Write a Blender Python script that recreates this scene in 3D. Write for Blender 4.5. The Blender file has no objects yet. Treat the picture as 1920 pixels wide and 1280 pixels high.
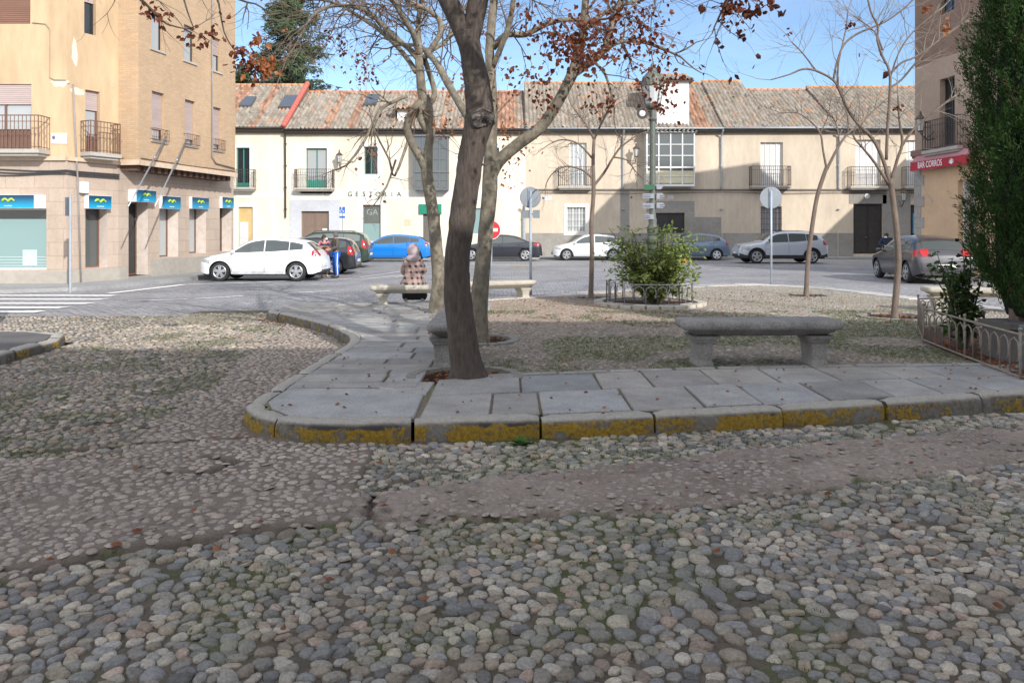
import bpy, bmesh, math, random
import numpy as np
from mathutils import Vector, Matrix
random.seed(7)
D = bpy.data
SC = bpy.context.scene
COL = SC.collection
# camera constants: level camera with lens shift (focal in photo pixels, horizon row, eye height)
F = 1440.0; HZ = 434.0; CH = 1.6; CX = 960.0
R = math.radians

def W(px, py, Y):
    return Vector(((px - CX) * Y / F, Y, CH + (HZ - py) * Y / F))
def G(px, py, z=0.0):
    Y = (CH - z) * F / (py - HZ)
    return Vector(((px - CX) * Y / F, Y, z))
def sst(a, b, v):
    t = np.clip((v - a) / (b - a), 0, 1)
    return t * t * (3 - 2 * t)
def zg(x, y):
    """height of the street surface"""
    x = np.asarray(x, float); y = np.asarray(y, float)
    return -0.11 * sst(14.5, 22, y) * sst(3.0, 6.5, -x) * (1 - sst(30, 37, y))
def hsh(i, j, s):
    n = (i.astype(np.int64) * 374761393 + j.astype(np.int64) * 668265263 + s * 69069) & 0x7fffffff
    n = (n ^ (n >> 13)) * 1274126177 & 0x7fffffff
    return ((n ^ (n >> 16)) & 0xffff) / 65535.0
def vn(x, y, sc, s=0):
    """value noise 0..1"""
    x = np.asarray(x, float) * sc; y = np.asarray(y, float) * sc
    i = np.floor(x); j = np.floor(y); fx = x - i; fy = y - j
    fx = fx * fx * (3 - 2 * fx); fy = fy * fy * (3 - 2 * fy)
    i = i.astype(np.int64); j = j.astype(np.int64)
    a = hsh(i, j, s); b = hsh(i + 1, j, s); c = hsh(i, j + 1, s); d = hsh(i + 1, j + 1, s)
    return (a * (1 - fx) + b * fx) * (1 - fy) + (c * (1 - fx) + d * fx) * fy
def fbm(x, y, sc, s=0):
    return (vn(x, y, sc, s) + .5 * vn(x, y, sc * 2.1, s + 1) + .25 * vn(x, y, sc * 4.3, s + 2)) / 1.75

# ---------------------------------------------------------------- materials
MATS = {}
def _nodes(name):
    m = D.materials.new(name); m.use_nodes = True
    nt = m.node_tree; b = nt.nodes['Principled BSDF']
    return m, nt, b
def N(nt, t, **kw):
    n = nt.nodes.new(t)
    for k, v in kw.items():
        if k.startswith('_'): setattr(n, k[1:], v)
        else: n.inputs[k.replace('__', ' ')].default_value = v
    return n
def mat(name, col, rough=.7, var=.15, sc=6., big=.12, bigsc=.6, bump=0., bsc=40., metal=0., coat=0., attr=False, spec=.5, obj=True, stretch=None, trans=0.):
    if name in MATS: return MATS[name]
    m, nt, b = _nodes(name); L = nt.links
    b.inputs['Roughness'].default_value = rough
    b.inputs['Metallic'].default_value = metal
    b.inputs['Specular IOR Level'].default_value = spec
    b.inputs['Coat Weight'].default_value = coat
    b.inputs['Coat Roughness'].default_value = .05
    tc = N(nt, 'ShaderNodeTexCoord')
    vec = tc.outputs['Object']
    if stretch:
        mp = N(nt, 'ShaderNodeMapping'); mp.inputs['Scale'].default_value = stretch
        L.new(vec, mp.inputs['Vector']); vec = mp.outputs['Vector']
    n1 = N(nt, 'ShaderNodeTexNoise', Scale=sc, Detail=6., Roughness=.65); L.new(vec, n1.inputs['Vector'])
    n2 = N(nt, 'ShaderNodeTexNoise', Scale=bigsc, Detail=4., Roughness=.6); L.new(vec, n2.inputs['Vector'])
    def rng_(n, a):
        mr = N(nt, 'ShaderNodeMapRange'); mr.inputs['From Min'].default_value = .25; mr.inputs['From Max'].default_value = .75
        mr.inputs['To Min'].default_value = 1 - a; mr.inputs['To Max'].default_value = 1 + a
        L.new(n.outputs['Fac'], mr.inputs['Value']); return mr.outputs['Result']
    mu = N(nt, 'ShaderNodeMath', _operation='MULTIPLY'); L.new(rng_(n1, var), mu.inputs[0]); L.new(rng_(n2, big), mu.inputs[1])
    vm = N(nt, 'ShaderNodeVectorMath', _operation='SCALE'); L.new(mu.outputs[0], vm.inputs['Scale'])
    if attr:
        at = N(nt, 'ShaderNodeAttribute', _attribute_name='Col'); L.new(at.outputs['Color'], vm.inputs[0])
    else:
        vm.inputs[0].default_value = col[:3]
    L.new(vm.outputs[0], b.inputs['Base Color'])
    if bump:
        n3 = N(nt, 'ShaderNodeTexNoise', Scale=bsc, Detail=5., Roughness=.6); L.new(vec, n3.inputs['Vector'])
        bp = N(nt, 'ShaderNodeBump', Strength=min(1, bump), Distance=.02); L.new(n3.outputs['Fac'], bp.inputs['Height'])
        L.new(bp.outputs['Normal'], b.inputs['Normal'])
    MATS[name] = m
    return m
def leafmat(name, col, col2, sc=3., attr=False):
    if name in MATS: return MATS[name]
    m, nt, b = _nodes(name); L = nt.links
    b.inputs['Roughness'].default_value = .55
    b.inputs['Specular IOR Level'].default_value = .3
    g = N(nt, 'ShaderNodeNewGeometry')
    cr = N(nt, 'ShaderNodeMix', _data_type='RGBA'); cr.inputs[6].default_value = (*col, 1); cr.inputs[7].default_value = (*col2, 1)
    L.new(g.outputs['Random Per Island'], cr.inputs[0])
    if attr:
        at = N(nt, 'ShaderNodeAttribute', _attribute_name='Col'); L.new(at.outputs['Color'], cr.inputs[6]); L.new(at.outputs['Color'], cr.inputs[7])
    L.new(cr.outputs[2], b.inputs['Base Color'])
    tr = N(nt, 'ShaderNodeBsdfTranslucent'); L.new(cr.outputs[2], tr.inputs['Color'])
    mx = N(nt, 'ShaderNodeMixShader'); mx.inputs[0].default_value = .3
    out = nt.nodes['Material Output']
    L.new(b.outputs[0], mx.inputs[1]); L.new(tr.outputs[0], mx.inputs[2]); L.new(mx.outputs[0], out.inputs['Surface'])
    MATS[name] = m
    return m
def glassmat(name, col=(.02, .025, .03), rough=.06, emis=None):
    if name in MATS: return MATS[name]
    m, nt, b = _nodes(name)
    b.inputs['Base Color'].default_value = (*col, 1); b.inputs['Roughness'].default_value = rough
    b.inputs['Specular IOR Level'].default_value = .7
    n = N(nt, 'ShaderNodeTexNoise', Scale=1.7, Detail=2.)
    bp = N(nt, 'ShaderNodeBump', Strength=.06, Distance=.05); nt.links.new(n.outputs['Fac'], bp.inputs['Height'])
    nt.links.new(bp.outputs['Normal'], b.inputs['Normal'])
    MATS[name] = m
    return m

# ---------------------------------------------------------------- mesh building
class MB:
    def __init__(s): s.v = []; s.f = []; s.m = []; s.c = []; s.cm = 0; s.cc = None
    def V(s, p): s.v.append((p[0], p[1], p[2])); s.c.append(s.cc or (1, 1, 1)); return len(s.v) - 1
    def Fc(s, *i): s.f.append(tuple(i)); s.m.append(s.cm)
    def quad(s, a, b, c, d):
        s.Fc(*[s.V(p) for p in (a, b, c, d)])
    def poly(s, pts): s.Fc(*[s.V(p) for p in pts])
    def box(s, x0, x1, y0, y1, z0, z1, M=None):
        P = [Vector((x, y, z)) for z in (z0, z1) for y in (y0, y1) for x in (x0, x1)]
        if M is not None: P = [M @ p for p in P]
        i = [s.V(p) for p in P]
        for q in ((0, 2, 3, 1), (4, 5, 7, 6), (0, 1, 5, 4), (2, 6, 7, 3), (0, 4, 6, 2), (1, 3, 7, 5)): s.Fc(*[i[k] for k in q])
    def prism(s, pts, off):
        """closed prism: polygon pts extruded by vector off"""
        a = [s.V(p) for p in pts]; b = [s.V(Vector(p) + Vector(off)) for p in pts]; n = len(pts)
        s.Fc(*a[::-1]); s.Fc(*b)
        for k in range(n): s.Fc(a[k], a[(k + 1) % n], b[(k + 1) % n], b[k])
    def tube(s, pts, rad, k=6, cap=True, jit=0., rf=None):
        pts = [Vector(p) for p in pts]; n = len(pts)
        if not hasattr(rad, '__len__'): rad = [rad] * n
        prev = None; ref = Vector((0.13, 0.21, 1)).normalized()
        d0 = (pts[1] - pts[0])
        if abs(d0.normalized().dot(ref)) > .9: ref = Vector((1, .1, 0)).normalized()
        for i, p in enumerate(pts):
            d = (pts[min(i + 1, n - 1)] - pts[max(i - 1, 0)])
            if d.length < 1e-9: d = Vector((0, 0, 1))
            d.normalize()
            x = ref - d * ref.dot(d); x.normalize(); ref = x
            y = d.cross(x)
            ring = []
            for j in range(k):
                a = 2 * math.pi * j / k; r = rad[i] * (1 + (random.uniform(-jit, jit) if jit else 0)) * (rf(i, a) if rf else 1)
                ring.append(s.V(p + (x * math.cos(a) + y * math.sin(a)) * r))
            if prev:
                for j in range(k): s.Fc(prev[j], prev[(j + 1) % k], ring[(j + 1) % k], ring[j])
            elif cap: s.Fc(*ring[::-1])
            prev = ring
        if cap: s.Fc(*prev)
    def lathe(s, prof, c=(0, 0, 0), k=16, axis='z', M=None):
        prev = None
        for (r, h) in prof:
            ring = []
            for j in range(k):
                a = 2 * math.pi * j / k
                if axis == 'z': p = Vector((r * math.cos(a), r * math.sin(a), h))
                elif axis == 'y': p = Vector((r * math.cos(a), h, r * math.sin(a)))
                else: p = Vector((h, r * math.cos(a), r * math.sin(a)))
                p = p + Vector(c)
                if M is not None: p = M @ p
                ring.append(s.V(p))
            if prev:
                for j in range(k): s.Fc(prev[j], prev[(j + 1) % k], ring[(j + 1) % k], ring[j])
            else: s.Fc(*ring[::-1])
            prev = ring
        s.Fc(*prev)
    def ell(s, c, r, k=10, h=7, M=None):
        c = Vector(c); rows = []
        for i in range(h + 1):
            t = math.pi * i / h; row = []
            for j in range(k):
                a = 2 * math.pi * j / k
                p = Vector((r[0] * math.sin(t) * math.cos(a), r[1] * math.sin(t) * math.sin(a), r[2] * math.cos(t))) + c
                if M is not None: p = M @ p
                row.append(s.V(p))
            rows.append(row)
        for i in range(h):
            for j in range(k): s.Fc(rows[i][j], rows[i][(j + 1) % k], rows[i + 1][(j + 1) % k], rows[i + 1][j])
    def rloft(s, layers, c=(0, 0, 0), n=5, M=None):
        """stack of rounded rectangles (z, lx, ly, r)"""
        prev = None
        for (z, lx, ly, r) in layers:
            ring = []
            for (sx, sy, a0) in ((1, 1, 0), (-1, 1, 90), (-1, -1, 180), (1, -1, 270)):
                for q in range(n):
                    a = R(a0 + 90 * q / (n - 1))
                    p = Vector((sx * (lx / 2 - r) + r * math.cos(a), sy * (ly / 2 - r) + r * math.sin(a), z)) + Vector(c)
                    if M is not None: p = M @ p
                    ring.append(s.V(p))
            k = len(ring)
            if prev:
                for j in range(k): s.Fc(prev[j], prev[(j + 1) % k], ring[(j + 1) % k], ring[j])
            else: s.Fc(*ring[::-1])
            prev = ring
        s.Fc(*prev)
    def grid(s, P):
        I = [[s.V(p) for p in row] for row in P]
        for a in range(len(I) - 1):
            for b in range(len(I[0]) - 1): s.Fc(I[a][b], I[a][b + 1], I[a + 1][b + 1], I[a + 1][b])
    def build(s, name, mats, parent=None, smooth=False, col=False, bevel=0., sharp=None):
        me = D.meshes.new(name); me.from_pydata(s.v, [], s.f)
        if not isinstance(mats, (list, tuple)): mats = [mats]
        for m in mats: me.materials.append(m)
        if len(mats) > 1: me.polygons.foreach_set('material_index', s.m)
        if col:
            a = me.color_attributes.new('Col', 'FLOAT_COLOR', 'POINT')
            arr = np.ones((len(s.v), 4), np.float32); arr[:, :3] = np.array(s.c, np.float32); a.data.foreach_set('color', arr.ravel())
        if smooth: me.polygons.foreach_set('use_smooth', [True] * len(s.f))
        me.update()
        o = D.objects.new(name, me); COL.objects.link(o)
        if sharp is not None or (smooth and sharp is None and False):
            me.set_sharp_from_angle(angle=R(sharp))
        if bevel:
            b = o.modifiers.new('b', 'BEVEL'); b.width = bevel; b.segments = 2; b.limit_method = 'ANGLE'; b.angle_limit = R(40)
        par(o, parent)
        return o
def par(o, parent):
    if parent is not None:
        o.parent = parent
        if parent.type == 'EMPTY': o.matrix_parent_inverse = Matrix.Translation(-parent.location)
def np_mesh(name, V, Q, T=None, cols=None, mats=None, smooth=True, parent=None):
    me = D.meshes.new(name)
    V = np.asarray(V, np.float32); Q = np.asarray(Q, np.int32).reshape(-1, 4)
    nl = Q.size; loops = Q.ravel(); starts = np.arange(len(Q)) * 4; tot = np.full(len(Q), 4)
    if T is not None and len(T):
        T = np.asarray(T, np.int32).reshape(-1, 3)
        loops = np.concatenate([loops, T.ravel()]); starts = np.concatenate([starts, nl + np.arange(len(T)) * 3]); tot = np.concatenate([tot, np.full(len(T), 3)])
    me.vertices.add(len(V)); me.vertices.foreach_set('co', V.ravel())
    me.loops.add(len(loops)); me.loops.foreach_set('vertex_index', loops.astype(np.int32))
    me.polygons.add(len(starts)); me.polygons.foreach_set('loop_start', starts.astype(np.int32))
    me.polygons.foreach_set('loop_total', tot.astype(np.int32))
    if smooth: me.polygons.foreach_set('use_smooth', np.ones(len(starts), bool))
    me.update(calc_edges=True); me.validate()
    if cols is not None:
        a = me.color_attributes.new('Col', 'FLOAT_COLOR', 'POINT')
        arr = np.ones((len(V), 4), np.float32); arr[:, :3] = cols; a.data.foreach_set('color', arr.ravel())
    me.materials.append(mats)
    o = D.objects.new(name, me); COL.objects.link(o); par(o, parent)
    return o
def sheet(name, xs, ys, zf, m, cols=None, parent=None, smooth=True):
    X, Y = np.meshgrid(xs, ys); Z = zf(X, Y); V = np.stack([X, Y, Z], -1).reshape(-1, 3)
    nx, ny = len(xs), len(ys); i = np.arange(nx * ny).reshape(ny, nx)
    Q = np.stack([i[:-1, :-1], i[:-1, 1:], i[1:, 1:], i[1:, :-1]], -1).reshape(-1, 4)
    c = cols(X, Y).reshape(-1, 3) if cols else None
    return np_mesh(name, V, Q, None, c, m, smooth, parent)

def tag(o, label=None, cat=None, group=None, kind=None):
    if label: o['label'] = label
    if cat: o['category'] = cat
    if group: o['group'] = group
    if kind: o['kind'] = kind
    return o
def thing(name, label, cat, loc=(0, 0, 0), group=None):
    o = D.objects.new(name, None); COL.objects.link(o); o.location = loc; o.empty_display_size = .2
    return tag(o, label, cat, group)
def copy_tree(o, parent=None):
    c = o.copy(); COL.objects.link(c)
    if parent: c.parent = parent
    for ch in o.children: copy_tree(ch, c)
    return c
def text_mesh(s, size, thick=.004):
    cu = D.curves.new('t', 'FONT'); cu.body = s; cu.size = size; cu.extrude = thick; cu.align_x = 'CENTER'; cu.align_y = 'CENTER'
    o = D.objects.new('t', cu); COL.objects.link(o)
    dg = bpy.context.evaluated_depsgraph_get()
    me = D.meshes.new_from_object(o.evaluated_get(dg)); D.objects.remove(o)
    return me
def put_text(name, s, size, M, m, parent, thick=.004, wscale=1.):
    me = text_mesh(s, size, thick); me.transform(Matrix.Scale(wscale, 4, (1, 0, 0))); me.transform(M)
    me.materials.clear(); me.materials.append(m)
    o = D.objects.new(name, me); COL.objects.link(o); par(o, parent); return o

# ---------------------------------------------------------------- camera, light, sky
cam = D.cameras.new('camera'); co = D.objects.new('camera', cam); COL.objects.link(co)
co.location = (0, 0, CH); co.rotation_euler = (R(90), 0, 0)
cam.sensor_width = 36; cam.lens = 36 * F / 1920; cam.shift_y = -(640 - HZ) / 1920; cam.clip_end = 3000; cam.clip_start = .05
SC.camera = co
LV = Vector((-.60, 1, -.56))          # the way sunlight travels
el = math.atan2(.56, math.hypot(.6, 1)); az = math.atan2(.6, -1)
sun = D.lights.new('sun', 'SUN'); so = D.objects.new('sun', sun); COL.objects.link(so)
sun.energy = 2.95; sun.angle = R(.5); sun.color = (1, .95, .88)
so.location = (20, -30, 30); so.rotation_euler = LV.to_track_quat('-Z', 'Y').to_euler()
wd = D.worlds.new('World'); SC.world = wd; wd.use_nodes = True
nt = wd.node_tree; bg = nt.nodes['Background']
sk = nt.nodes.new('ShaderNodeTexSky'); sk.sky_type = 'NISHITA'; sk.sun_disc = False
sk.sun_elevation = el; sk.sun_rotation = az; sk.air_density = 1.0; sk.dust_density = .25; sk.ozone_density = 2.3; sk.altitude = 1200
tcw = nt.nodes.new('ShaderNodeTexCoord'); mpw = nt.nodes.new('ShaderNodeMapping'); mpw.inputs['Scale'].default_value = (1.2, 1.2, 4.5)
nz = nt.nodes.new('ShaderNodeTexNoise'); nz.inputs['Scale'].default_value = 2.2; nz.inputs['Detail'].default_value = 7; nz.inputs['Distortion'].default_value = .6
mr = nt.nodes.new('ShaderNodeMapRange'); mr.inputs['From Min'].default_value = .5; mr.inputs['From Max'].default_value = .8; mr.inputs['To Max'].default_value = .10
mx = nt.nodes.new('ShaderNodeMix'); mx.data_type = 'RGBA'; mx.inputs[7].default_value = (12, 11.7, 11.3, 1)
nt.links.new(tcw.outputs['Generated'], mpw.inputs[0]); nt.links.new(mpw.outputs[0], nz.inputs['Vector']); nt.links.new(nz.outputs['Fac'], mr.inputs['Value'])
sw = nt.nodes.new('ShaderNodeSeparateXYZ'); nt.links.new(tcw.outputs['Generated'], sw.inputs[0])
mh = nt.nodes.new('ShaderNodeMapRange'); mh.inputs['From Min'].default_value = .55; mh.inputs['From Max'].default_value = -.1; mh.inputs['To Max'].default_value = .62     # unseen cloud added overhead and behind the viewer to brighten the shade
nt.links.new(sw.outputs['Y'], mh.inputs['Value']); mm = nt.nodes.new('ShaderNodeMath'); mm.operation = 'MAXIMUM'; mk_ = nt.nodes.new('ShaderNodeMapRange'); mk_.inputs['From Min'].default_value = .35; mk_.inputs['From Max'].default_value = .5
nt.links.new(nz.outputs['Fac'], mk_.inputs['Value']); ml = nt.nodes.new('ShaderNodeMath'); ml.operation = 'MULTIPLY'; nt.links.new(mk_.outputs[0], ml.inputs[0]); nt.links.new(mh.outputs[0], ml.inputs[1])
nt.links.new(mr.outputs[0], mm.inputs[0]); nt.links.new(ml.outputs[0], mm.inputs[1]); nt.links.new(mm.outputs[0], mx.inputs[0]); nt.links.new(sk.outputs[0], mx.inputs[6]); nt.links.new(mx.outputs[2], bg.inputs['Color'])
bg.inputs['Strength'].default_value = .13
SC.view_settings.view_transform = 'Standard'; SC.view_settings.look = 'None'; SC.view_settings.exposure = 0.66; SC.view_settings.gamma = 1
SC.cycles.max_bounces = 5
# ================================================================ ground
def poly_in(X, Y, P):
    ins = np.zeros(X.shape, bool); n = len(P)
    for i in range(n):
        x0, y0 = P[i]; x1, y1 = P[(i + 1) % n]
        c = ((y0 > Y) != (y1 > Y)) & (X < (x1 - x0) * (Y - y0) / (y1 - y0 + 1e-12) + x0)
        ins ^= c
    return ins
def pdist(X, Y, P, closed=False):
    d = np.full(X.shape, 1e9); n = len(P)
    for i in range(n if closed else n - 1):
        x0, y0 = P[i]; x1, y1 = P[(i + 1) % n]; dx, dy = x1 - x0, y1 - y0
        t = np.clip(((X - x0) * dx + (Y - y0) * dy) / (dx * dx + dy * dy), 0, 1)
        d = np.minimum(d, np.hypot(X - x0 - t * dx, Y - y0 - t * dy))
    return d
# outline of the raised plaza (world metres), counter-clockwise from the right front
KF = [(9.5, 7.75), (6.6, 7.2), (4.31, 6.78), (2.65, 6.35), (1.41, 6.10), (.41, 5.92), (-.44, 5.83), (-1.18, 5.74), (-1.52, 5.74), (-1.85, 5.86),
      (-2.1, 6.1), (-2.24, 6.4), (-2.24, 6.9), (-2.19, 8.3), (-2.14, 9.4), (-2.14, 10.1), (-2.28, 10.7), (-2.7, 11.6), (-3.3, 12.5), (-3.9, 13.3), (-4.5, 14.0)]
KB = [(-4.2, 14.8), (-2.7, 15.4), (.5, 17.5), (3.0, 19.4), (5.2, 20.9), (6.8, 21.3), (8.0, 20.2), (8.7, 18.2), (9.2, 15.5), (9.8, 12.5), (11, 10)]
PLZ = KF + KB
ZP = .17
KL = [(-6.1, -2), (-6.12, 6.0), (-6.14, 9.2), (-6.2, 10.5), (-6.45, 11.1), (-7.1, 11.45), (-9, 11.6), (-14, 11.7)]   # kerb of the left pavement
PL = KL + [(-14, -2)]

def ybound(x):     # loose cobbles in front of this line
    return np.interp(x, [-6, -2.4, -1.9, -1.44, -.82, .12, 1.05, 2.15, 3.5, 7], [3.2, 3.59, 3.8, 4.07, 4.22, 4.26, 4.46, 4.84, 5.28, 6.1]) + .30 * (fbm(x, x * 0, 1.7, 5) - .5) + .10 * (vn(x, x * 0, 14, 6) - .5)
def ystrip(x):     # far side of the mortar strip on the right
    return np.interp(x, [-1.2, -.5, .4, 1.4, 3.9, 7], [4.6, 4.9, 5.2, 5.5, 6.25, 7.0]) + .26 * (fbm(x, x * 0, 1.9, 9) - .5) + .08 * (vn(x, x * 0, 13, 7) - .5)
def zones(X, Y):
    """0 loose cobbles, 1 mortared, 2 mossy cobbles by the kerb, 3 mossy strip left"""
    z = np.zeros(X.shape, int); yb = ybound(X + .06 * np.sin(Y * 9))
    z[Y > yb] = 1
    z[(Y > ystrip(X)) & (X > -1.0)] = 2
    w = .3 * (fbm(X, Y, .8, 3) - .5)
    z[(X < -3.15 - .14 * (Y - 6) + w + .3) & (Y > 5.4 + w * 2 + (X + 4) * -.12)] = 3
    return z
CR = [[(-2.9, 3.45), (-2.4, 3.57), (-1.9, 3.8), (-1.44, 4.07), (-1.1, 4.17)], [(-.62, 4.98), (-.86, 4.72), (-.84, 4.42), (-.8, 4.25), (-.2, 4.24), (.25, 4.3)],
      [(-3.6, 5.55), (-2.7, 5.75), (-2.0, 5.9)], [(-4.4, 6.0), (-3.6, 6.25), (-3.3, 6.5)], [(-2.15, 5.4), (-1.9, 5.25), (-2.0, 5.05), (-2.3, 5.05)], [(.6, 4.34), (1.4, 4.62), (2.2, 4.9), (3.4, 5.3)]]
def relief(X, Y):
    z = zones(X, Y)
    h = np.where(z == 1, .022, 0.) + .02 * (fbm(X, Y, 1.1, 1) - .5) + .006 * (fbm(X, Y, 9, 2) - .5)
    for k, c in enumerate(CR):
        d = pdist(X + .07 * (fbm(X, Y, 5, 7) - .5), Y + .09 * (fbm(X, Y, 6, 8) - .5), c)
        h = h - (.08 if k != 5 else .03) * np.exp(-(d / (.030 if k in (0, 1) else .022)) ** 2)
    # worn hole beside the mortar edge
    h = h - .02 * ((z == 1) & (X > -.9)) * sst(.55, .75, vn(X * .6, Y * 1.4, 17, 72)) - .035 * np.exp(-(((X + .98) / .2) ** 2 + ((Y - 4.83) / .12) ** 2))
    return h + zg(X, Y)
M_ST = mat('stone_cobble', (.3, .3, .3), rough=.72, var=.4, sc=75, big=.16, bigsc=6, bump=.7, bsc=110, attr=True, spec=.4)
M_MOR = mat('mortar_dirt', (.2, .2, .2), rough=.9, var=.28, sc=30, big=.2, bigsc=2.5, bump=.8, bsc=60, attr=True, spec=.2)
DIRT = np.array([.125, .105, .082]); MORT = np.array([.182, .150, .128]); GREEN = np.array([.085, .105, .035])
def crackd(X, Y):
    d = np.full(X.shape, 9.)
    for c in CR[:5]: d = np.minimum(d, pdist(X + .07 * (fbm(X, Y, 5, 7) - .5), Y + .09 * (fbm(X, Y, 6, 8) - .5), c))
    return d
def basecol(X, Y):
    z = zones(X, Y); c = np.empty(X.shape + (3,)); c[:] = DIRT
    c[z == 1] = MORT; c[(z == 1) & (X > -.9)] = MORT * 1.45
    c = c * (.72 + .56 * fbm(X, Y, 1.4, 61))[..., None]
    g = sst(.5, .68, fbm(X, Y, 2.6, 21)) * .65
    g = g * np.where(z == 1, .05, 1)
    g = np.clip(g + .5 * np.exp(-(pdist(X, Y, KF) / .1) ** 2) * (fbm(X, Y, 4, 4) > .48), 0, 1)
    c = c * (1 - .6 * np.exp(-(crackd(X, Y) / .03) ** 2))[..., None]
    return c * (1 - g[..., None]) + GREEN * g[..., None]
xs = np.arange(-6.3, 7.6, .028); ys = np.arange(1.5, 15.6, .03)
o = sheet('cobbled_road', xs, ys, lambda X, Y: relief(X, Y) - .45 * (poly_in(X, Y, PLZ) & (pdist(X, Y, PLZ, True) > .12)), M_MOR, basecol); tag(o, kind='structure')

def stones(xr, yr, dx, dy, gap, hgt, K, rings, maskf, colf, zf, drop=.2, jit=.36, seed=1, p=7, rmax=None, sink=None):
    rg = np.random.default_rng(seed)
    nx = int((xr[1] - xr[0]) / dx); ny = int((yr[1] - yr[0]) / dy)
    I, J = np.meshgrid(np.arange(nx), np.arange(ny))
    X = xr[0] + (I + .5 * (J % 2) + rg.uniform(-jit, jit, I.shape)) * dx
    Y = yr[0] + (J + rg.uniform(-jit, jit, I.shape)) * dy
    alive = rg.random(I.shape) > drop * vn(X, Y, 2.2, seed) * 2
    th = np.arange(K) * 2 * np.pi / K; ct, st = np.cos(th), np.sin(th)
    S = np.zeros((ny, nx, K))
    rc = np.zeros_like(S)
    for dj in range(-3, 4):
        for di in range(-3, 4):
            if di == 0 and dj == 0: continue
            A = np.full((ny, nx), False); NX = np.zeros((ny, nx)); NY = np.zeros((ny, nx))
            j0, j1 = max(0, -dj), min(ny, ny - dj); i0, i1 = max(0, -di), min(nx, nx - di)
            A[j0:j1, i0:i1] = alive[j0 + dj:j1 + dj, i0 + di:i1 + di]
            NX[j0:j1, i0:i1] = X[j0 + dj:j1 + dj, i0 + di:i1 + di]; NY[j0:j1, i0:i1] = Y[j0 + dj:j1 + dj, i0 + di:i1 + di]
            vx = NX - X; vy = NY - Y; d2 = vx * vx + vy * vy + 1e-9
            c = (vx[..., None] * ct + vy[..., None] * st) / d2[..., None] * 2
            c = np.where(A[..., None], np.clip(c, 0, None), 0)
            S += c ** p
    r = (S + (1 / (rmax or dx * 1.1)) ** p) ** (-1 / p)
    m = alive & maskf(X, Y)
    X, Y, r = X[m], Y[m], r[m]; n = len(X)
    # smooth radius + gap
    r = .6 * r + .2 * np.roll(r, 1, 1) + .2 * np.roll(r, -1, 1)
    ph1, ph2 = rg.uniform(0, 6.28, (n, 1)), rg.uniform(0, 6.28, (n, 1)); r = r * (1 + .09 * np.cos(2 * th + ph1) + .06 * np.cos(3 * th + ph2))
    g = gap if not callable(gap) else gap(X, Y)
    r = r * (g * rg.uniform(.86, 1.04, n))[:, None] * (1 + rg.uniform(-.05, .05, r.shape))
    rm = r.mean(1)
    H = (hgt if not callable(hgt) else hgt(X, Y)) * rm * rg.uniform(.7, 1.3, n)
    Z = zf(X, Y) + rg.uniform(-.30, .06, n) * H
    if sink is not None: Z = Z - sink(X, Y) * H
    tx, ty = rg.normal(0, .12, n), rg.normal(0, .12, n)
    prof = {4: [(1., -.4), (.99, .22), (.92, .66), (.64, .94)], 3: [(1., -.3), (.93, .42), (.6, .88)], 2: [(1., -.2), (.72, .72)]}[rings]
    V = np.zeros((n, rings * K + 1, 3))
    for q, (rr, zz) in enumerate(prof):
        s = slice(q * K, (q + 1) * K)
        lx = r * rr * ct; ly = r * rr * st
        V[:, s, 0] = X[:, None] + lx; V[:, s, 1] = Y[:, None] + ly
        V[:, s, 2] = (Z + H * zz)[:, None] + tx[:, None] * lx + ty[:, None] * ly + (rg.normal(0, .07, (n, K)) * H[:, None] if 0 < q else 0)
    V[:, -1, 0] = X; V[:, -1, 1] = Y; V[:, -1, 2] = Z + H
    k = np.arange(K); kn = (k + 1) % K; Q = []
    for q in range(rings - 1): Q.append(np.stack([q * K + k, q * K + kn, (q + 1) * K + kn, (q + 1) * K + k], -1))
    Q = np.concatenate(Q); T = np.stack([(rings - 1) * K + k, (rings - 1) * K + kn, np.full(K, rings * K)], -1)
    off = (np.arange(n) * (rings * K + 1))[:, None, None]
    c = colf(X, Y, rg); C = np.repeat(c[:, None, :], rings * K + 1, 1)
    # each pebble gets a mottled tint of its own
    C = C * (1 + rg.normal(0, .05, (n, rings * K + 1, 1)))
    return V.reshape(-1, 3), (Q[None] + off).reshape(-1, 4), (T[None] + off).reshape(-1, 3), C.reshape(-1, 3)
PAL = np.array([1.52, 1.41, 1.28]) * np.array([[.26, .255, .24], [.20, .205, .205], [.16, .17, .185], [.30, .285, .255], [.27, .225, .20], [.235, .215, .185], [.12, .125, .13], [.33, .32, .30], [.21, .19, .165]])
PP = np.array([.2, .2, .15, .14, .07, .12, .04, .03, .05])
def pal(X, Y, rg, base=1.):
    i = rg.choice(len(PAL), len(X), p=PP / PP.sum()); c = PAL[i] * rg.uniform(.6, 1.15, (len(X), 1)) * (.80 + .4 * fbm(X, Y, 1.3, 64))[:, None]
    return c * base
def colA(X, Y, rg):
    c = pal(X, Y, rg); z = zones(X, Y); g = sst(.5, .7, fbm(X, Y, 2.6, 21))[:, None] * .25
    c = c * (1 - g) + np.array([.19, .20, .11]) * g
    return np.where((z == 2)[:, None], c * 1.05, c)
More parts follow.
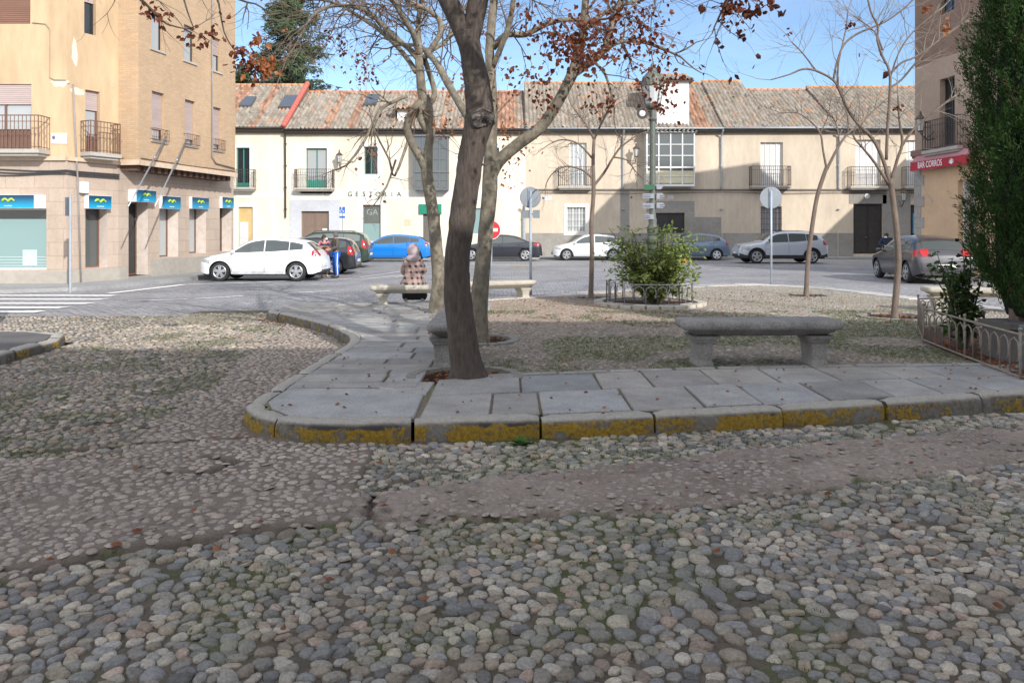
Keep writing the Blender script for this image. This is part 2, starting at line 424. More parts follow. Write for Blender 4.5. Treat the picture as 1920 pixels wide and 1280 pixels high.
def colB(X, Y, rg):
    c = pal(X, Y, rg); z = zones(X, Y)
    mc = np.array([.40, .335, .285]) * rg.uniform(.62, 1.15, (len(X), 1)) * (.78 + .44 * fbm(X, Y, 1.1, 62))[:, None]; c1 = .3 * c + .7 * mc
    right = (X > -.9)[:, None]; c1 = np.where(right, np.array([.31, .268, .235]) * rg.uniform(.72, 1.15, (len(X), 1)) * (.75 + .5 * fbm(X, Y, 1.6, 63))[:, None], c1)
    g = (sst(.5, .66, fbm(X, Y, 2.1, 33)) * .42 * (z == 3))[:, None]
    c = np.where((z == 1)[:, None], c1, c * np.array([.93, .89, .86]) * (1 + .30 * sst(9.5, 12, Y))[:, None] * (1 - g) + np.array([.14, .145, .085]) * g)  # cobbles lightened past the shadow edge: sunlight put into their colour
    return c
inp = lambda X, Y: poly_in(X, Y, PLZ) | (pdist(X, Y, KF) < .03) | (crackd(X, Y) < .024)
inl = lambda X, Y: poly_in(X, Y, PL) | (pdist(X, Y, KL) < .03)
parts = []
parts.append(stones((-4.2, 6.2), (1.7, 7.4), .069, .042, 1.03, .42, 13, 4, lambda X, Y: ((zones(X, Y) == 0) | (zones(X, Y) == 2)) & ~inp(X, Y), colA, relief, drop=.27, seed=11, p=6))
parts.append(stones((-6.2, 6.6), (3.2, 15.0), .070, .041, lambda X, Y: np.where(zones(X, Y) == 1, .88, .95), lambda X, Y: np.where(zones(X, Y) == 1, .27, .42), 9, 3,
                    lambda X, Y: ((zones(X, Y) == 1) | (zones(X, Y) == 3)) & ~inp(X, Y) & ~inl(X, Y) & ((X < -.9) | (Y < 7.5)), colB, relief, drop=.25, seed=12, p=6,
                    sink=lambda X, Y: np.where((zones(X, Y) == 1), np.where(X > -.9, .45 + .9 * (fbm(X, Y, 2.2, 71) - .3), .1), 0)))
off = 0; VV, QQ, TT, CC = [], [], [], []
for (v, q, t, c) in parts:
    VV.append(v); QQ.append(q + off); TT.append(t + off); CC.append(c); off += len(v)
o = np_mesh('cobblestones', np.concatenate(VV), np.concatenate(QQ), np.concatenate(TT), np.concatenate(CC), M_ST); tag(o, kind='structure')

# plaza: pebble floor on earth
M_PLZ = mat('plaza_earth', (.2, .18, .14), rough=.9, var=.25, sc=20, big=.25, bigsc=1.2, bump=.7, bsc=50, attr=True, spec=.2)
def inner(X, Y):
    return poly_in(X, Y, PLZ) & (pdist(X, Y, PLZ, True) > .13)
def ypav(x):   # back edge of the flagstones in front
    return np.interp(x, [-.9, -.2, .5, 1.4, 3.4, 4.6, 6], [7.35, 7.6, 7.72, 7.9, 8.12, 8.2, 8.3])
def inflag(X, Y):
    return (Y < ypav(X)) | ((X < -.85) & (Y < 14.2)) | (X < -1.6)
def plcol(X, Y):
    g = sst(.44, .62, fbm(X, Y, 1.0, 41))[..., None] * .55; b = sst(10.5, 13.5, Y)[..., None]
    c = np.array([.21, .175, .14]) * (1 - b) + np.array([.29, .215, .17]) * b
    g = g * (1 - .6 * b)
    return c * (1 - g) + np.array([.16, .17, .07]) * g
mb = MB(); mb.poly([(x, y, ZP - .03) for x, y in PLZ]); 
xs = np.arange(-4.6, 11, .06); ys = np.arange(5.6, 21.5, .06)
Xg, Yg = np.meshgrid(xs, ys); keep = inner(Xg, Yg)
ig = np.arange(Xg.size).reshape(Xg.shape)
kq = keep[:-1, :-1] & keep[:-1, 1:] & keep[1:, 1:] & keep[1:, :-1]
Q = np.stack([ig[:-1, :-1][kq], ig[:-1, 1:][kq], ig[1:, 1:][kq], ig[1:, :-1][kq]], -1)
Zg = ZP - .022 + .012 * (fbm(Xg, Yg, 1.3, 17) - .5)
PITS = [(-.47, 7.62, .5), (-.45, 10.25, .45), (-1.32, 13.6, .5), (1.72, 16.7, .4), (6.6, 17.3, .45), (6.5, 13.05, .5)]
for (x, y, r) in PITS: Zg = Zg - .05 * (np.hypot(Xg - x, (Yg - y) * 1.0) < r * .8)
V = np.stack([Xg, Yg, Zg], -1).reshape(-1, 3); used = np.unique(Q); rem = np.full(len(V), -1); rem[used] = np.arange(len(used))
cc = plcol(Xg, Yg).reshape(-1, 3)
for (x, y, r) in PITS: cc[np.hypot(Xg - x, Yg - y).ravel() < r * .9] = (.05, .03, .02)
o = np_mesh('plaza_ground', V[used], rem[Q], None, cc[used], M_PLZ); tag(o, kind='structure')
def colP(X, Y, rg):
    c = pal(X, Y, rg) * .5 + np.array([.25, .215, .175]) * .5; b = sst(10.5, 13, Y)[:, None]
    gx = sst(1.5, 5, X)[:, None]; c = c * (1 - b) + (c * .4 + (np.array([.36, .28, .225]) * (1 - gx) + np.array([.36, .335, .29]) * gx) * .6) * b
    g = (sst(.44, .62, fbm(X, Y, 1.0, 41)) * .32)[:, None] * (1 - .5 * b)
    return (c * (1 - g) + np.array([.20, .21, .11]) * g) * rg.uniform(.8, 1.15, (len(X), 1))
def okpit(X, Y):
    k = np.ones(X.shape, bool)
    for (x, y, r) in PITS: k &= np.hypot(X - x, Y - y) > r
    return k & (np.hypot(X - 2.75, Y - 15.4) > .9) & ~((X > 4.85 + .18 * (Y - 7.6)) & (Y < 10.3))
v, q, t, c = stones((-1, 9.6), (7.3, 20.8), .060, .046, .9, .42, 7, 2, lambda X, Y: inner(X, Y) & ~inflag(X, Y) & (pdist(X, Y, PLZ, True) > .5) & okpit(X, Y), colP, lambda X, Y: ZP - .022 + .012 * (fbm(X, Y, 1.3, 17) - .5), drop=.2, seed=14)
o = np_mesh('plaza_pebbles', v, q, t, c, M_ST); tag(o, kind='structure')

# flagstones
M_FLAG = mat('granite_flag', (.27, .275, .285), rough=.8, var=.3, sc=60, big=.24, bigsc=3.2, bump=.5, bsc=120, attr=True, spec=.3)
def slab(mb, P, z=ZP, b=.012, th=.05, lite=1.):
    """P: 4 corners (x,y) counter-clockwise; bevelled slab"""
    c = Vector((sum(p[0] for p in P) / len(P), sum(p[1] for p in P) / len(P), 0)); n = len(P)
    tilt = (random.uniform(-.006, .006), random.uniform(-.008, .008)); dz = random.uniform(-.004, .004)
    zf = lambda p: z + dz + tilt[0] * (p[0] - c.x) + tilt[1] * (p[1] - c.y)
    k = random.uniform(.78, 1.1) * lite; w = random.uniform(-.012, .012); mb.cc = (.335 * k + w, .325 * k, .312 * k - w)
    Lr = []
    for (ins, dzz) in ((0, -th), (0, -b * .8), (b, 0)):
        row = []
        for p in P:
            d = Vector((p[0], p[1], 0)) - c; q = c + d * (1 - (ins) / max(.05, d.length))
            row.append(mb.V((q.x, q.y, zf(q) + dzz)))
        Lr.append(row)
    for a in range(2):
        for i in range(n): mb.Fc(Lr[a][i], Lr[a][(i + 1) % n], Lr[a + 1][(i + 1) % n], Lr[a + 1][i])
    mb.Fc(*Lr[2])
def kfy(x):  # inner edge of the front kerb
    return float(np.interp(x, [p[0] for p in KF[:9]][::-1], [p[1] for p in KF[:9]][::-1])) + .155
mb = MB(); g = .015
x = -.72; k = 0
while x < 5.4:
    w = random.choice((.45, .54, .6, .66)); w = .3 if k == 3 else w; x1 = x + w
    f = .5 + random.uniform(-.04, .05)
    for (a, b_) in ():
        def yy(xx, t): return kfy(xx) * (1 - t) + float(ypav(xx)) * t
        sk_ = .02 * math.sin(k)
        slab(mb, [(x + g + sk_ + random.uniform(0, .02), yy(x, a) + g), (x1 - g, yy(x1, a) + g), (x1 - g + sk_, yy(x1, b_) - g), (x + g, yy(x, b_) - g * (2.6 if a == 0 else 1))])
    x = x1; k += 1
for row, (a, b_) in enumerate(((0, .52), (.52, 1))):
    x = -.72; k = 0
    def yy(xx, t): return kfy(xx) * (1 - t) + float(ypav(xx)) * t
    while x < 5.4:
        w = random.choice((.4, .5, .62, .74)) if k else (.55, .8)[row]; x1 = x + w; g1, g2 = random.uniform(.006, .014), random.uniform(.004, .016)
        slab(mb, [(x + g1, yy(x, a) + .008), (x1 - g2, yy(x1, a) + .008), (x1 - g1, yy(x1, b_) - (.03 if row == 0 else .01)), (x + g2, yy(x, b_) - (.03 if row == 0 else .01))], z=ZP + random.uniform(-.003, .004)); x = x1; k += 1
# narrow border row along the pebbles
x = -.3
while x < 5.2:
    w = random.uniform(.4, .8); a0, a1 = float(ypav(x)), float(ypav(x + w))
    slab(mb, [(x + g, a0 + .01), (x + w - g, a1 + .01), (x + w - g, a1 + .12), (x + g, a0 + .12)], z=ZP + .004); x += w
# big worn slab in the corner
slab(mb, [(-1.95, 6.25), (-1.75, 6.02), (-1.5, 5.93), (-1.2, 5.92), (-.76, 5.97), (-.78, 6.75), (-1.25, 7.0), (-2.04, 7.02), (-2.06, 6.5)], z=ZP)
slab(mb, [(-.76, 6.77), (-.74, 7.33), (-1.22, 7.3), (-1.22, 7.03)], z=ZP)
# left strip going back: crossing slabs in courses
def xk(y): return float(np.interp(y, [6.9, 8.3, 9.4, 10.1, 10.7, 11.6, 12.5, 13.3, 14.0], [-2.24, -2.19, -2.14, -2.14, -2.28, -2.7, -3.3, -3.9, -4.5])) + .15
y = 7.04
while y < 15.4:
    h = random.choice((.26, .34, .42, .3)); x0 = xk(y); xe = -.86 if y < 14 else -.4
    xcur = x0
    while xcur < xe - .05:
        w = random.uniform(.55, 1.2); x1 = min(xe, xcur + w)
        if xe - x1 < .25: x1 = xe
        xl = xcur if xcur > x0 else xk(y); xl2 = xcur if xcur > x0 else xk(y + h)
        if not (y < 7.3 and x1 > -1.3 and xcur > -1.4):
            slab(mb, [(xl + g, y + g), (x1 - g, y + g), (x1 - g, y + h - g), (xl2 + g, y + h - g)])
        xcur = x1
    y += h
# paved rim along the street side
seq = KB[1:]
for i in range(len(seq) - 1):
    a, b_ = Vector((*seq[i], 0)), Vector((*seq[i + 1], 0)); d = b_ - a; n_ = max(1, int(d.length / .8)); nn = Vector((d.y, -d.x, 0)).normalized()
    for j in range(n_):
        p, q = a + d * (j / n_), a + d * ((j + 1) / n_)
        slab(mb, [(p.x + nn.x * .17, p.y + nn.y * .17), (p.x + nn.x * .62, p.y + nn.y * .62), (q.x + nn.x * .62, q.y + nn.y * .62), (q.x + nn.x * .17, q.y + nn.y * .17)][::1], z=ZP, lite=1.55)
o = mb.build('pavement', M_FLAG, col=True); tag(o, kind='structure')

# kerb stones
mk, nt_, b_ = _nodes('kerb_stone'); Lk = nt_.links; b_.inputs['Roughness'].default_value = .85
geo = N(nt_, 'ShaderNodeNewGeometry'); tc = N(nt_, 'ShaderNodeTexCoord')
sp = N(nt_, 'ShaderNodeSeparateXYZ'); Lk.new(geo.outputs['Normal'], sp.inputs[0]); sz = N(nt_, 'ShaderNodeSeparateXYZ'); Lk.new(tc.outputs['Object'], sz.inputs[0])
nA = N(nt_, 'ShaderNodeTexNoise', Scale=34., Detail=8., Roughness=.8); nB = N(nt_, 'ShaderNodeTexNoise', Scale=3.5, Detail=5., Roughness=.7)
for n_ in (nA, nB): Lk.new(tc.outputs['Object'], n_.inputs['Vector'])
def ma(op, a, b=None, c=None):
    n_ = N(nt_, 'ShaderNodeMath', _operation=op)
    for i, v in enumerate((a, b, c)):
        if v is None: continue
        if hasattr(v, 'is_output'): Lk.new(v, n_.inputs[i])
        else: n_.inputs[i].default_value = v
    return n_.outputs[0]
def mrg(v, a, b, c=0., d=1.):
    n_ = N(nt_, 'ShaderNodeMapRange'); Lk.new(v, n_.inputs['Value'])
    for k_, w in zip(('From Min', 'From Max', 'To Min', 'To Max'), (a, b, c, d)): n_.inputs[k_].default_value = w
    return n_.outputs[0]
def mixc(f, a, b):
    n_ = N(nt_, 'ShaderNodeMix', _data_type='RGBA'); Lk.new(f, n_.inputs[0])
    for i, v in ((6, a), (7, b)):
        if hasattr(v, 'is_output'): Lk.new(v, n_.inputs[i])
        else: n_.inputs[i].default_value = (*v, 1)
    return n_.outputs[2]
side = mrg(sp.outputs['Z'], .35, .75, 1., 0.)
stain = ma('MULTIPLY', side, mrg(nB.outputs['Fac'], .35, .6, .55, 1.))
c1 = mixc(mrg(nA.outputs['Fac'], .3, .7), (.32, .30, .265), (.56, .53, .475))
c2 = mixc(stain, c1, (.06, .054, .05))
att = N(nt_, 'ShaderNodeAttribute', _attribute_name='Col'); sa = N(nt_, 'ShaderNodeSeparateColor'); Lk.new(att.outputs['Color'], sa.inputs[0])
# worn yellow paint: only on the outer face, worn off in patches
zj = ma('ADD', sz.outputs['Z'], ma('MULTIPLY', ma('SUBTRACT', nB.outputs['Fac'], .5), .16)); band = ma('MULTIPLY', mrg(zj, .005, .012), mrg(zj, .132, .122, 0., 1.))
worn = mrg(ma('ADD', nA.outputs['Fac'], ma('SUBTRACT', ma('MULTIPLY', ma('SUBTRACT', nB.outputs['Fac'], .5), 1.5), ma('MULTIPLY', ma('SUBTRACT', 1., sa.outputs[0]), .28))), .425, .46)
py_ = ma('MULTIPLY', ma('MULTIPLY', ma('MULTIPLY', mrg(sp.outputs['Z'], .45, .6, 1., 0.), band), worn), 1.)
c3 = mixc(py_, c2, mixc(mrg(nA.outputs['Fac'], .4, .62), (.20, .12, .015), (.44, .28, .02)))
Lk.new(c3, b_.inputs['Base Color'])
bp = N(nt_, 'ShaderNodeBump', Strength=.9, Distance=.03); Lk.new(ma('ADD', nA.outputs['Fac'], ma('MULTIPLY', nB.outputs['Fac'], 1.2)), bp.inputs['Height']); Lk.new(bp.outputs['Normal'], b_.inputs['Normal'])
def resample(P, closed=False):
    pts = [Vector((x, y, 0)) for x, y in P]; out = [pts[0]]; acc = []
    return pts
def kerb(P, lens, z1, wd_, yel, name, side_=1):
    pts = [Vector((x, y, 0)) for x, y in P]; cum = [0]
    for a, b in zip(pts, pts[1:]): cum.append(cum[-1] + (b - a).length)
    def at(s):
        s = max(0, min(cum[-1], s)); x = np.interp(s, cum, [p.x for p in pts]); y = np.interp(s, cum, [p.y for p in pts]); return Vector((x, y, 0))
    mb = MB(); s = 0; k = 0
    while s < cum[-1] - .05:
        L_ = lens(s, at(s)); e = min(cum[-1], s + L_); n_ = max(3, int((e - s) / .05)); rows = []
        dzz = random.uniform(-.009, .009); mb.cc = (yel(at((s + e) / 2)), 0, 0); lw = random.uniform(-.012, .014)
        for i in range(n_ + 1):
            u = s + .008 + (e - s - .016) * i / n_
            d = (at(u + .02) - at(u - .02)).normalized(); nn = Vector((-d.y, d.x, 0)) * side_   # points outwards
            p = at(u); endr = .045 * (1 - min(1, min(i, n_ - i) / 2.)) ; j = random.uniform(-.004, .004)
            gz = float(zg(p.x, p.y)); row = []
            for (o_, z_) in ((.0, -.08), (.003, .04), (0 + j, z1 - .055), (-.008, z1 - .028), (-.028, z1 - .008), (-.06, z1), (-wd_ + .02, z1 + .002), (-wd_, z1 - .01), (-wd_, z1 - .12)):
                q = p + nn * (o_ + lw - endr * .6 * (1 if o_ > -.05 else 0)); row.append((q.x, q.y, z_ + dzz - endr * .4 + random.uniform(-.004, .004)))
            rows.append(row)
        mb.grid(rows)
        for r_, fl in ((rows[0], 1), (rows[-1], 0)): mb.poly(r_ if fl else r_[::-1])
        s = e + random.uniform(.002, .012); k += 1
    o = mb.build(name, mk, col=True, smooth=True, sharp=50); return tag(o, kind='structure')
def lens(s, p):
    if p.x < -.9 and p.y < 6.5: return random.choice((.34, .42, .48))
    if p.x < -1.5: return random.uniform(.5, .9)
    return random.uniform(.75, 1.2)
kerb(KF, lens, ZP, .15, lambda p: (1. if -1.3 < p.x < 2.8 else (.82 if p.x < 3 else .74)) if (p.y < 7.6 and p.x < 5.5) else (.42 if p.y > 10.2 else 0.), 'kerb', side_=1)
kerb([KF[-1]] + KB + [(9.5, 7.75)], lambda s, p: .8, ZP, .16, lambda p: 0., 'street_kerb', side_=1)
kerb(KL, lambda s, p: random.uniform(.5, .9), .13, .15, lambda p: .38, 'left_kerb', side_=-1)
mb = MB(); mb.prism([(x, y, -.2) for x, y in [(-6.27, -2), (-6.3, 9.2), (-6.36, 10.45), (-6.58, 11.0), (-7.15, 11.3), (-9, 11.45), (-14, 11.55), (-14, -2)]], (0, 0, .325))
tag(mb.build('left_pavement', mat('asphalt_pavement', (.12, .115, .115), rough=.9, var=.25, sc=50, big=.2, bigsc=1.5, bump=.5, bsc=120)), kind='structure')

# the street beyond: worn granite setts
ms, nt_, b_ = _nodes('street_setts'); Lk = nt_.links; b_.inputs['Roughness'].default_value = .75
tc = N(nt_, 'ShaderNodeTexCoord')
br = N(nt_, 'ShaderNodeTexBrick', Scale=1.); br.inputs['Brick Width'].default_value = .22; br.inputs['Row Height'].default_value = .14; br.inputs['Mortar Size'].default_value = .018; br.inputs['Mortar Smooth'].default_value = .6
br.inputs['Color1'].default_value = (.29, .29, .305, 1); br.inputs['Color2'].default_value = (.38, .378, .39, 1); br.inputs['Mortar'].default_value = (.17, .165, .17, 1)
n0 = N(nt_, 'ShaderNodeTexNoise', Scale=1.4, Detail=3.); Lk.new(tc.outputs['Object'], n0.inputs['Vector'])
va = N(nt_, 'ShaderNodeVectorMath', _operation='ADD'); vs_ = N(nt_, 'ShaderNodeVectorMath', _operation='SCALE'); vs_.inputs['Scale'].default_value = .25
Lk.new(n0.outputs['Color'], vs_.inputs[0]); Lk.new(vs_.outputs[0], va.inputs[0]); Lk.new(tc.outputs['Object'], va.inputs[1]); Lk.new(va.outputs[0], br.inputs['Vector'])
nA = N(nt_, 'ShaderNodeTexNoise', Scale=.35, Detail=6., Roughness=.7); nB = N(nt_, 'ShaderNodeTexNoise', Scale=14., Detail=6., Roughness=.7)
for n_ in (nA, nB): Lk.new(tc.outputs['Object'], n_.inputs['Vector'])
sc_ = ma('MULTIPLY', mrg(nA.outputs['Fac'], .3, .7, .68, 1.22), mrg(nB.outputs['Fac'], .25, .75, .72, 1.25))
vm = N(nt_, 'ShaderNodeVectorMath', _operation='SCALE'); Lk.new(br.outputs['Color'], vm.inputs[0]); Lk.new(sc_, vm.inputs['Scale']); Lk.new(vm.outputs[0], b_.inputs['Base Color'])
bp = N(nt_, 'ShaderNodeBump', Strength=.8, Distance=.02); Lk.new(ma('ADD', ma('MULTIPLY', br.outputs['Fac'], -1.), nB.outputs['Fac']), bp.inputs['Height']); Lk.new(bp.outputs['Normal'], b_.inputs['Normal'])
tag(sheet('street', np.arange(-60, 61, .5), np.arange(14.6, 70, .5), lambda X, Y: zg(X, Y) - .012 + .004 * (Y > 15.2), ms), kind='structure')
tag(sheet('ground', np.linspace(-700, 700, 15), np.linspace(-700, 900, 17), lambda X, Y: X * 0 - .35, mat('earth', (.16, .14, .11), rough=.95)), kind='structure')
mb = MB()
for (x0, x1, y0, y1) in ((-60, -14, -20, 14.7), (7.4, 60, -20, 14.7), (-14, 7.4, -20, 1.6)): mb.quad((x0, y0, -.02), (x1, y0, -.02), (x1, y1, -.02), (x0, y1, -.02))
mb.quad((-6.6, 11.2, -.022), (-6.0, 11.2, -.022), (-6.0, 14.7, -.022), (-6.6, 14.7, -.022)); mb.quad((-14, 11, -.022), (-6.6, 11, -.022), (-6.6, 14.7, -.022), (-14, 14.7, -.022))
tag(mb.build('side_road', mat('asphalt_road', (.10, .098, .095), rough=.9, var=.25, sc=30, bump=.5, bsc=90)), kind='structure')
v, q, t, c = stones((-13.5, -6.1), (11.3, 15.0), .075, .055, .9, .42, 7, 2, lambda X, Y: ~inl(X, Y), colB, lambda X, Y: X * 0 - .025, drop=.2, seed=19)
tag(np_mesh('cobbles_left', v, q, t, c, M_ST), kind='structure')
# pavement along the left building and along the back houses
M_PAV = mat('pale_pavement', (.30, .30, .30), rough=.85, var=.15, sc=8, big=.15, bigsc=.8, bump=.3)
mb = MB(); P = [(-40, 21.2), (-14.2, 21.2), (-12.6, 22.2), (-11.7, 24.6), (-10.9, 28), (-9.6, 35), (-9, 42), (-13, 60), (-40, 60)]
pt = [(x, y, -.015 + .10 * float(sst(23, 32, y))) for x, y in P]
mb.poly(pt)
for i in range(len(P) - 1): mb.quad(pt[i], pt[i + 1], (*P[i + 1], -.5), (*P[i], -.5))
tag(mb.build('corner_pavement', M_PAV), kind='structure')
mb = MB(); mb.box(-9.2, 50, 44.4, 47, -.3, .1); tag(mb.build('far_pavement', M_PAV, bevel=.02), kind='structure')

# road paint
M_WP = mat('white_road_paint', (.85, .85, .84), rough=.7, var=.3, sc=9, big=.15)
def strip(mb, a, b, w):
    a, b = Vector(a), Vector(b); n_ = max(1, int((b - a).length / .5)); d = (b - a).normalized(); nn = Vector((-d.y, d.x)) * w / 2; rows = []
    for i in range(n_ + 1):
        p = a + (b - a) * i / n_; r_ = []
        for q in (p - nn, p + nn): r_.append((q.x, q.y, float(zg(q.x, q.y)) + .006))
        rows.append(r_)
    mb.grid(rows)
mb = MB()
for (py, x1) in ((551, 215), (560, 195), (570, 170), (580, 120), (589, 75)):
    p = G(x1, py, -.05); strip(mb, (-22, p.y + .2), (p.x, p.y), .42)
tag(mb.build('zebra_crossing', M_WP), kind='structure')
mb = MB()
for (a, b, w) in (((205, 548), (345, 532), .25), ((345, 532), (480, 528), .16), ((480, 528), (610, 522), .14), ((240, 566), (350, 562), .12), ((365, 561), (455, 554), .12), ((540, 548), (620, 546), .14),
                  ((600, 525), (660, 521), .16), ((675, 519), (760, 510), .14), ((690, 523), (740, 520), .12), ((740, 518), (790, 512), .12), ((900, 497), (1030, 496), .2), ((1330, 506), (1352, 505), .12), ((1410, 502), (1460, 501), .12), ((1280, 498), (1400, 497), .1)):
    z_ = -.08 if a[0] < 700 else 0
    p, q = G(a[0], a[1], z_), G(b[0], b[1], z_); strip(mb, p.xy, q.xy, w)
tag(mb.build('road_lines', M_WP), kind='structure')
mb = MB(); strip(mb, G(962, 500).xy, G(1012, 499).xy, .35); strip(mb, G(1185, 489).xy, G(1215, 489).xy, .3)
tag(mb.build('yellow_road_paint', mat('yellow_road_paint', (.65, .45, .1), rough=.7, var=.25, sc=9)), kind='structure')
# ================================================================ buildings
class PL_:
    """vertical wall plane: origin, horizontal direction; outward normal towards the camera side"""
    def __init__(s, org, ud):
        s.o = Vector((org[0], org[1], 0)); s.u = Vector((ud[0], ud[1], 0)).normalized(); s.n = Vector((s.u.y, -s.u.x, 0))
        s.M = Matrix(((s.u.x, s.n.x, 0, s.o.x), (s.u.y, s.n.y, 0, s.o.y), (0, 0, 1, 0), (0, 0, 0, 1)))   # local (u, out, z)
    def p(s, u, z, d=0.): return s.o + s.u * u + s.n * d + Vector((0, 0, z))
    def uz(s, px, py, d=0.):
        r = Vector(((px - CX) / F, 1, (HZ - py) / F)); c = Vector((0, 0, CH)); o = s.o + s.n * d
        t = (o - c).dot(s.n) / r.dot(s.n); q = c + r * t
        return (q - o).dot(s.u), q.z
    def rect(s, x0, y0, x1, y1, d=0.):
        u0, za = s.uz(x0, y0, d); _, zb = s.uz(x0, y1, d); u1, _ = s.uz(x1, y0, d)
        return (u0, u1, zb, za)
    def off(s, d):
        q = PL_((0, 0), s.u); q.o = s.o + s.n * d; q.__dict__['M'] = PL_((q.o.x, q.o.y), s.u).M; return q
def wallmesh(mb, pl, u0, u1, z0, z1, ops, mi=0, rmi=None):
    us = sorted({u0, u1, *[o[0] for o in ops], *[o[1] for o in ops]}); zs = sorted({z0, z1, *[o[2] for o in ops], *[o[3] for o in ops]})
    us = [u for u in us if u0 <= u <= u1]; zs = [z for z in zs if z0 <= z <= z1]
    mb.cm = mi
    for a, b in zip(us, us[1:]):
        for c, d in zip(zs, zs[1:]):
            uc, zc = (a + b) / 2, (c + d) / 2
            if any(o[0] < uc < o[1] and o[2] < zc < o[3] for o in ops): continue
            mb.quad(pl.p(a, c), pl.p(b, c), pl.p(b, d), pl.p(a, d))
    mb.cm = mi if rmi is None else rmi
    for o in ops:
        a, b, c, d = o[:4]; dp = -(o[4] if len(o) > 4 else .2)
        mb.quad(pl.p(a, c), pl.p(a, c, dp), pl.p(a, d, dp), pl.p(a, d)); mb.quad(pl.p(b, c), pl.p(b, d), pl.p(b, d, dp), pl.p(b, c, dp))
        mb.quad(pl.p(a, d), pl.p(a, d, dp), pl.p(b, d, dp), pl.p(b, d)); mb.quad(pl.p(a, c), pl.p(b, c), pl.p(b, c, dp), pl.p(a, c, dp))
        mb.quad(pl.p(a, c, dp - .12), pl.p(b, c, dp - .12), pl.p(b, d, dp - .12), pl.p(a, d, dp - .12))
    mb.cm = 0
G_DK = glassmat('dark_window_glass'); G_CU = glassmat('curtained_glass', (.38, .40, .41), .12); G_FR = glassmat('frosted_glass', (.22, .33, .33), .25); G_MID = glassmat('grey_window_glass', (.09, .10, .10), .08)
P_WH = mat('white_paint', (.72, .72, .70), rough=.5, var=.08, big=.08); P_GR = mat('green_paint', (.04, .23, .18), rough=.45, var=.15); P_BR = mat('brown_paint', (.16, .09, .065), rough=.55, var=.15)
P_DK = mat('dark_paint', (.03, .028, .028), rough=.5, var=.2); IRON = mat('wrought_iron', (.06, .05, .05), rough=.6, var=.2); ZINC = mat('zinc', (.34, .38, .42), rough=.5, metal=.1, var=.15)
BLIND = mat('roller_blind', (.46, .37, .35), rough=.7, var=.06, stretch=(1, 1, 14)); BLIND_B = mat('brown_blind', (.22, .115, .08), rough=.7, var=.08, stretch=(1, 1, 14))
IRON_B = mat('rusty_rail', (.17, .095, .07), rough=.7, var=.2)
def slats(mb, pl, u0, u1, z0, z1, d0, n):
    h = (z1 - z0) / n
    for i in range(n): mb.box(u0, u1, d0, d0 + .018, z0 + i * h, z0 + (i + 1) * h - .35 * h, pl.M); 
    mb.box(u0, u1, d0 - .01, d0 + .006, z0, z1, pl.M)
def window(pl, r, bld, d=.2, fm=None, gm=None, blind=0., bm=None, leaves=2, rail=0., panel=0., name='window', sill=None, bars=0):
    """a recessed window: frame (the part), pane, optional roller blind and lower panel as sub-parts"""
    fm = fm or P_WH; gm = gm or G_DK; u0, u1, z0, z1 = r[:4]; t = .055; dd = -d + .002
    f = MB()
    f.box(u0, u0 + t, dd, dd + .06, z0, z1, pl.M); f.box(u1 - t, u1, dd, dd + .06, z0, z1, pl.M)
    f.box(u0 + t, u1 - t, dd, dd + .06, z1 - t, z1, pl.M); f.box(u0 + t, u1 - t, dd, dd + .06, z0, z0 + t, pl.M)
    for k in range(1, leaves):
        c = u0 + (u1 - u0) * k / leaves; f.box(c - t * .6, c + t * .6, dd + .003, dd + .063, z0 + t, z1 - t, pl.M)
    for k in range(bars):
        z = z0 + (z1 - z0) * (k + 1) / (bars + 1); f.box(u0 + t, u1 - t, dd + .004, dd + .05, z - .014, z + .014, pl.M)
    if panel:
        f.box(u0 + t, u1 - t, dd + .001, dd + .05, z0 + t, z0 + panel * (z1 - z0), pl.M)
    w = f.build(name, fm, bld)
    g = MB(); g.box(u0 + .02, u1 - .02, dd + .015, dd + .03, z0 + .02, z1 - .02, pl.M); g.build('pane', gm, w)
    if blind:
        b = MB(); zb = z1 - (z1 - z0) * blind; slats(b, pl, u0 + .01, u1 - .01, zb, z1 - .005, dd + .075, max(3, int((z1 - zb) / .06))); b.build('roller_blind', bm or BLIND, w)
    if sill is not None:
        s_ = MB(); s_.box(u0 - .08, u1 + .08, -.02, sill, z0 - .07, z0 - .004, pl.M); s_.build('sill', fm if False else M_SILL, w)
    return w
M_SILL = mat('stone_sill', (.42, .39, .35), rough=.8)
def balcony(pl, u0, u1, z0, h, bld, depth=.55, m=None, sp=.11, slab_m=None, curl=True):
    m = m or IRON; s_ = MB(); s_.box(u0, u1, 0, depth, z0 - .12, z0, pl.M); s_.box(u0 + .06, u1 - .06, 0, depth - .08, z0 - .2, z0 - .12, pl.M)
    b = s_.build('balcony', slab_m or M_SILL, bld)
    r = MB(); e = .03; t = .012
    pth = [(u0 + e, 0), (u0 + e, depth - e), (u1 - e, depth - e), (u1 - e, 0)]
    for (a, c) in zip(pth, pth[1:]):
        for zz in (z0 + .07, z0 + h * .82, z0 + h):
            A, B = pl.p(a[0], zz, a[1]), pl.p(c[0], zz, c[1]); r.tube([A, B], .018 if zz > z0 + .9 * h else .011, 5)
        L_ = math.hypot(c[0] - a[0], c[1] - a[1]); n_ = max(1, int(L_ / sp))
        for i in range(n_ + 1):
            q = (a[0] + (c[0] - a[0]) * i / n_, a[1] + (c[1] - a[1]) * i / n_)
            r.tube([pl.p(q[0], z0, q[1]), pl.p(q[0], z0 + h, q[1])], t if i else .02, 4)
            if curl and i % 2 == 0:
                pts = [pl.p(q[0] + .05 * math.sin(k * .9), z0 + h * .35 + .04 * k, q[1]) for k in range(6)]; r.tube(pts, .008, 3)
    r.build('railing', m, b)
    return b

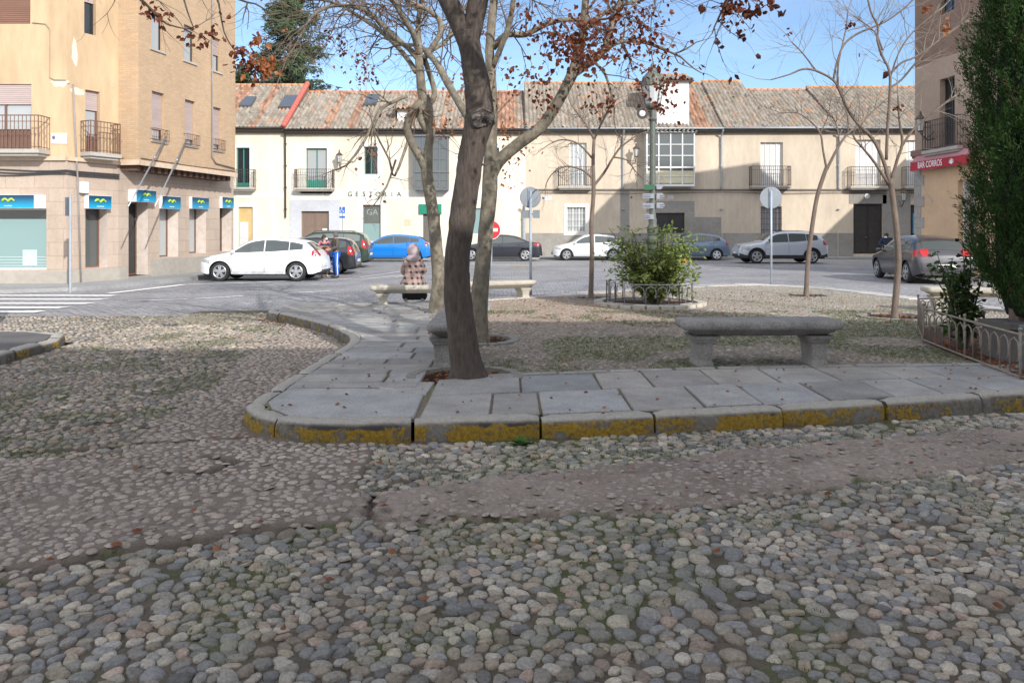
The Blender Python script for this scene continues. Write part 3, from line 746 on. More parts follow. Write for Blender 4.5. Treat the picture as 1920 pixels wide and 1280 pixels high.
# ---- roof of barrel tiles
M_TILE = mat('clay_tile', (.3, .3, .3), rough=.85, var=.35, sc=9, big=.15, bigsc=1.5, bump=.4, bsc=40, attr=True, spec=.3)
def roof(name, x0, x1, ye, ze, yr, zr, parent, colf, per=.24, rows=16, seed=0, m=None, both=True):
    nx = int((x1 - x0) / per); S = 6; us = np.arange(nx * S + 1) / S; rg = np.random.default_rng(seed)
    L_ = math.hypot(yr - ye, zr - ze); ny, nz = -(zr - ze) / L_, (yr - ye) / L_
    Vs, Cs = [], []; tile = np.minimum(np.floor(us).astype(int), nx - 1)
    prof = np.where((us % 1) < .5, np.sin((us % 1) * 2 * np.pi) * .075, -np.sin(((us % 1) - .5) * 2 * np.pi) * .045)
    jit = rg.normal(0, .012, (rows, nx)); sag = .05 * (vn(np.arange(nx) * .3, np.zeros(nx), 1., seed) - .5)
    base = np.zeros((rows, nx, 3))
    for k in range(rows):
        base[k] = colf((np.arange(nx) + .5) / nx * (x1 - x0) + x0, (k + .5) / rows, rg)
    for k in range(rows):
        for t_, lift in ((k / rows, .03), ((k + 1) / rows, -.005)):
            h = prof + lift + jit[k][tile] + sag[tile]
            V = np.stack([x0 + us * per * (x1 - x0) / (nx * per), ye + (yr - ye) * t_ + ny * h, ze + (zr - ze) * t_ + nz * h], -1)
            Vs.append(V); Cs.append(base[k][tile])
    n = len(us); V = np.concatenate(Vs); C = np.concatenate(Cs); Q = []
    i = np.arange(n - 1)
    for k in range(2 * rows - 1):
        Q.append(np.stack([k * n + i, k * n + i + 1, (k + 1) * n + i + 1, (k + 1) * n + i], -1))
    o = np_mesh(name, V, np.concatenate(Q), None, C, m or M_TILE, True, parent)
    # under-board, back slope
    mb = MB(); mb.prism([(x0, ye, ze - .05), (x0, yr, zr - .05), (x0, 2 * yr - ye, ze - .05)], (x1 - x0, 0, 0)); mb.build('roof_body', mat('roof_boards', (.22, .16, .12), rough=.9), parent)
    # ridge tiles
    mb = MB(); x = x0 + .02
    while x < x1 - .1:
        L2 = min(.42, x1 - x); mb.cc = tuple(np.array([.52, .24, .12]) * random.uniform(.8, 1.15)); mb.tube([(x, yr, zr + .0), (x + L2 + .02, yr, zr + .015)], [.12, .10], 8); x += L2
    mb.build('ridge_tiles', M_TILE, parent, smooth=True, col=True)
    return o
GREYT = np.array([.31, .275, .235]); REDT = np.array([.36, .215, .15])
def tc_grey(u, t, rg):
    c = GREYT * rg.uniform(.7, 1.14, (len(u), 1)); r_ = rg.random(len(u)) < .05
    c[r_] = np.array([.40, .25, .17]); return c
def tc_mix(frac, sc_=1.3, seed=5):
    def f(u, t, rg):
        s = vn(u, u * 0, sc_ * 1.6, seed) + rg.uniform(-.05, .05, len(u)) + .10 * (vn(u, u * 0 + t * 4, 1., seed + 2) - .5); c = tc_grey(u, t, rg)
        fr = np.interp(u, *frac) if isinstance(frac, tuple) else frac
        m = s > 1 - fr; c[m] = REDT * rg.uniform(.75, 1.25, (m.sum(), 1)) * (1 - .35 * (rg.random((m.sum(), 1)) < .3)); return c
    return f
def U(px, Y=46.): return (px - CX) * Y / F
def Z(py, Y=46.): return CH + (HZ - py) * Y / F
B = PL_((0, 46.), (1, 0))

def stucco(name, col, **k):
    m = mat(name, col, rough=.9, var=.11, sc=5, big=.15, bigsc=.9, bump=.15, bsc=30, stretch=(1, 1, .3), **k); return m
CREAM = stucco('cream_stucco', (.74, .67, .54)); TAN = stucco('tan_stucco', (.56, .475, .375)); CEMENT = mat('cement_render', (.29, .275, .25), rough=.95, var=.15, big=.2, bump=.2); PEEL = mat('peeling_render', (.46, .38, .33), rough=.95, var=.25, sc=5, big=.2)
WTRIM = mat('white_trim', (.76, .73, .66), rough=.85, var=.05)
PALE = stucco('pale_cream_stucco', (.66, .60, .49))

def house(name, label, x0, x1, ops, wm, eave_y, ridge_y, tf, seed, zc=None, gutter=ZINC, yr=51., soff=0., rs=None):
    t = thing(name, label, 'house', (U((x0 + x1) / 2), 46, 0)); u0, u1 = U(x0), U(x1); ze = Z(eave_y, 45.6)
    mb = MB(); wallmesh(mb, B, u0, u1, -.4, ze, ops)
    mb.box(u0, u1, 46.5, 55, -.4, ze); mb.build('wall', wm, t)
    for (ra, rb, rr_) in (rs or [(x0, x1, ridge_y)]): roof('roof', U(ra), U(rb), 45.55, ze, yr, Z(rr_, yr), t, tf, seed=seed)
    mb = MB(); mb.box(u0, u1, 45.62, 46.0, ze - .14, ze - .08); mb.box(u0, u1, 45.85, 46.0, ze - .26, ze - .14); mb.build('eaves', mat('eaves_board', (.22, .19, .16), rough=.9), t)
    mb = MB(); mb.tube([(u0 + .02, 45.46, ze - .02), (u1 - .02, 45.46, ze - .0)], .06, 8); mb.build('gutter', gutter, t, smooth=True)
    return t
def pipe(px, y0, y1, t, m=ZINC, r=.055, Y=45.9):
    mb = MB(); x = U(px); mb.tube([(x, Y - .38, Z(y0)), (x, Y - .04, Z(y0) - .3), (x, Y, Z(y1))], r, 8)
    for k in range(4): mb.box(x - r - .02, x + r + .02, Y - r - .01, Y + .08, Z(y0) - .8 - k * 1.3, Z(y0) - .75 - k * 1.3)
    mb.build('drainpipe', m, t, smooth=False)
def trim(t, x0, y0, x1, y1, w, m=None, d=.02, bottom=True, name='surround'):
    m = m or WTRIM; u0, u1, z0, z1 = B.rect(x0, y0, x1, y1); mb = MB(); w = w * 46 / F
    mb.box(u0 - w, u0, 0, d, z0 - (w if bottom else 0), z1 + w, B.M); mb.box(u1, u1 + w, 0, d, z0 - (w if bottom else 0), z1 + w, B.M); mb.box(u0, u1, 0, d, z1, z1 + w, B.M)
    if bottom: mb.box(u0, u1, 0, d, z0 - w, z0, B.M)
    return mb.build(name, m, t)

# --- house A
rA = [B.rect(443, 277, 468, 357), B.rect(447, 388, 474, 478)]
hA = house('row_house', 'cream terrace house with a green balcony door, next to the blue-signed corner building', 330, 536, [(*r, .2) for r in rA], CREAM, 240, 160, tc_mix(.22, 1.1, 8), 1, gutter=P_DK)
window(B, rA[0], hA, fm=P_GR, gm=G_DK, leaves=2, panel=.18); balcony(B, U(430), U(481), Z(352), 1.05, hA)
dm = MB(); u0, u1, z0, z1 = rA[1]; dm.box(u0, u1, -.19, -.13, z0, z1, B.M); dd_ = dm.build('door', mat('ochre_door', (.55, .40, .18), rough=.6), hA)
dm = MB(); dm.box(u0 + .05, u0 + .55, -.128, -.12, z0 + .3, z1 - .9, B.M); dm.build('poster', mat('poster_paper', (.6, .6, .62), rough=.6, var=.3, sc=12), dd_)
trim(hA, 447, 388, 474, 478, 8, bottom=False); pipe(536, 246, 408, hA, m=P_DK); trim(hA, 443, 277, 468, 357, 5)
mb = MB(); mb.box(U(443), U(535), 0, .015, Z(372), Z(362), B.M); mb.build('string_course', WTRIM, hA)
def skylight(px0, py0, px1, py1, t, zr, ze, yr=51.):
    # on the slope: find v so that the projected row matches
    def onroof(px, py):
        s = (zr - ze) / (yr - 45.55); k = (HZ - py) / F
        Y = (ze - 45.55 * s - CH) / (k - s); return Vector(((px - CX) * Y / F, Y, CH + k * Y))
    a, b = onroof(px0, py1), onroof(px1, py1); c, d_ = onroof(px1, py0), onroof(px0, py0); c.x = b.x; d_.x = a.x
    up = Vector((0, -(zr - ze), yr - 45.55)).normalized(); mb = MB(); lo = [p + up * .0 for p in (a, b, c, d_)]; mb.prism(lo, up * .16)
    w = mb.build('skylight', mat('dark_zinc', (.10, .11, .12), rough=.4), t)
    ce = (a + b + c + d_) / 4; mb = MB(); q = [ce + (p - ce) * .78 + up * .165 for p in (a, b, c, d_)]; mb.poly(q); mb.build('pane', glassmat('skylight_glass', (.10, .12, .15), .1), w)
zeA = Z(240, 45.6)
skylight(449, 185, 470, 202, hA, Z(160, 51), zeA); skylight(522, 183, 550, 204, hA, Z(160, 51), zeA)
mb = MB(); x = U(536)
for k in range(18):
    t0 = k / 18; y = 45.5 + 5.4 * t0; z = zeA + (Z(160, 51) - zeA) * t0; mb.tube([(x, y, z + .1), (x, y + .34, z + .1 + .23)], [.17, .15], 7)
mb.build('verge_tiles', mat('red_roof_paint', (.55, .13, .10), rough=.7, var=.25, sc=7), hA, smooth=True)

# --- house B (with the big lettering)
ops = {k: B.rect(*v) for k, v in dict(bal=(574, 278, 613, 353), win=(683, 275, 708, 327), door=(565, 396, 617, 480), shop=(680, 384, 714, 452), d2=(793, 400, 825, 478), w3=(908, 277, 936, 325), w4=(872, 390, 905, 440)).items()}
hB = house('row_house', 'long cream terrace house with green windows, a stone doorway and spaced dark wall lettering', 536, 985, [(*r, .2) for r in ops.values()], CREAM, 243, 173, tc_mix(([-14, -11.5, -9, -8, 1], [.10, .16, .26, .42, .42]), .9, 4), 2, gutter=P_DK)
window(B, ops['bal'], hB, fm=P_GR, leaves=2, panel=.2, gm=G_CU); balcony(B, U(556), U(628), Z(353), 1.1, hB); window(B, ops['win'], hB, fm=P_GR, leaves=2)
window(B, ops['w3'], hB, fm=P_GR, leaves=2); window(B, ops['w4'], hB, fm=P_WH, gm=G_FR, leaves=1)
for k in ('bal', 'win'): trim(hB, *dict(bal=(574, 278, 613, 353), win=(683, 275, 708, 327))[k], 10)
trim(hB, 680, 384, 714, 452, 9, bottom=False)
def door(pl, r, bld, m, d=.18, leaves=2, panels=3, name='door'):
    u0, u1, z0, z1 = r[:4]; mb = MB(); mb.box(u0, u1, -d, -d + .05, z0, z1, pl.M); w = (u1 - u0) / leaves
    for i in range(leaves):
        for k in range(panels):
            za = z0 + .1 + (z1 - z0 - .15) * k / panels; zb = z0 + (z1 - z0 - .15) * (k + 1) / panels
            mb.box(u0 + i * w + .09, u0 + (i + 1) * w - .09, -d + .05, -d + .068, za, zb, pl.M)
        mb.box(u0 + (i + 1) * w - .015, u0 + (i + 1) * w + .015, -d + .05, -d + .075, z0, z1, pl.M)
    o = mb.build(name, m, bld); h = MB(); h.ell(pl.p((u0 + u1) / 2 - .07, z0 + 1.0, -d + .08), (.03, .03, .03), 6, 4); h.build('handle', ZINC, o); return o
door(B, ops['door'], hB, mat('old_wood', (.20, .145, .115), rough=.8, var=.2, stretch=(8, 1, .6)), d=.19)
mb = MB(); u0, u1, z0, z1 = ops['door']; mb.box(u1 - .42, u1 - .14, -.11, -.1, z0 + 1.2, z0 + 1.65, B.M); mb.build('paper_notice', P_WH, hB)
trim(hB, 565, 396, 617, 480, 21, m=mat('grey_stone_frame', (.50, .52, .56), rough=.8, var=.1), d=.05, bottom=False)
window(B, ops['shop'], hB, fm=mat('grey_frame', (.2, .24, .24)), gm=G_MID, leaves=1)
mb = MB(); u0, u1, z0, z1 = ops['shop']; mb.box(u0 + .03, u1 - .03, -.165, -.16, z0 + .02, z0 + 1.05, B.M); mb.build('frosted_film', G_FR, hB)
put_text('window_lettering', 'GA', .5, B.M @ Matrix.Translation(((u0 + u1) / 2, -.155, z1 - .45)) @ Matrix.Rotation(R(90), 4, 'X'), mat('grey_letter', (.28, .33, .32)), hB)
door(B, ops['d2'], hB, mat('grey_door', (.13, .12, .11), rough=.6), leaves=1)
mb = MB(); mb.box(U(786), U(828), .0, .12, Z(401), Z(383), B.M); gs = mb.build('shop_sign', mat('sign_green', (.01, .22, .14), rough=.4), hB)
mb = MB(); mb.box(U(812), U(819), .12, .127, Z(392), Z(386), B.M); mb.build('sign_mark', P_WH, gs)
mb = MB(); mb.box(U(545), U(976), 0, .02, Z(374), Z(356), B.M); mb.build('string_course', WTRIM, hB)
M_LET = mat('dark_green_letter', (.04, .09, .07), rough=.5)
for i, ch in enumerate('GESTORIA'):
    put_text('wall_letter', ch, .40, B.M @ Matrix.Translation((U(656.5 + i * 13.1), .03, Z(364.5))) @ Matrix.Rotation(R(90), 4, 'X') @ Matrix.Rotation(R(0), 4, 'Y'), M_LET, hB, thick=.02)
mb = MB(); mb.box(U(758), U(770), 0, .02, Z(423), Z(411), B.M); mb.build('wall_plaque', mat('beige_plaque', (.55, .5, .35)), hB)
skylight(682, 181, 706, 199, hB, Z(173, 51), Z(243, 45.6))
# small white dormer
def dormer(px0, px1, py0, py1, t, Y, depth, seed, roofh=.5):
    x0, x1 = (px0 - CX) * Y / F, (px1 - CX) * Y / F; z0, z1 = Z(py1, Y), Z(py0, Y)
    mb = MB(); mb.box(x0, x1, Y, Y + depth, z0 - .4, z1); d_ = mb.build('dormer', P_WH, t)
    roof('dormer_roof', x0 - .25, x1 + .28, Y - .28, z1 + .03, Y + depth * .6, z1 + roofh, d_, tc_grey, rows=4, seed=seed); return d_
dormer(745, 763, 206, 232, hB, 46.6, 1.5, 5, .3)
# lantern on bracket
def wall_lantern(pl, u, z, parent=None, top=False, label=None, loc=None):
    o_ = pl.p(u, z, .55); t = thing('wall_lantern', label, 'lantern', pl.p(u, z, 0)) if top else parent
    mb = MB(); mb.tube([pl.p(u, z - .45, 0), pl.p(u, z - .5, .3), pl.p(u, z - .3, .5), pl.p(u, z - .22, .55)], .025, 6); mb.tube([pl.p(u, z - .15, 0), pl.p(u, z - .45, .3)], .018, 5)
    mb.lathe([(.03, .62), (.05, .52), (.04, .47), (.2, .33), (.23, .30), (.17, .29)], o_, 6); mb.lathe([(.10, -.2), (.12, -.16), (.09, -.14)], o_, 6)
    for k in range(6):
        a = 2 * math.pi * k / 6; mb.tube([o_ + Vector((.11 * math.cos(a), .11 * math.sin(a), -.15)), o_ + Vector((.17 * math.cos(a), .17 * math.sin(a), .3))], .009, 4)
    mb.build('bracket', mat('brass_iron', (.10, .07, .05), rough=.5), t)
    mb = MB(); mb.lathe([(.095, -.14), (.155, .28)], o_, 6); mb.build('lantern_glass', glassmat('lantern_glass', (.5, .52, .52), .2), t); return t
wall_lantern(B, U(640), Z(302), top=True, label='brass wall lantern on the cream house beside the green balcony door')
# dark glazed bay
def bay(pl, x0, x1, ytop, ymid, ybot, t, fm, gm, depth=.7, cols=4, name='bay_window', slabm=None, curtain=None):
    u0, u1 = U(x0, 46 - depth), U(x1, 46 - depth); zt, zm, zb = Z(ytop, 46 - depth), Z(ymid, 46 - depth), Z(ybot, 46 - depth)
    f = MB(); f.box(u0, u1, 0, depth, zb - .14, zb, pl.M); f.box(u0 - .06, u1 + .06, 0, depth + .06, zt, zt + .1, pl.M); f.box(u0 - .02, u1 + .02, .003, depth + .03, zm - .05, zm + .05, pl.M)
    zr_ = [(zb, zm - .05, 2), (zm + .05, zt, 3)]
    for (a, b, nr) in zr_:
        for k in range(cols + 1):
            u = u0 + .035 + (u1 - u0 - .07) * k / cols; f.box(u - .035, u + .035, depth - .06, depth, a, b, pl.M)
        for k in range(1, nr): z = a + (b - a) * k / nr; f.box(u0 + .07, u1 - .07, depth - .05, depth - .006, z - .02, z + .02, pl.M)
        for u in (u0 + .03, u1 - .03):
            for q in (.03, depth / 2): f.box(u - .03, u + .03, q - .03, q + .03, a, b, pl.M)
            for k in range(1, nr): z = a + (b - a) * k / nr; f.box(u - .02, u + .02, .06, depth - .06, z - .02, z + .02, pl.M)
    w = f.build(name, fm, t); g = MB(); g.box(u0 + .05, u1 - .05, 0.004, depth - .045, zb + .01, zt - .01, pl.M); g.build('bay_glass', gm, w)
    if curtain is not None:
        c = MB(); c.box(u0 + .08, u1 - .08, depth - .046, depth - .036, zb + .05, zb + (zm - zb) * .8, pl.M); c.build('curtain', curtain, w)
    return w
bay(B, 776, 840, 256, 322, 352, hB, mat('grey_iron_frame', (.12, .13, .15), rough=.5), G_MID, cols=4)
mb = MB(); mb.tube([(U(657), 51, Z(175, 51)), (U(657), 51, Z(25, 51))], .035, 5)
for k in range(6): mb.tube([(U(657) - .5 + .04 * k, 51, Z(40 + 14 * k, 51)), (U(657) + .5 - .04 * k, 51, Z(40 + 14 * k, 51))], .012, 4)
mb.build('aerial', ZINC, hB)

# --- house C
ops = {k: B.rect(*v) for k, v in dict(bal=(1068, 268, 1100, 348), low=(1063, 388, 1098, 435), door=(1228, 399, 1284, 480)).items()}
hC = house('row_house', 'tan terrace house with a white glazed bay and white attic dormer behind the lamp post', 985, 1354, [(*r, .22) for r in ops.values()], TAN, 241, 156, tc_mix(([-1, 1, 10.9, 10.95, 11.85, 11.9, 14], [.05, .03, .03, 1.3, 1.3, .03, .03]), 2., 9), 3)
window(B, ops['bal'], hC, fm=P_WH, gm=G_CU, leaves=4, d=.2); balcony(B, U(1046), U(1110), Z(350), 1.15, hC, curl=False)
w = window(B, ops['low'], hC, fm=P_WH, gm=G_CU, leaves=3, d=.2)
def grille(pl, r, parent, m=IRON, d=.03, n=6, rows=4):
    u0, u1, z0, z1 = r[:4]; mb = MB()
    for k in range(n + 1): u = u0 + (u1 - u0) * k / n; mb.tube([pl.p(u, z0 - .03, d), pl.p(u, z1 + .03, d)], .011, 4)
    for k in range(rows + 1): z = z0 + (z1 - z0) * k / rows; mb.tube([pl.p(u0 - .04, z, d), pl.p(u1 + .04, z, d)], .012, 4)
    mb.build('grille', m, parent)
grille(B, ops['low'], w, m=P_WH); door(B, ops['door'], hC, P_DK, leaves=2, panels=1)
trim(hC, 1063, 388, 1098, 435, 6, d=.03)
bay(B, 1212, 1303, 250, 314, 345, hC, P_WH, G_MID, cols=4, depth=.75, curtain=mat('net_curtain', (.6, .55, .38)))
bx0, bx1 = U(1212, 45.25), U(1303, 45.25); roof('bay_roof', bx0 - .12, bx1 + .12, 45.1, Z(250, 45.25) + .1, 46.0, Z(244, 45.25) + .16, hC, tc_grey, rows=3, seed=31)
dormer(1232, 1292, 152, 236, hC, 46.0, 3.2, 6, .75)
mb = MB(); mb.box(U(1163), U(1180), 0, .012, Z(440), Z(357), B.M); mb.box(U(1212), U(1302), 0, .016, Z(398), Z(377), B.M); mb.box(U(1302), U(1352), 0, .014, Z(440), Z(407), B.M); mb.box(U(1284), U(1302), 0, .013, Z(440), Z(399), B.M); mb.build('cement_patch', CEMENT, hC)
mb = MB(); mb.box(U(986), U(1353), 0, .02, -.35, Z(437), B.M); mb.build('plinth', CEMENT, hC); pipe(1168, 246, 352, hC); pipe(1352, 246, 350, hC); pipe(982, 385, 452, hC, r=.09)
def course(x0, x1, t):
    mb = MB(); mb.box(U(x0), U(x1), .0, .06, Z(358), Z(354.5), B.M); mb.tube([(U(x0), 45.9, Z(361)), (U((x0 + x1) / 2), 45.9, Z(363)), (U(x1), 45.9, Z(361))], .02, 5); mb.build('string_course', mat('dark_course', (.16, .14, .12), rough=.9), t)
course(1000, 1353, hC)
mb = MB(); mb.box(U(1017), U(1035), 0, .02, Z(376), Z(367), B.M); sg = mb.build('street_name_plate', mat('pale_plate', (.62, .6, .6)), hC)
mb = MB(); mb.box(U(1252), U(1263), 0, .02, Z(374), Z(366), B.M); mb.build('house_plate', mat('pale_plate', (.62, .6, .6)), hC)
wall_lantern(B, U(1190), Z(290), top=True, label='dark wall lantern on the tan house, left of the white glazed bay')

# --- house D
ops = {k: B.rect(*v) for k, v in dict(bal=(1426, 267, 1468, 350), low=(1427, 388, 1465, 442)).items()}
hD = house('row_house', 'tan house with one shuttered balcony window above a barred window, right of the glazed bay', 1354, 1571, [(*r, .25) for r in ops.values()], TAN, 240, 155, tc_grey, 4, rs=[(1354, 1436, 153), (1436, 1571, 169)])
window(B, ops['bal'], hD, fm=P_WH, gm=mat('white_shutter', (.62, .61, .60), rough=.6), leaves=4, d=.22); balcony(B, U(1404), U(1478), Z(349), 1.15, hD, curl=False)
w = window(B, ops['low'], hD, fm=mat('grey_shutter_frame', (.25, .25, .26)), gm=mat('grey_shutter', (.30, .30, .31)), leaves=2, d=.2); grille(B, ops['low'], w, n=7, rows=5)
mb = MB(); mb.box(U(1355), U(1570), 0, .02, -.35, Z(437), B.M); mb.build('plinth', CEMENT, hD); pipe(1572, 246, 352, hD); course(1355, 1570, hD)

# --- house E
ops = {k: B.rect(*v) for k, v in dict(bal=(1604, 262, 1651, 350), bal2=(1699, 263, 1736, 350), door=(1600, 382, 1655, 476), d2=(1707, 384, 1740, 476)).items()}
hE = house('row_house', 'tan house with a large dark double door at the right end of the terrace', 1571, 1960, [(*r, .25) for r in ops.values()], TAN, 240, 164, tc_grey, 5)
for k in ('bal', 'bal2'): window(B, ops[k], hE, fm=P_WH, gm=mat('white_shutter', (.62, .61, .60), rough=.6), leaves=4, d=.22)
balcony(B, U(1588), U(1662), Z(350), 1.15, hE, curl=False); balcony(B, U(1690), U(1750), Z(350), 1.15, hE, curl=False)
door(B, ops['door'], hE, mat('black_wood', (.035, .03, .028), rough=.6, var=.3), panels=3); door(B, ops['d2'], hE, P_DK, leaves=1, panels=1)
mb = MB(); mb.box(U(1592), U(1662), 0, .02, Z(382), Z(358), B.M); mb.box(U(1655), U(1707), 0, .02, -.35, Z(366), B.M); mb.box(U(1572), U(1600), 0, .02, -.35, Z(437), B.M); mb.build('cement_patch', CEMENT, hE)
mb = MB(); mb.box(U(1713), U(1719), -.1, -.09, Z(438), Z(400), B.M); mb.build('blue_poster', mat('blue_poster', (.06, .30, .55)), hE); course(1571, 1750, hE)
mb = MB(); mb.lathe([(.0, -.03), (.16, -.025), (.16, 0)], (U(1625), 45.95, Z(368)), 14, 'y'); mb.build('wall_lamp', P_WH, hE)
wall_lantern(B, U(1686), Z(372), top=True, label='lantern on the wall of the right-end terrace house, right of its dark double door')
# neighbouring houses out of frame on both sides
mb = MB(); mb.box(-60, U(330) - .05, 46.1, 56, -.4, 8); tag(mb.build('back_house', CREAM), 'plain cream building hidden behind the left corner building', 'house')

# ================================================================ left corner building
Bp = Vector((-13.02, 25.4, 0)); P1 = PL_((-13.8, 23.8), (1, 0)); P2 = PL_((-13.8, 23.8), (Bp.x + 13.8, Bp.y - 23.8)); P3 = PL_((Bp.x, Bp.y), (.2, 1))
n3 = P3.n; E0 = Bp + n3 * .75; PR = PL_((Bp.x, Bp.y), (n3.x, n3.y)); P3u = PL_((E0.x, E0.y), (.2, 1))

def brickmat(name, c1, c2, mo, w=.25, h=.07, ms_=.008, var=.15):
    global nt_, Lk
    m, nt_, b_ = _nodes(name); Lk = nt_.links; b_.inputs['Roughness'].default_value = .9
    g = N(nt_, 'ShaderNodeNewGeometry'); tc = N(nt_, 'ShaderNodeTexCoord'); s = N(nt_, 'ShaderNodeSeparateXYZ'); Lk.new(tc.outputs['Object'], s.inputs[0])
    cb = N(nt_, 'ShaderNodeCombineXYZ'); Lk.new(ma('ADD', s.outputs['X'], s.outputs['Y']), cb.inputs[0]); Lk.new(s.outputs['Z'], cb.inputs[1])
    br = N(nt_, 'ShaderNodeTexBrick', Scale=1.); br.inputs['Brick Width'].default_value = w; br.inputs['Row Height'].default_value = h; br.inputs['Mortar Size'].default_value = ms_
    br.inputs['Color1'].default_value = (*c1, 1); br.inputs['Color2'].default_value = (*c2, 1); br.inputs['Mortar'].default_value = (*mo, 1); Lk.new(cb.outputs[0], br.inputs['Vector'])
    nA = N(nt_, 'ShaderNodeTexNoise', Scale=.7, Detail=6., Roughness=.7); nB = N(nt_, 'ShaderNodeTexNoise', Scale=18., Detail=3.)
    mp = N(nt_, 'ShaderNodeMapping'); mp.inputs['Scale'].default_value = (1, 1, .35); Lk.new(tc.outputs['Object'], mp.inputs[0]); Lk.new(mp.outputs[0], nA.inputs['Vector']); Lk.new(tc.outputs['Object'], nB.inputs['Vector'])
    sc_ = ma('MULTIPLY', mrg(nA.outputs['Fac'], .3, .7, 1 - var, 1 + var), mrg(nB.outputs['Fac'], .3, .7, .94, 1.06))
    vm = N(nt_, 'ShaderNodeVectorMath', _operation='SCALE'); Lk.new(br.outputs['Color'], vm.inputs[0]); Lk.new(sc_, vm.inputs['Scale']); Lk.new(vm.outputs[0], b_.inputs['Base Color'])
    bp = N(nt_, 'ShaderNodeBump', Strength=.4, Distance=.01); Lk.new(br.outputs['Fac'], bp.inputs['Height']); bp.invert = True; Lk.new(bp.outputs['Normal'], b_.inputs['Normal']); return m
BRK = brickmat('yellow_brick', (.46, .315, .195), (.52, .365, .23), (.41, .31, .215), var=.10)
STN = brickmat('pink_stone', (.42, .33, .265), (.46, .37, .30), (.36, .29, .24), w=.9, h=.42, ms_=.012, var=.12)
YST = mat('yellow_stucco', (.53, .385, .24), rough=.9, var=.12, sc=4, big=.18, bigsc=1.2, stretch=(1, 1, .25))
RVL = mat('pale_reveal', (.62, .54, .48), rough=.85)
LB = thing('corner_building', 'tall yellow-brick corner building above a stone ground floor with blue shop signs', 'building', (-14, 26, 0))
o1 = {k: P1.rect(*v) for k, v in dict(shop=(-44, 390, 87, 506), w1=(-44, 158, 59, 283), w2=(-44, -30, 57, 45)).items()}
o2 = {k: P2.rect(*v) for k, v in dict(g=(160, 390, 201, 503), w1=(160, 168, 187, 290), w2=(158, -12, 180, 62)).items()}
o3 = {k: P3.rect(*v) for k, v in dict(door=(241, 378, 277, 518), a=(299, 388, 334, 483), b=(355, 387, 386, 476), c=(412, 386, 434, 472)).items()}
o3u = {k: P3u.rect(*v) for k, v in dict(a=(285, 170, 308, 262), b=(347, 186, 366, 271), c=(400, 200, 415, 280), d=(284, 22, 307, 90), e=(345, 45, 366, 112), f=(398, 68, 414, 131), g=(285, -160, 307, -90), h=(346, -120, 366, -55)).items()}
zsc = P1.uz(0, 300)[1]; L2 = (Bp - Vector((-13.8, 23.8, 0))).length; L3 = 6.9; L3u = 5.8; ZT = 13.5
mb = MB(); wallmesh(mb, P1, -14, 0, -.6, zsc, [(*o1['shop'], .25)]); wallmesh(mb, P2, 0, L2, -.6, zsc, [(*o2['g'], .45)], 0, 1); wallmesh(mb, P3, 0, L3, -.6, zsc, [(*o3[k], .5) for k in o3], 0, 1)
a = P3.p(L3, 0); mb.quad(P3.p(L3, -.6), P3.p(L3, -.6, -12), P3.p(L3, ZT, -12), P3.p(L3, ZT)); mb.build('ground_floor_wall', [STN, RVL], LB)
mb = MB(); wallmesh(mb, P1, -14, 0, zsc, ZT, [(*o1[k], .14) for k in ('w1', 'w2')]); wallmesh(mb, P2, 0, L2, zsc, ZT, [(*o2['w1'], .2), (*o2['w2'], .2)]); mb.build('stucco_wall', YST, LB)
mb = MB(); wallmesh(mb, PR, 0, .75, zsc, ZT, []); wallmesh(mb, P3u, 0, L3u, zsc, ZT, [(*o3u[k], .22) for k in o3u]); mb.quad(P3u.p(L3u, zsc), P3u.p(L3u, zsc, -1.2), P3u.p(L3u, ZT, -1.2), P3u.p(L3u, ZT)); mb.build('brick_wall', BRK, LB)
mb = MB(); mb.poly([P1.p(-14, ZT), P1.p(0, ZT), P3.p(0, ZT), PR.p(.75, ZT), P3u.p(L3u, ZT), P3.p(L3, ZT), P3.p(L3, ZT, -12), P1.p(-14, ZT, -12)]); mb.build('flat_roof', CEMENT, LB)
# jetty: soffit, moulding and brackets
mb = MB(); mb.poly([P3.p(0, zsc - .002), PR.p(.75, zsc - .002), P3u.p(L3u, zsc - .002), P3.p(L3u, zsc - .002)])
for k in range(16): mb.box(.1 + k * .36, .26 + k * .36, .0, .62, zsc - .2, zsc - .004, P3.M)
mb.build('soffit', mat('brown_soffit', (.12, .07, .05), rough=.8), LB)
mb = MB(); mb.box(-.02, L3u + .05, .0, .07, zsc - .03, zsc + .14, P3u.M); mb.box(-.0, .82, .0, .07, zsc - .03, zsc + .14, PR.M); mb.box(-14, .0, .0, .08, zsc - .02, zsc + .1, P1.M); mb.box(0, L2, 0, .08, zsc - .02, zsc + .1, P2.M); mb.build('string_course', mat('pale_moulding', (.58, .45, .33), rough=.85), LB)
mb = MB(); mb.box(-14, .02, .0, .04, -.6, P1.uz(0, 508)[1], P1.M); mb.box(0, L2 + .01, .0, .045, -.6, P2.uz(160, 505)[1], P2.M)
zp0 = P3.uz(235, 498)[1]; d0, d1 = o3['door'][0], o3['door'][1]
mb.box(.0, d0 - .1, .0, .045, -.6, zp0, P3.M); mb.box(d1 + .1, L3, .0, .045, -.6, P3.uz(300, 485)[1], P3.M); mb.build('plinth', mat('grey_plinth', (.36, .33, .29), rough=.9, var=.12), LB)
mb = MB(); mb.box(d0, d1, -.45, .1, -.3, o3['door'][2], P3.M); mb.build('doorstep', CEMENT, LB)
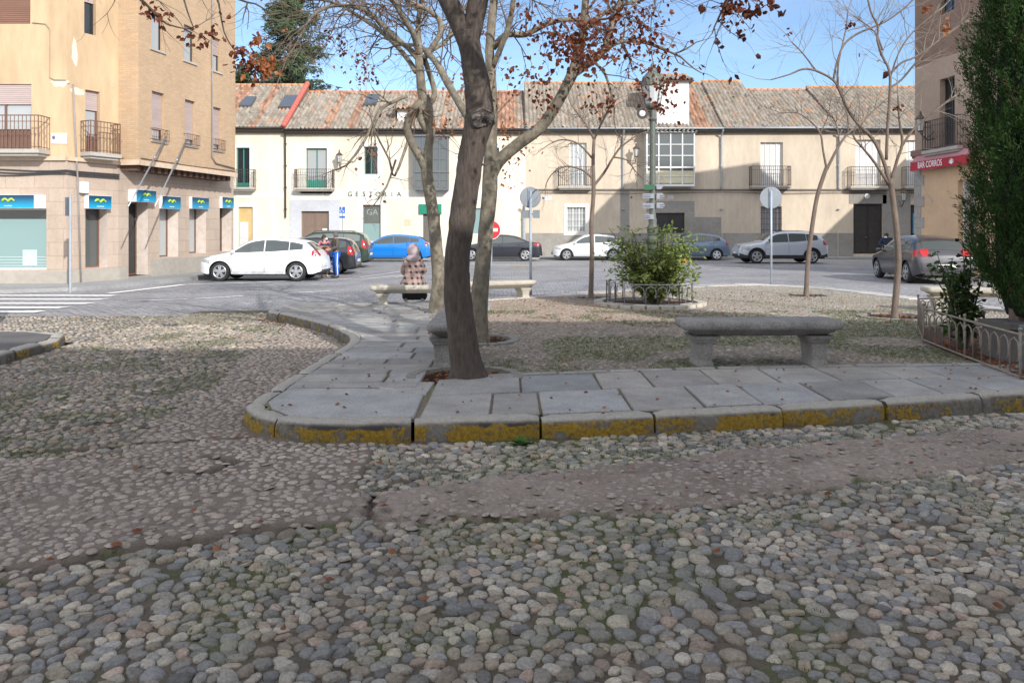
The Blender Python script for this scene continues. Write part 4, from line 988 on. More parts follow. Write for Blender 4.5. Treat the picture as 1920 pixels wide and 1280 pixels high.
# windows
window(P1, o1['w1'], LB, d=.14, fm=P_BR, gm=G_CU, blind=.3, leaves=2, panel=.33); window(P1, o1['w2'], LB, d=.14, fm=P_BR, blind=.98, bm=BLIND_B, leaves=1); sw_ = window(P1, o1['shop'], LB, d=.25, fm=P_WH, gm=G_DK, leaves=1, name='shop_window'); u0, u1, z0, z1 = o1['shop']; mb = MB(); mb.box(u0 + .06, u1 - .06, -.212, -.208, z0 + .05, z1 - .34, P1.M); mb.build('frosted_film', G_FR, sw_); mb = MB(); [mb.box(u0 + .06, u1 - .06, -.2075, -.206, z0 + .12 + .09 * q, z0 + .135 + .09 * q, P1.M) for q in range(4)]; mb.box(u0 + 1.3, u0 + 1.75, -.2055, -.204, z0 + .12, z0 + .62, P1.M); mb.build('film_stripes', mat('pale_film', (.42, .52, .52), rough=.5), sw_)
window(P2, o2['w1'], LB, d=.2, fm=P_BR, gm=G_CU, blind=.3, leaves=1, panel=.3); window(P2, o2['w2'], LB, d=.2, fm=P_DK, leaves=1, blind=.18, bm=BLIND); window(P2, o2['g'], LB, d=.45, fm=P_BR, gm=G_MID, leaves=1, name='shop_window')
for k in 'abc': window(P3, o3[k], LB, d=.5, fm=P_BR, gm=G_CU if k != 'c' else G_MID, leaves=1, name='shop_window')
window(P3, o3['door'], LB, d=.5, fm=P_BR, gm=G_DK, leaves=1, name='shop_door')
for k in 'abc': window(P3u, o3u[k], LB, blind=.86 if k != 'a' else .76, leaves=1, fm=P_DK, gm=G_CU, sill=.06)
for k in 'defgh': window(P3u, o3u[k], LB, leaves=1, fm=P_DK, gm=G_CU, blind=.1 if k != 'f' else .5, sill=.05)
balcony(P1, -13, P1.uz(95, 283)[0], P1.uz(20, 283)[1], 1.02, LB, depth=.6, m=IRON_B, sp=.12)
ub0, ub1 = P2.uz(150, 285)[0], P2.uz(214, 285)[0]; balcony(P2, max(.05, ub0), ub1 - .1, P2.uz(165, 287)[1], .98, LB, depth=.5, m=IRON_B, sp=.11)
for k in 'abc':
    u0, u1, z0, z1 = o3u[k]; mb = MB()
    for zz in (z0 + .02, z0 + .38): mb.tube([P3u.p(u0 - .08, zz, 0), P3u.p(u0 - .08, zz, .14), P3u.p(u1 + .08, zz, .14), P3u.p(u1 + .08, zz, 0)], .012, 5)
    for i in range(8): u = u0 - .08 + (u1 - u0 + .16) * i / 7; mb.tube([P3u.p(u, z0 + .02, .14), P3u.p(u, z0 + .38, .14)], .008, 4)
    mb.build('window_guard', IRON_B, LB)
# shop signs: blue boxes with a green wave mark
msn, nt_, b_ = _nodes('blue_sign'); Lk = nt_.links; b_.inputs['Roughness'].default_value = .3; tcx = N(nt_, 'ShaderNodeTexCoord'); sx = N(nt_, 'ShaderNodeSeparateXYZ'); Lk.new(tcx.outputs['Generated'], sx.inputs[0])
Lk.new(mixc(mrg(sx.outputs['Z'], .05, .8), (.01, .33, .58), (.006, .06, .13)), b_.inputs['Base Color'])
SGR = mat('sign_lime', (.42, .60, .05), rough=.4, var=0, big=0); SWH = mat('sign_white', (.85, .86, .88), rough=.4, var=0, big=0)
def shopsign(pl, x0, y0, x1, y1, dp, side=0., d0=.004):
    u0, u1, z0, z1 = pl.rect(x0, y0, x1, y1); mb = MB(); mb.box(u0, u1, d0, dp, z0, z1, pl.M); s_ = mb.build('shop_sign', SWH, LB)
    mb = MB(); mb.box(u0 + side, u1 - side, dp, dp + .012, z0 + .01, z1 - .01, pl.M); mb.build('sign_panel', msn, s_)
    h = z1 - z0; w = min(h * .9, (u1 - u0) * .5); cu = (u0 + u1) / 2; cz = z0 + h * .58; mb = MB(); pts = []
    for i in range(25):
        t_ = -1 + 2 * i / 24; pts.append(pl.p(cu + t_ * w * .5, cz + h * .2 * (abs(math.sin(t_ * math.pi * .95)) ** .8 - .5) * (1 if abs(t_) < .95 else .9) - (.16 * h if abs(t_) > .97 else 0) * 0, dp + .02))
    n_ = len(pts); rad = [h * (.045 + .05 * abs(math.sin(i / (n_ - 1) * math.pi * 2 + .5))) for i in range(n_)]; mb.tube(pts, rad, 6); mb.build('wave_mark', SGR, s_, smooth=True)
    put_text('sign_text', 'movistar', h * .17, pl.M @ Matrix.Translation((cu, dp + .018, z0 + h * .18)) @ Matrix.Rotation(R(90), 4, 'X'), SWH, s_, thick=.002)
u_, z_ = P1.uz(86, 380)
shopsign(P1, -26, 366, 86, 391, .35, side=.15); shopsign(P2, 158, 366, 200, 391, .22, d0=-.08)
shopsign(P3, 241, 355, 278, 378, .3, d0=-.1)
for (x0, x1, y0, y1) in ((299, 333, 367, 391), (355, 386, 369, 391), (412, 433, 369, 390)): shopsign(P3, x0, y0, x1, y1, .12, d0=-.12)
# things on the facade
random.seed(17)
def blotch(pl, px, py, rx, rz, m, nm, k=16):
    u, z = pl.uz(px, py); mb = MB(); mb.prism([pl.p(u + rx * math.cos(2 * math.pi * i / k) * random.uniform(.6, 1.15), z + rz * math.sin(2 * math.pi * i / k) * random.uniform(.6, 1.15)) for i in range(k)], pl.n * .004); mb.build(nm, m, LB)
PP_ = mat('repair_plaster', (.66, .57, .46), rough=.9, var=.15, sc=6, big=.1)
blotch(P1, 112, 156, .30, .14, PP_, 'plaster_patch'); blotch(P2, 146, 172, .28, .12, PP_, 'plaster_patch'); blotch(P2, 140, 100, .10, .5, PP_, 'plaster_patch')
u0, u1, z0, z1 = o3['b']; mb = MB(); mb.box(u0 + .08, u0 + (u1 - u0) * .8, -.478, -.474, z0 + .3, z1 - .25, P3.M); mb.build('poster', mat('shop_poster', (.45, .46, .5), rough=.5, var=.9, sc=5, big=.3, bigsc=3), LB)
u0, u1, z0, z1 = o3['a']; mb = MB(); mb.box(u0 + .1, u0 + (u1 - u0) * .8, -.478, -.474, z0 + .5, z1 - .5, P3.M); mb.build('poster', mat('pale_poster', (.5, .5, .52), rough=.5, var=.3, sc=6), LB)
def pt_(pl, px, py, d): u, z = pl.uz(px, py, d); return pl.p(u, z, d)
mb = MB()
for (a_, b_2) in (((312, 256), (240, 388)), ((350, 262), (290, 388))):
    A = pt_(P3u, a_[0], a_[1], .14); Bq = pt_(P3u, b_2[0], b_2[1], 1.1); mb.tube([A, A.lerp(Bq, .65), Bq], [.03, .028, .02], 7); mb.ell(A.lerp(Bq, .33), (.05, .05, .06), 6, 4)
mb.build('flagpole', mat('steel_pole', (.35, .36, .38), rough=.35, metal=.6), LB, smooth=True)
PIPM = mat('grey_pipe', (.26, .24, .23), rough=.7); mb = MB(); mb.tube([pt_(P2, 137, 158, .05), pt_(P2, 141, 250, .05), pt_(P2, 146, 345, .05), pt_(P2, 152, 545, .06)], .03, 6); mb.build('drainpipe', PIPM, LB, smooth=True); mb = MB(); mb.tube([pt_(P3u, 398, -60, .05), pt_(P3u, 398, 295, .05), pt_(P3u, 405, 306, .05), pt_(P3u, 440, 316, .05)], .025, 6); mb.build('drainpipe', PIPM, LB, smooth=True); mb = MB()
mb.tube([pt_(P1, 60, 43, .03), pt_(P1, 85, 45, .03), pt_(P1, 93, 55, .03), pt_(P1, 93, 145, .03), pt_(P1, 101, 150, .03), pt_(P1, 124, 150, .04)], .012, 5); mb.build('wall_conduit', PIPM, LB, smooth=True)
mb = MB()
for q in range(3):
    mb.tube([P1.p(u, zsc - .32 - .07 * q + .03 * math.sin(u * 2 + q), .03) for u in np.arange(-12, .1, .5)] + [P2.p(L2 * t_, zsc - .34 - .06 * q, .05) for t_ in (.2, .6, 1.)], .022, 5)
mb.tube([PR.p(0, zsc + .2, .03), P3u.p(.1, zsc + .2, .04), P3u.p(L3u * .5, zsc + .17, .04), P3u.p(L3u, zsc + .2, .04)], .014, 4); mb.build('cable', mat('black_cable', (.05, .05, .055), rough=.7), LB)
mb = MB(); u0, u1, z0, z1 = P2.rect(146, 341, 160, 362); mb.box(u0, u1, 0, .18, z0, z1, P2.M); mb.build('junction_box', P_WH, LB, bevel=.015)
mb = MB(); u0, u1, z0, z1 = P1.rect(96, 250, 126, 270); mb.box(u0, u1, 0, .02, z0, z1, P1.M); pq = mb.build('street_name_plate', mat('ceramic_plate', (.62, .6, .64), rough=.3), LB)
mb = MB(); mb.ell(P1.p(u0 + .09, (z0 + z1) / 2 + .03, .022), (.05, .006, .06), 8, 5); mb.build('plate_crest', mat('blue_ink', (.1, .15, .3)), pq)

# ================================================================ right building
PRt = PL_((16.0, 30.5), (-.067 * -1 * 1.0, -1)); 
PRt = PL_((16.0, 30.5), (.067, -1)); PRt.n = -PRt.n if PRt.n.x > 0 else PRt.n
PRt.M = Matrix(((PRt.u.x, PRt.n.x, 0, PRt.o.x), (PRt.u.y, PRt.n.y, 0, PRt.o.y), (0, 0, 1, 0), (0, 0, 0, 1)))
RB = thing('right_building', 'tall brown building in shade with a red awning and a railed balcony', 'building', (20, 27, 0))
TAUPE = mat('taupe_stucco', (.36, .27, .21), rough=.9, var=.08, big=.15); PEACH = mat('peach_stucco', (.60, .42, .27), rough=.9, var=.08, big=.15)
BRK2 = brickmat('red_brown_brick', (.20, .12, .085), (.25, .15, .11), (.24, .19, .16), var=.15)
zc = PRt.uz(1724, 290)[1]; zb2 = PRt.uz(1724, 125)[1]
oR = {k: PRt.rect(*v) for k, v in dict(w=(1762, 150, 1790, 282), w2=(1762, -40, 1790, 30), low=(1796, 338, 1830, 470), w3=(1850, 100, 1880, 240)).items()}
H0 = 13.1
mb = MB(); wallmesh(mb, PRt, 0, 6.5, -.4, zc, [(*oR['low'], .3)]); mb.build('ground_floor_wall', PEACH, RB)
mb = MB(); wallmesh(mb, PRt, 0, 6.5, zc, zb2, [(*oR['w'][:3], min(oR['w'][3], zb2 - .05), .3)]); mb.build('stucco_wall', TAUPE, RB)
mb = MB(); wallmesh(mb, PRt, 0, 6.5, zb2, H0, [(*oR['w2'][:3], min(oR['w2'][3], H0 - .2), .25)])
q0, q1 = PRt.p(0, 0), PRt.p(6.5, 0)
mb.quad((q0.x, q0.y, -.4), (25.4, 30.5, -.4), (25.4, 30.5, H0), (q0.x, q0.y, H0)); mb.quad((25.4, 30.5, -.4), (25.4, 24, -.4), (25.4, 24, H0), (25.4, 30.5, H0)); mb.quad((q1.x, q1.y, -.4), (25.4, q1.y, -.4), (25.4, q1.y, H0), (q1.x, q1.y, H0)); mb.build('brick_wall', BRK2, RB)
mb = MB(); ap = [(19.5, 28.7, 13.2), (25.4, 30.6, 14.2), (25.4, q1.y, 14.2)]
a, b, c_, d_ = (15.95, 30.6, H0), (25.45, 30.6, H0), (25.45, q1.y - .1, H0), (q1.x - .1, q1.y - .1, H0)
mb.quad(a, d_, (20.5, 27.3, 14.6), (20, 28.2, 14.6)); mb.quad(a, (20, 28.2, 14.6), (25.45, 28.2, 15.7), b); mb.quad(d_, c_, (25.45, 27.3, 15.7), (20.5, 27.3, 14.6)); mb.quad((20, 28.2, 14.6), (20.5, 27.3, 14.6), (25.45, 27.3, 15.7), (25.45, 28.2, 15.7)); mb.poly([b, (25.45, 28.2, 15.7), (25.45, 27.3, 15.7), c_]); mb.build('roof', mat('plain_tile', (.35, .25, .19)), RB)
window(PRt, (*oR['w'][:3], min(oR['w'][3], zb2 - .05)), RB, d=.28, fm=P_DK, leaves=2, panel=.2); window(PRt, (*oR['w2'][:3], min(oR['w2'][3], H0 - .2)), RB, d=.25, fm=P_DK, gm=glassmat('blue_glass', (.05, .09, .15), .1)); window(PRt, oR['low'], RB, d=.25, fm=P_WH, gm=mat('notice_board', (.4, .33, .31)), leaves=1)
balcony(PRt, PRt.uz(1744, 285)[0], PRt.uz(1812, 285)[0], PRt.uz(1750, 283)[1], 1.1, RB, depth=.35, sp=.1)
mb = MB(); mb.box(-.08, 6.5, 0, .14, zc - .05, zc + .16, PRt.M); mb.box(-.08, 6.5, 0, .08, zc - .14, zc - .05, PRt.M); mb.build('cornice', mat('red_cornice', (.22, .13, .11), rough=.8), RB)
mb = MB(); s_ = 0; z = -.3
while z < zc - .5:
    w_ = .62 if s_ % 2 else .42; mb.box(-.02, w_, 0, .025, z, z + .40, PRt.M); z += .41; s_ += 1
mb.build('stone_quoins', mat('grey_quoin', (.33, .31, .29), rough=.9, var=.15), RB, bevel=.01)
AWR = mat('red_awning', (.42, .02, .04), rough=.7, var=.05); AWP = mat('faded_awning', (.45, .22, .24), rough=.8)
ua, ub = .3, 3.9; z1 = PRt.uz(1726, 305)[1]; z2 = z1 - .28
mb = MB(); mb.quad(PRt.p(ua, z1 + .35, .03), PRt.p(ub, z1 + .35, .03), PRt.p(ub, z1, .36), PRt.p(ua, z1, .36)); mb.tube([PRt.p(ua, z1, .37), PRt.p(ub, z1, .37)], .02, 6); aw = mb.build('awning', AWP, RB)
mb = MB(); mb.box(ua, ub, .35, .37, z2 - .06, z1, PRt.M); mb.build('valance', AWR, aw)
mb = MB(); mb.tube([PRt.p(ua + .1, z2, .35), PRt.p(ua + .9, z2 - 1.3, .05)], .012, 5); mb.build('awning_arm', ZINC, aw)
Mt = Matrix(((PRt.u.x, 0, PRt.n.x, 0), (PRt.u.y, 0, PRt.n.y, 0), (0, 1, 0, 0), (0, 0, 0, 1)))
p_ = PRt.p(ua + 1.25, (z1 + z2) / 2 - .03, .38); put_text('awning_text', 'BAR CORROS', .34, Matrix.Translation(p_) @ Mt, SWH, aw, thick=.003, wscale=.72)
mb = MB(); c_ = PRt.p(ua + 2.55, (z1 + z2) / 2 - .03, .385)
for k in range(7):
    a_ = R(20 + 140 * k / 6); mb.tube([c_ + Vector((0, 0, -.1)), c_ + PRt.u * .16 * math.cos(a_) + Vector((0, 0, -.1 + .2 * math.sin(a_)))], .012, 4)
mb.build('awning_mark', SWH, aw)
wall_lantern(PRt, PRt.uz(1752, 235)[0], PRt.uz(1745, 240)[1], top=True, label='white-paned lantern on the brown building above the red awning')
wall_m = mat('plain_render', (.5, .42, .33), rough=.9)
mb = MB(); mb.box(29.6, 44, 24, 36, -.4, 11.6); tag(mb.build('rear_building', wall_m), 'plain rendered building further right, behind the brown building', 'building')
mb = MB(); mb.box(-4, 44, -17, -5.2, -.4, 8.75); mb.box(9, 44, -17, -5.2, 8.75, 10); tag(mb.build('opposite_building', wall_m), 'long building across the street behind the viewer that shades the cobbles', 'building')
# ================================================================ cars (front towards -X, wheels on z=0)
def paint(name, col, metal=.0):
    if name in MATS: return MATS[name]
    m, nt, b = _nodes(name); b.inputs['Base Color'].default_value = (*col, 1); b.inputs['Roughness'].default_value = .32; b.inputs['Metallic'].default_value = metal
    b.inputs['Coat Weight'].default_value = .9; b.inputs['Coat Roughness'].default_value = .06
    n = N(nt, 'ShaderNodeTexNoise', Scale=5., Detail=6.); mr_ = N(nt, 'ShaderNodeMapRange'); mr_.inputs['To Min'].default_value = .2; mr_.inputs['To Max'].default_value = .42
    nt.links.new(n.outputs['Fac'], mr_.inputs[0]); nt.links.new(mr_.outputs[0], b.inputs['Roughness']); MATS[name] = m; return m
TYRE = mat('tyre_rubber', (.025, .025, .026), rough=.85, var=.2); RIM = mat('alloy', (.42, .43, .45), rough=.35, metal=.6, var=.1); BLK = mat('black_plastic', (.03, .03, .032), rough=.6)
REDL = glassmat('red_lamp', (.42, .015, .02), .12); CLR = glassmat('clear_lamp', (.35, .36, .38), .1); AMB = glassmat('amber_lamp', (.6, .2, .02), .15); PLATE = mat('plate_white', (.7, .7, .68), rough=.5)
SEAM = mat('seam_black', (.015, .015, .015), rough=.8); CGL = glassmat('car_glass', (.075, .088, .088), .05); CGB = glassmat('car_glass_pale', (.16, .18, .17), .06)
BODY = {
 'hatch': [(0, .30), (.004, .42), (.02, .50), (.07, .555), (.15, .60), (.235, .65), (.26, .67), (.33, .80), (.40, .92), (.46, .972), (.54, 1), (.62, .998), (.72, .972), (.80, .94), (.86, .90), (.885, .85), (.925, .755), (.955, .68), (.982, .58), (.996, .42), (1, .28)],
 'wagon': [(0, .30), (.004, .42), (.02, .50), (.07, .555), (.15, .59), (.235, .64), (.26, .66), (.33, .80), (.40, .93), (.46, .98), (.6, 1), (.8, .99), (.9, .96), (.925, .93), (.96, .78), (.975, .66), (.99, .56), (.998, .42), (1, .28)],
 'sedan': [(0, .32), (.004, .42), (.02, .50), (.07, .56), (.15, .60), (.245, .65), (.27, .67), (.34, .82), (.40, .94), (.46, .99), (.53, 1), (.62, .985), (.70, .93), (.78, .82), (.85, .735), (.90, .72), (.965, .70), (.985, .62), (.997, .45), (1, .3)],
 'suv': [(0, .36), (.004, .46), (.02, .55), (.06, .595), (.15, .63), (.235, .665), (.26, .68), (.33, .83), (.38, .93), (.44, .98), (.55, 1), (.7, .995), (.83, .96), (.895, .91), (.945, .76), (.965, .68), (.99, .58), (1, .44), (1.0, .34)]}
def car(kind, label, L_, Wd, H, col, wr=.31, name='parked_car', cat='car', group='cars parked around the square', metal=0., pillar=None, rim=5, glass=None, skirt=None, rimcol=None, plate=True, lampc=None, rails=False, tint=None):
    pr = BODY[kind]; px_ = np.array([p[0] for p in pr]) * L_; pz_ = np.array([p[1] for p in pr]) * H
    xf, xr_ = .185 * L_, .805 * L_; Ra = wr + .055; clear = .165 * H + (.03 if kind == 'suv' else 0)
    xs_ = sorted(set(np.round(np.concatenate([np.linspace(0, L_, 61), px_, xf + Ra * np.sin(np.linspace(-1.57, 1.57, 15)), xr_ + Ra * np.sin(np.linspace(-1.57, 1.57, 15))]), 4)))
    def zt(x):
        return .25 * np.interp(x - .02 * L_, px_, pz_) + .5 * np.interp(x, px_, pz_) + .25 * np.interp(x + .02 * L_, px_, pz_) if .06 * L_ < x < .93 * L_ else np.interp(x, px_, pz_)
    belt = lambda x: H * np.interp(x / L_, [0, .2, .26, .6, .9, 1], [.5, .6, .635, .665, .725, .70])
    def hw(x, z):
        w = Wd / 2 * np.interp(z / H, [.1, .2, .35, .5, .63, .70, 1.0], [.90, .955, .995, 1.0, .975, .935, .735])
        f = x / L_; t = 1 - .30 * max(0, 1 - f / .10) ** 2.2 - .16 * max(0, 1 - (1 - f) / .08) ** 2.2
        return w * t
    def side(x, z, off=0.):     # half width including the rounding towards the top
        w = hw(x, z); zt_ = zt(x); r = .075 * H; d = max(0., min(1., 1 - (zt_ - z) / r))
        return w - (.065 * Wd) * (1 - math.sqrt(max(0, 1 - d * d))) + off
    def zb(x):
        z = clear + .06 * H * (max(0, 1 - x / (.06 * L_)) + max(0, 1 - (L_ - x) / (.06 * L_)))
        for xc in (xf, xr_):
            if abs(x - xc) < Ra: z = max(z, wr + math.sqrt(max(0, Ra * Ra - (x - xc) ** 2)))
        return z
    P = lambda x, y, z: Vector((x - L_ / 2, y, z))
    t = thing(name, label, cat, (0, 0, 0), group); pm = paint('paint_' + kind + '_' + str(round(col[0] * 1000)) + '_' + str(round(col[2] * 1000)), col, metal)
    mb = MB(); rows = []; nz_ = 13; ny_ = 6
    for x in xs_:
        a, b = zb(x), zt(x); a = min(a, b - .02); row = []; bl = belt(x)
        ts = np.concatenate([np.linspace(0, .72, nz_ - 5), [.82, .9, .95, .985, 1.]]); 
        col_ = [(side(x, a + (b - a) * q), a + (b - a) * q) for q in ts]
        yt = col_[-1][0]; top = [(yt * (1 - k / ny_), b + .022 * H * (1 - (1 - k / ny_) ** 2)) for k in range(1, ny_)]
        half = col_ + top
        full = [P(x, -y, z) for y, z in half] + [P(x, 0, b + .022 * H)] + [P(x, y, z) for y, z in half[::-1]]
        rows.append(full)
    mb.grid(rows); mb.poly(rows[0]); mb.poly(rows[-1][::-1]); mb.build('body', pm, t, smooth=True, sharp=38)
    # underbody
    mb = MB(); mb.box(-.47 * L_, .47 * L_, -Wd / 2 + .27, Wd / 2 - .27, clear * .8, .5 * H); mb.box(-.3 * L_ + Ra, .29 * L_ - Ra * .7, -Wd / 2 + .06, Wd / 2 - .06, clear * .85, clear + .05); mb.build('underbody', BLK, t)
    if skirt:
        for s in (-1, 1):
            mb = MB()
            segs = [(0.02, xf - Ra - .01), (xf + Ra + .01, xr_ - Ra - .01), (xr_ + Ra + .01, L_ * .985)]
            for (a, b) in segs:
                g_ = [[P(x, s * (side(x, z) + .008), z) for z in np.linspace(zb(x), zb(x) + skirt, 3)] for x in np.linspace(a, b, 8)]; mb.grid(g_)
            for xc in (xf, xr_):
                g_ = [[P(xc + rr * math.cos(a), s * (side(xc + rr * math.cos(a), min(wr + rr * math.sin(a), .5 * H)) + .012), wr + rr * math.sin(a)) for rr in (Ra, Ra + .05)] for a in np.linspace(.15, math.pi - .15, 14)]; mb.grid(g_)
            mb.build('side_skirt', BLK, t, smooth=True)
    # side glass
    gm = glass or CGL
    xa, xb = .285 * L_, {'hatch': .855, 'sedan': .80, 'suv': .875, 'wagon': .91}[kind] * L_; xm = .545 * L_; xq = .745 * L_
    def zhi(x): return min(zt(x) - .058 * H, .945 * H)
    wins = [(xa, xm - .02), (xm + .02, xq - .012), (xq + .012, xb)] if kind in ('hatch', 'suv', 'wagon') else [(xa, xm - .02), (xm + .02, xb - .02)]
    if pillar == 'two': wins = [(xa, xm + .03), (xm + .08, xb - .06)]
    for s in (-1, 1):
        for (a, b) in wins:
            g_ = []
            for x in np.linspace(a, b, 12):
                lo = belt(x) + .015 * H; hi = max(lo + .004, zhi(x)); 
                g_.append([P(x, s * (side(x, z) + .007), z) for z in np.linspace(lo, hi, 6)])
            mb = MB(); mb.grid(g_); mb.build('side_window', gm, t, smooth=True)
        mb = MB()      # seams
        for x in (xa - .03, xm, xq + .06):
            g_ = [[P(x + d, s * (side(x, z) + .003), z) for d in (-.005, .005)] for z in np.linspace(clear + .04, belt(x), 7)]; mb.grid(g_)
        g_ = [[P(x, s * (side(x, z) + .003), z) for z in (clear + .05, clear + .06)] for x in np.linspace(xa, xr_ - Ra, 8)]; mb.grid(g_)
        mb.build('door_seam', SEAM, t)
        for x in (xm - .16, xq - .1):
            z = belt(x) - .07 * H; mb = MB(); mb.ell(P(x, s * (side(x, z) + .012), z), (.09, .018, .016), 8, 5); mb.build('door_handle', pm, t, smooth=True)
        x = xa + .06; z = belt(x) + .04 * H; mb = MB(); mb.ell(P(x, s * (side(x, z) + .12), z), (.07, .10, .06), 10, 7); mb.build('wing_mirror', pm if kind != 'wagon' else BLK, t, smooth=True)
        # lamps
        g_ = [[P(x, s * (side(x, min(z, zt(x) - .005)) + .008), min(z, zt(x) - .005)) for z in np.linspace((.47 - .01 * i) * H, (.53 + .014 * i) * H, 4)] for i, x in enumerate(np.linspace(.014 * L_, .105 * L_, 8))]
        mb = MB(); mb.grid(g_); g_ = [[P(x - .006, s * y * side(x, zt(x)), zt(x) + .006) for y in (.62, .75, .88, .98)] for x in np.linspace(.006, .02, 3) * L_]; mb.grid(g_); mb.build('headlight', CLR, t, smooth=True)
        z0_, z1_ = (.56, .72) if kind != 'wagon' else (.52, .76)
        if kind == 'sedan': z0_, z1_ = .58, .68
        xs0 = .93 if kind != 'sedan' else .90
        g_ = [[P(x, s * (side(x, min(z, zt(x) - .004)) + .008), min(z, zt(x) - .004)) for z in np.linspace((z0_ + (.03 * (7 - i) / 7)) * H, z1_ * H, 5)] for i, x in enumerate(np.linspace(xs0 * L_, .992 * L_, 8))]
        mb = MB(); mb.grid(g_)
        xs1 = [x for x in np.linspace(.93 * L_, .997 * L_, 30) if z0_ * H < zt(x) < z1_ * H]
        if len(xs1) > 1:
            g_ = [[P(x + .01, s * y * side(x, zt(x)), zt(x) + .02 * H * (1 - y * y) + .004) for y in (.66, .8, .92, 1.0)] for x in xs1]; mb.grid(g_)
        mb.build('tail_light', REDL, t, smooth=True)
    def topgrid(x0, x1, k0, n=8, off=.008, nm='windscreen', m_=None):
        g_ = []
        for x in np.linspace(x0, x1, n):
            e = 1e-2; s_ = (zt(x + e) - zt(x - e)) / (2 * e); nl = math.hypot(1, s_); ox, oz = -s_ / nl * off, 1 / nl * off; yt = side(x, zt(x))
            g_.append([P(x + ox, y * yt, zt(x) + .022 * H * (1 - abs(y)) ** 0 * (1 - y * y) + oz) for y in np.linspace(-k0, k0, 9)])
        mb = MB(); mb.grid(g_); mb.build(nm, m_ or gm, t, smooth=True)
    topgrid(.272 * L_, .405 * L_, .94)
    if kind == 'sedan': topgrid(.665 * L_, .825 * L_, .9, nm='rear_window')
    elif kind == 'wagon': topgrid(.92 * L_, .972 * L_, .9, nm='rear_window')
    else: topgrid(.872 * L_, .952 * L_, .88, nm='rear_window')
    # bumpers grille, plates
    mb = MB(); mb.box(-.5 * L_ - .012, -.5 * L_ + .06, -.28 * Wd, .28 * Wd, .21 * H, .29 * H); mb.box(.5 * L_ - .06, .5 * L_ + .012, -.36 * Wd, .36 * Wd, .19 * H, .255 * H); mb.build('bumper_trim', BLK, t, bevel=.01)
    if plate:
        mb = MB(); mb.box(-.5 * L_ - .03, -.5 * L_ - .012, -.26, .26, .30 * H, .30 * H + .11); mb.build('number_plate', PLATE, t); mb = MB(); mb.box(.5 * L_ + .0, .5 * L_ + .018, -.26, .26, .34 * H, .34 * H + .11); mb.build('number_plate', PLATE, t)
    if rails:
        for s in (-1, 1): mb = MB(); mb.tube([P(x, s * (side(x, zt(x)) * .93), zt(x) + .045 * min(1, (x / L_ - .42) / .03, (.86 - x / L_) / .03)) for x in np.linspace(.42 * L_, .86 * L_, 12)], .014, 5); mb.build('roof_rail', BLK, t)
    # wheels
    rc = rimcol or RIM
    for xc in (xf, xr_):
        for s in (-1, 1):
            c = P(xc, s * (Wd / 2 - .115), wr); mb = MB()
            prof = [(wr * .62, -.10), (wr * .72, -.105), (wr * .93, -.095), (wr, -.07), (wr, .07), (wr * .93, .095), (wr * .72, .105), (wr * .62, .10)]
            mb.lathe(prof, c, 28, 'y'); w = mb.build('wheel', TYRE, t, smooth=True, sharp=35)
            mb = MB(); o_ = s * .10; c2 = c + Vector((0, o_, 0))
            ring = [[c2 + Vector((rr * math.cos(a), s * dz, rr * math.sin(a))) for rr, dz in ((wr * .70, .008), (wr * .66, .014), (wr * .61, .006), (wr * .60, -.05))] for a in np.linspace(0, 2 * math.pi, 29)]; mb.grid(ring)
            for k in range(rim):
                a = 2 * math.pi * k / rim + .3; d = Vector((math.cos(a), 0, math.sin(a))); n_ = Vector((-math.sin(a), 0, math.cos(a)))
                for sgn in ((-1, 1) if rim >= 5 else (0,)):
                    A = c2 + d * .03 + n_ * .012 * sgn; Bq = c2 + d * wr * .64 + n_ * wr * .11 * sgn; hwd = wr * .06 + .004
                    mb.quad(A - n_ * hwd + Vector((0, s * .012, 0)), A + n_ * hwd + Vector((0, s * .012, 0)), Bq + n_ * hwd + Vector((0, s * .004, 0)), Bq - n_ * hwd + Vector((0, s * .004, 0)))
            mb.lathe([(wr * .2, s * .0), (wr * .18, s * .02), (.001, s * .022)], c2, 12, 'y'); mb.build('rim', rc, w)
            mb = MB(); mb.lathe([(wr * .62, s * .045), (.001, s * .045)], c, 16, 'y'); mb.build('brake', mat('brake_dark', (.04, .04, .042), rough=.5), w)
    return t
def place(t, px, Yn, py_off=0, rot=0., z=None, width=1.8):
    """near side of the car at depth Yn, centre at photo column px"""
    Yc = Yn + width / 2; x = (px - CX) * Yn / F; t.location = (x, Yc, float(zg(x, Yc)) if z is None else z); t.rotation_euler = (0, 0, rot)
c1 = car('hatch', 'white five-door hatchback parked by the corner building with blue shop signs', 4.24, 1.77, 1.50, (.80, .81, .83), wr=.325); place(c1, 484, 26.4)
c2 = car('wagon', 'black estate car parked just behind the white hatchback', 4.35, 1.74, 1.46, (.012, .014, .018), wr=.31); place(c2, 560, 30.2, rot=R(2))
c3 = car('wagon', 'dark green estate car parked between the black estate and the blue hatchback', 4.5, 1.78, 1.62, (.018, .040, .026), wr=.33, glass=CGB, rails=True); place(c3, 594, 34.2, rot=R(2))
c4 = car('hatch', 'bright blue hatchback parked before the cream house', 4.35, 1.82, 1.44, (.003, .18, .60), wr=.33, metal=.0); place(c4, 730, 40.6)
c5 = car('sedan', 'black saloon parked behind the two big tree trunks', 4.75, 1.84, 1.43, (.018, .020, .028), wr=.33); place(c5, 935, 41.6)
c6 = car('hatch', 'older white hatchback parked left of the rose bush', 4.15, 1.74, 1.44, (.68, .70, .73), wr=.31, pillar='two'); place(c6, 1107, 42.4)
c7 = car('hatch', 'grey-blue hatchback parked right of the rose bush', 4.1, 1.74, 1.50, (.16, .22, .30), wr=.31, metal=.3, rimcol=mat('hubcap', (.6, .61, .62), rough=.4)); place(c7, 1302, 42.4)
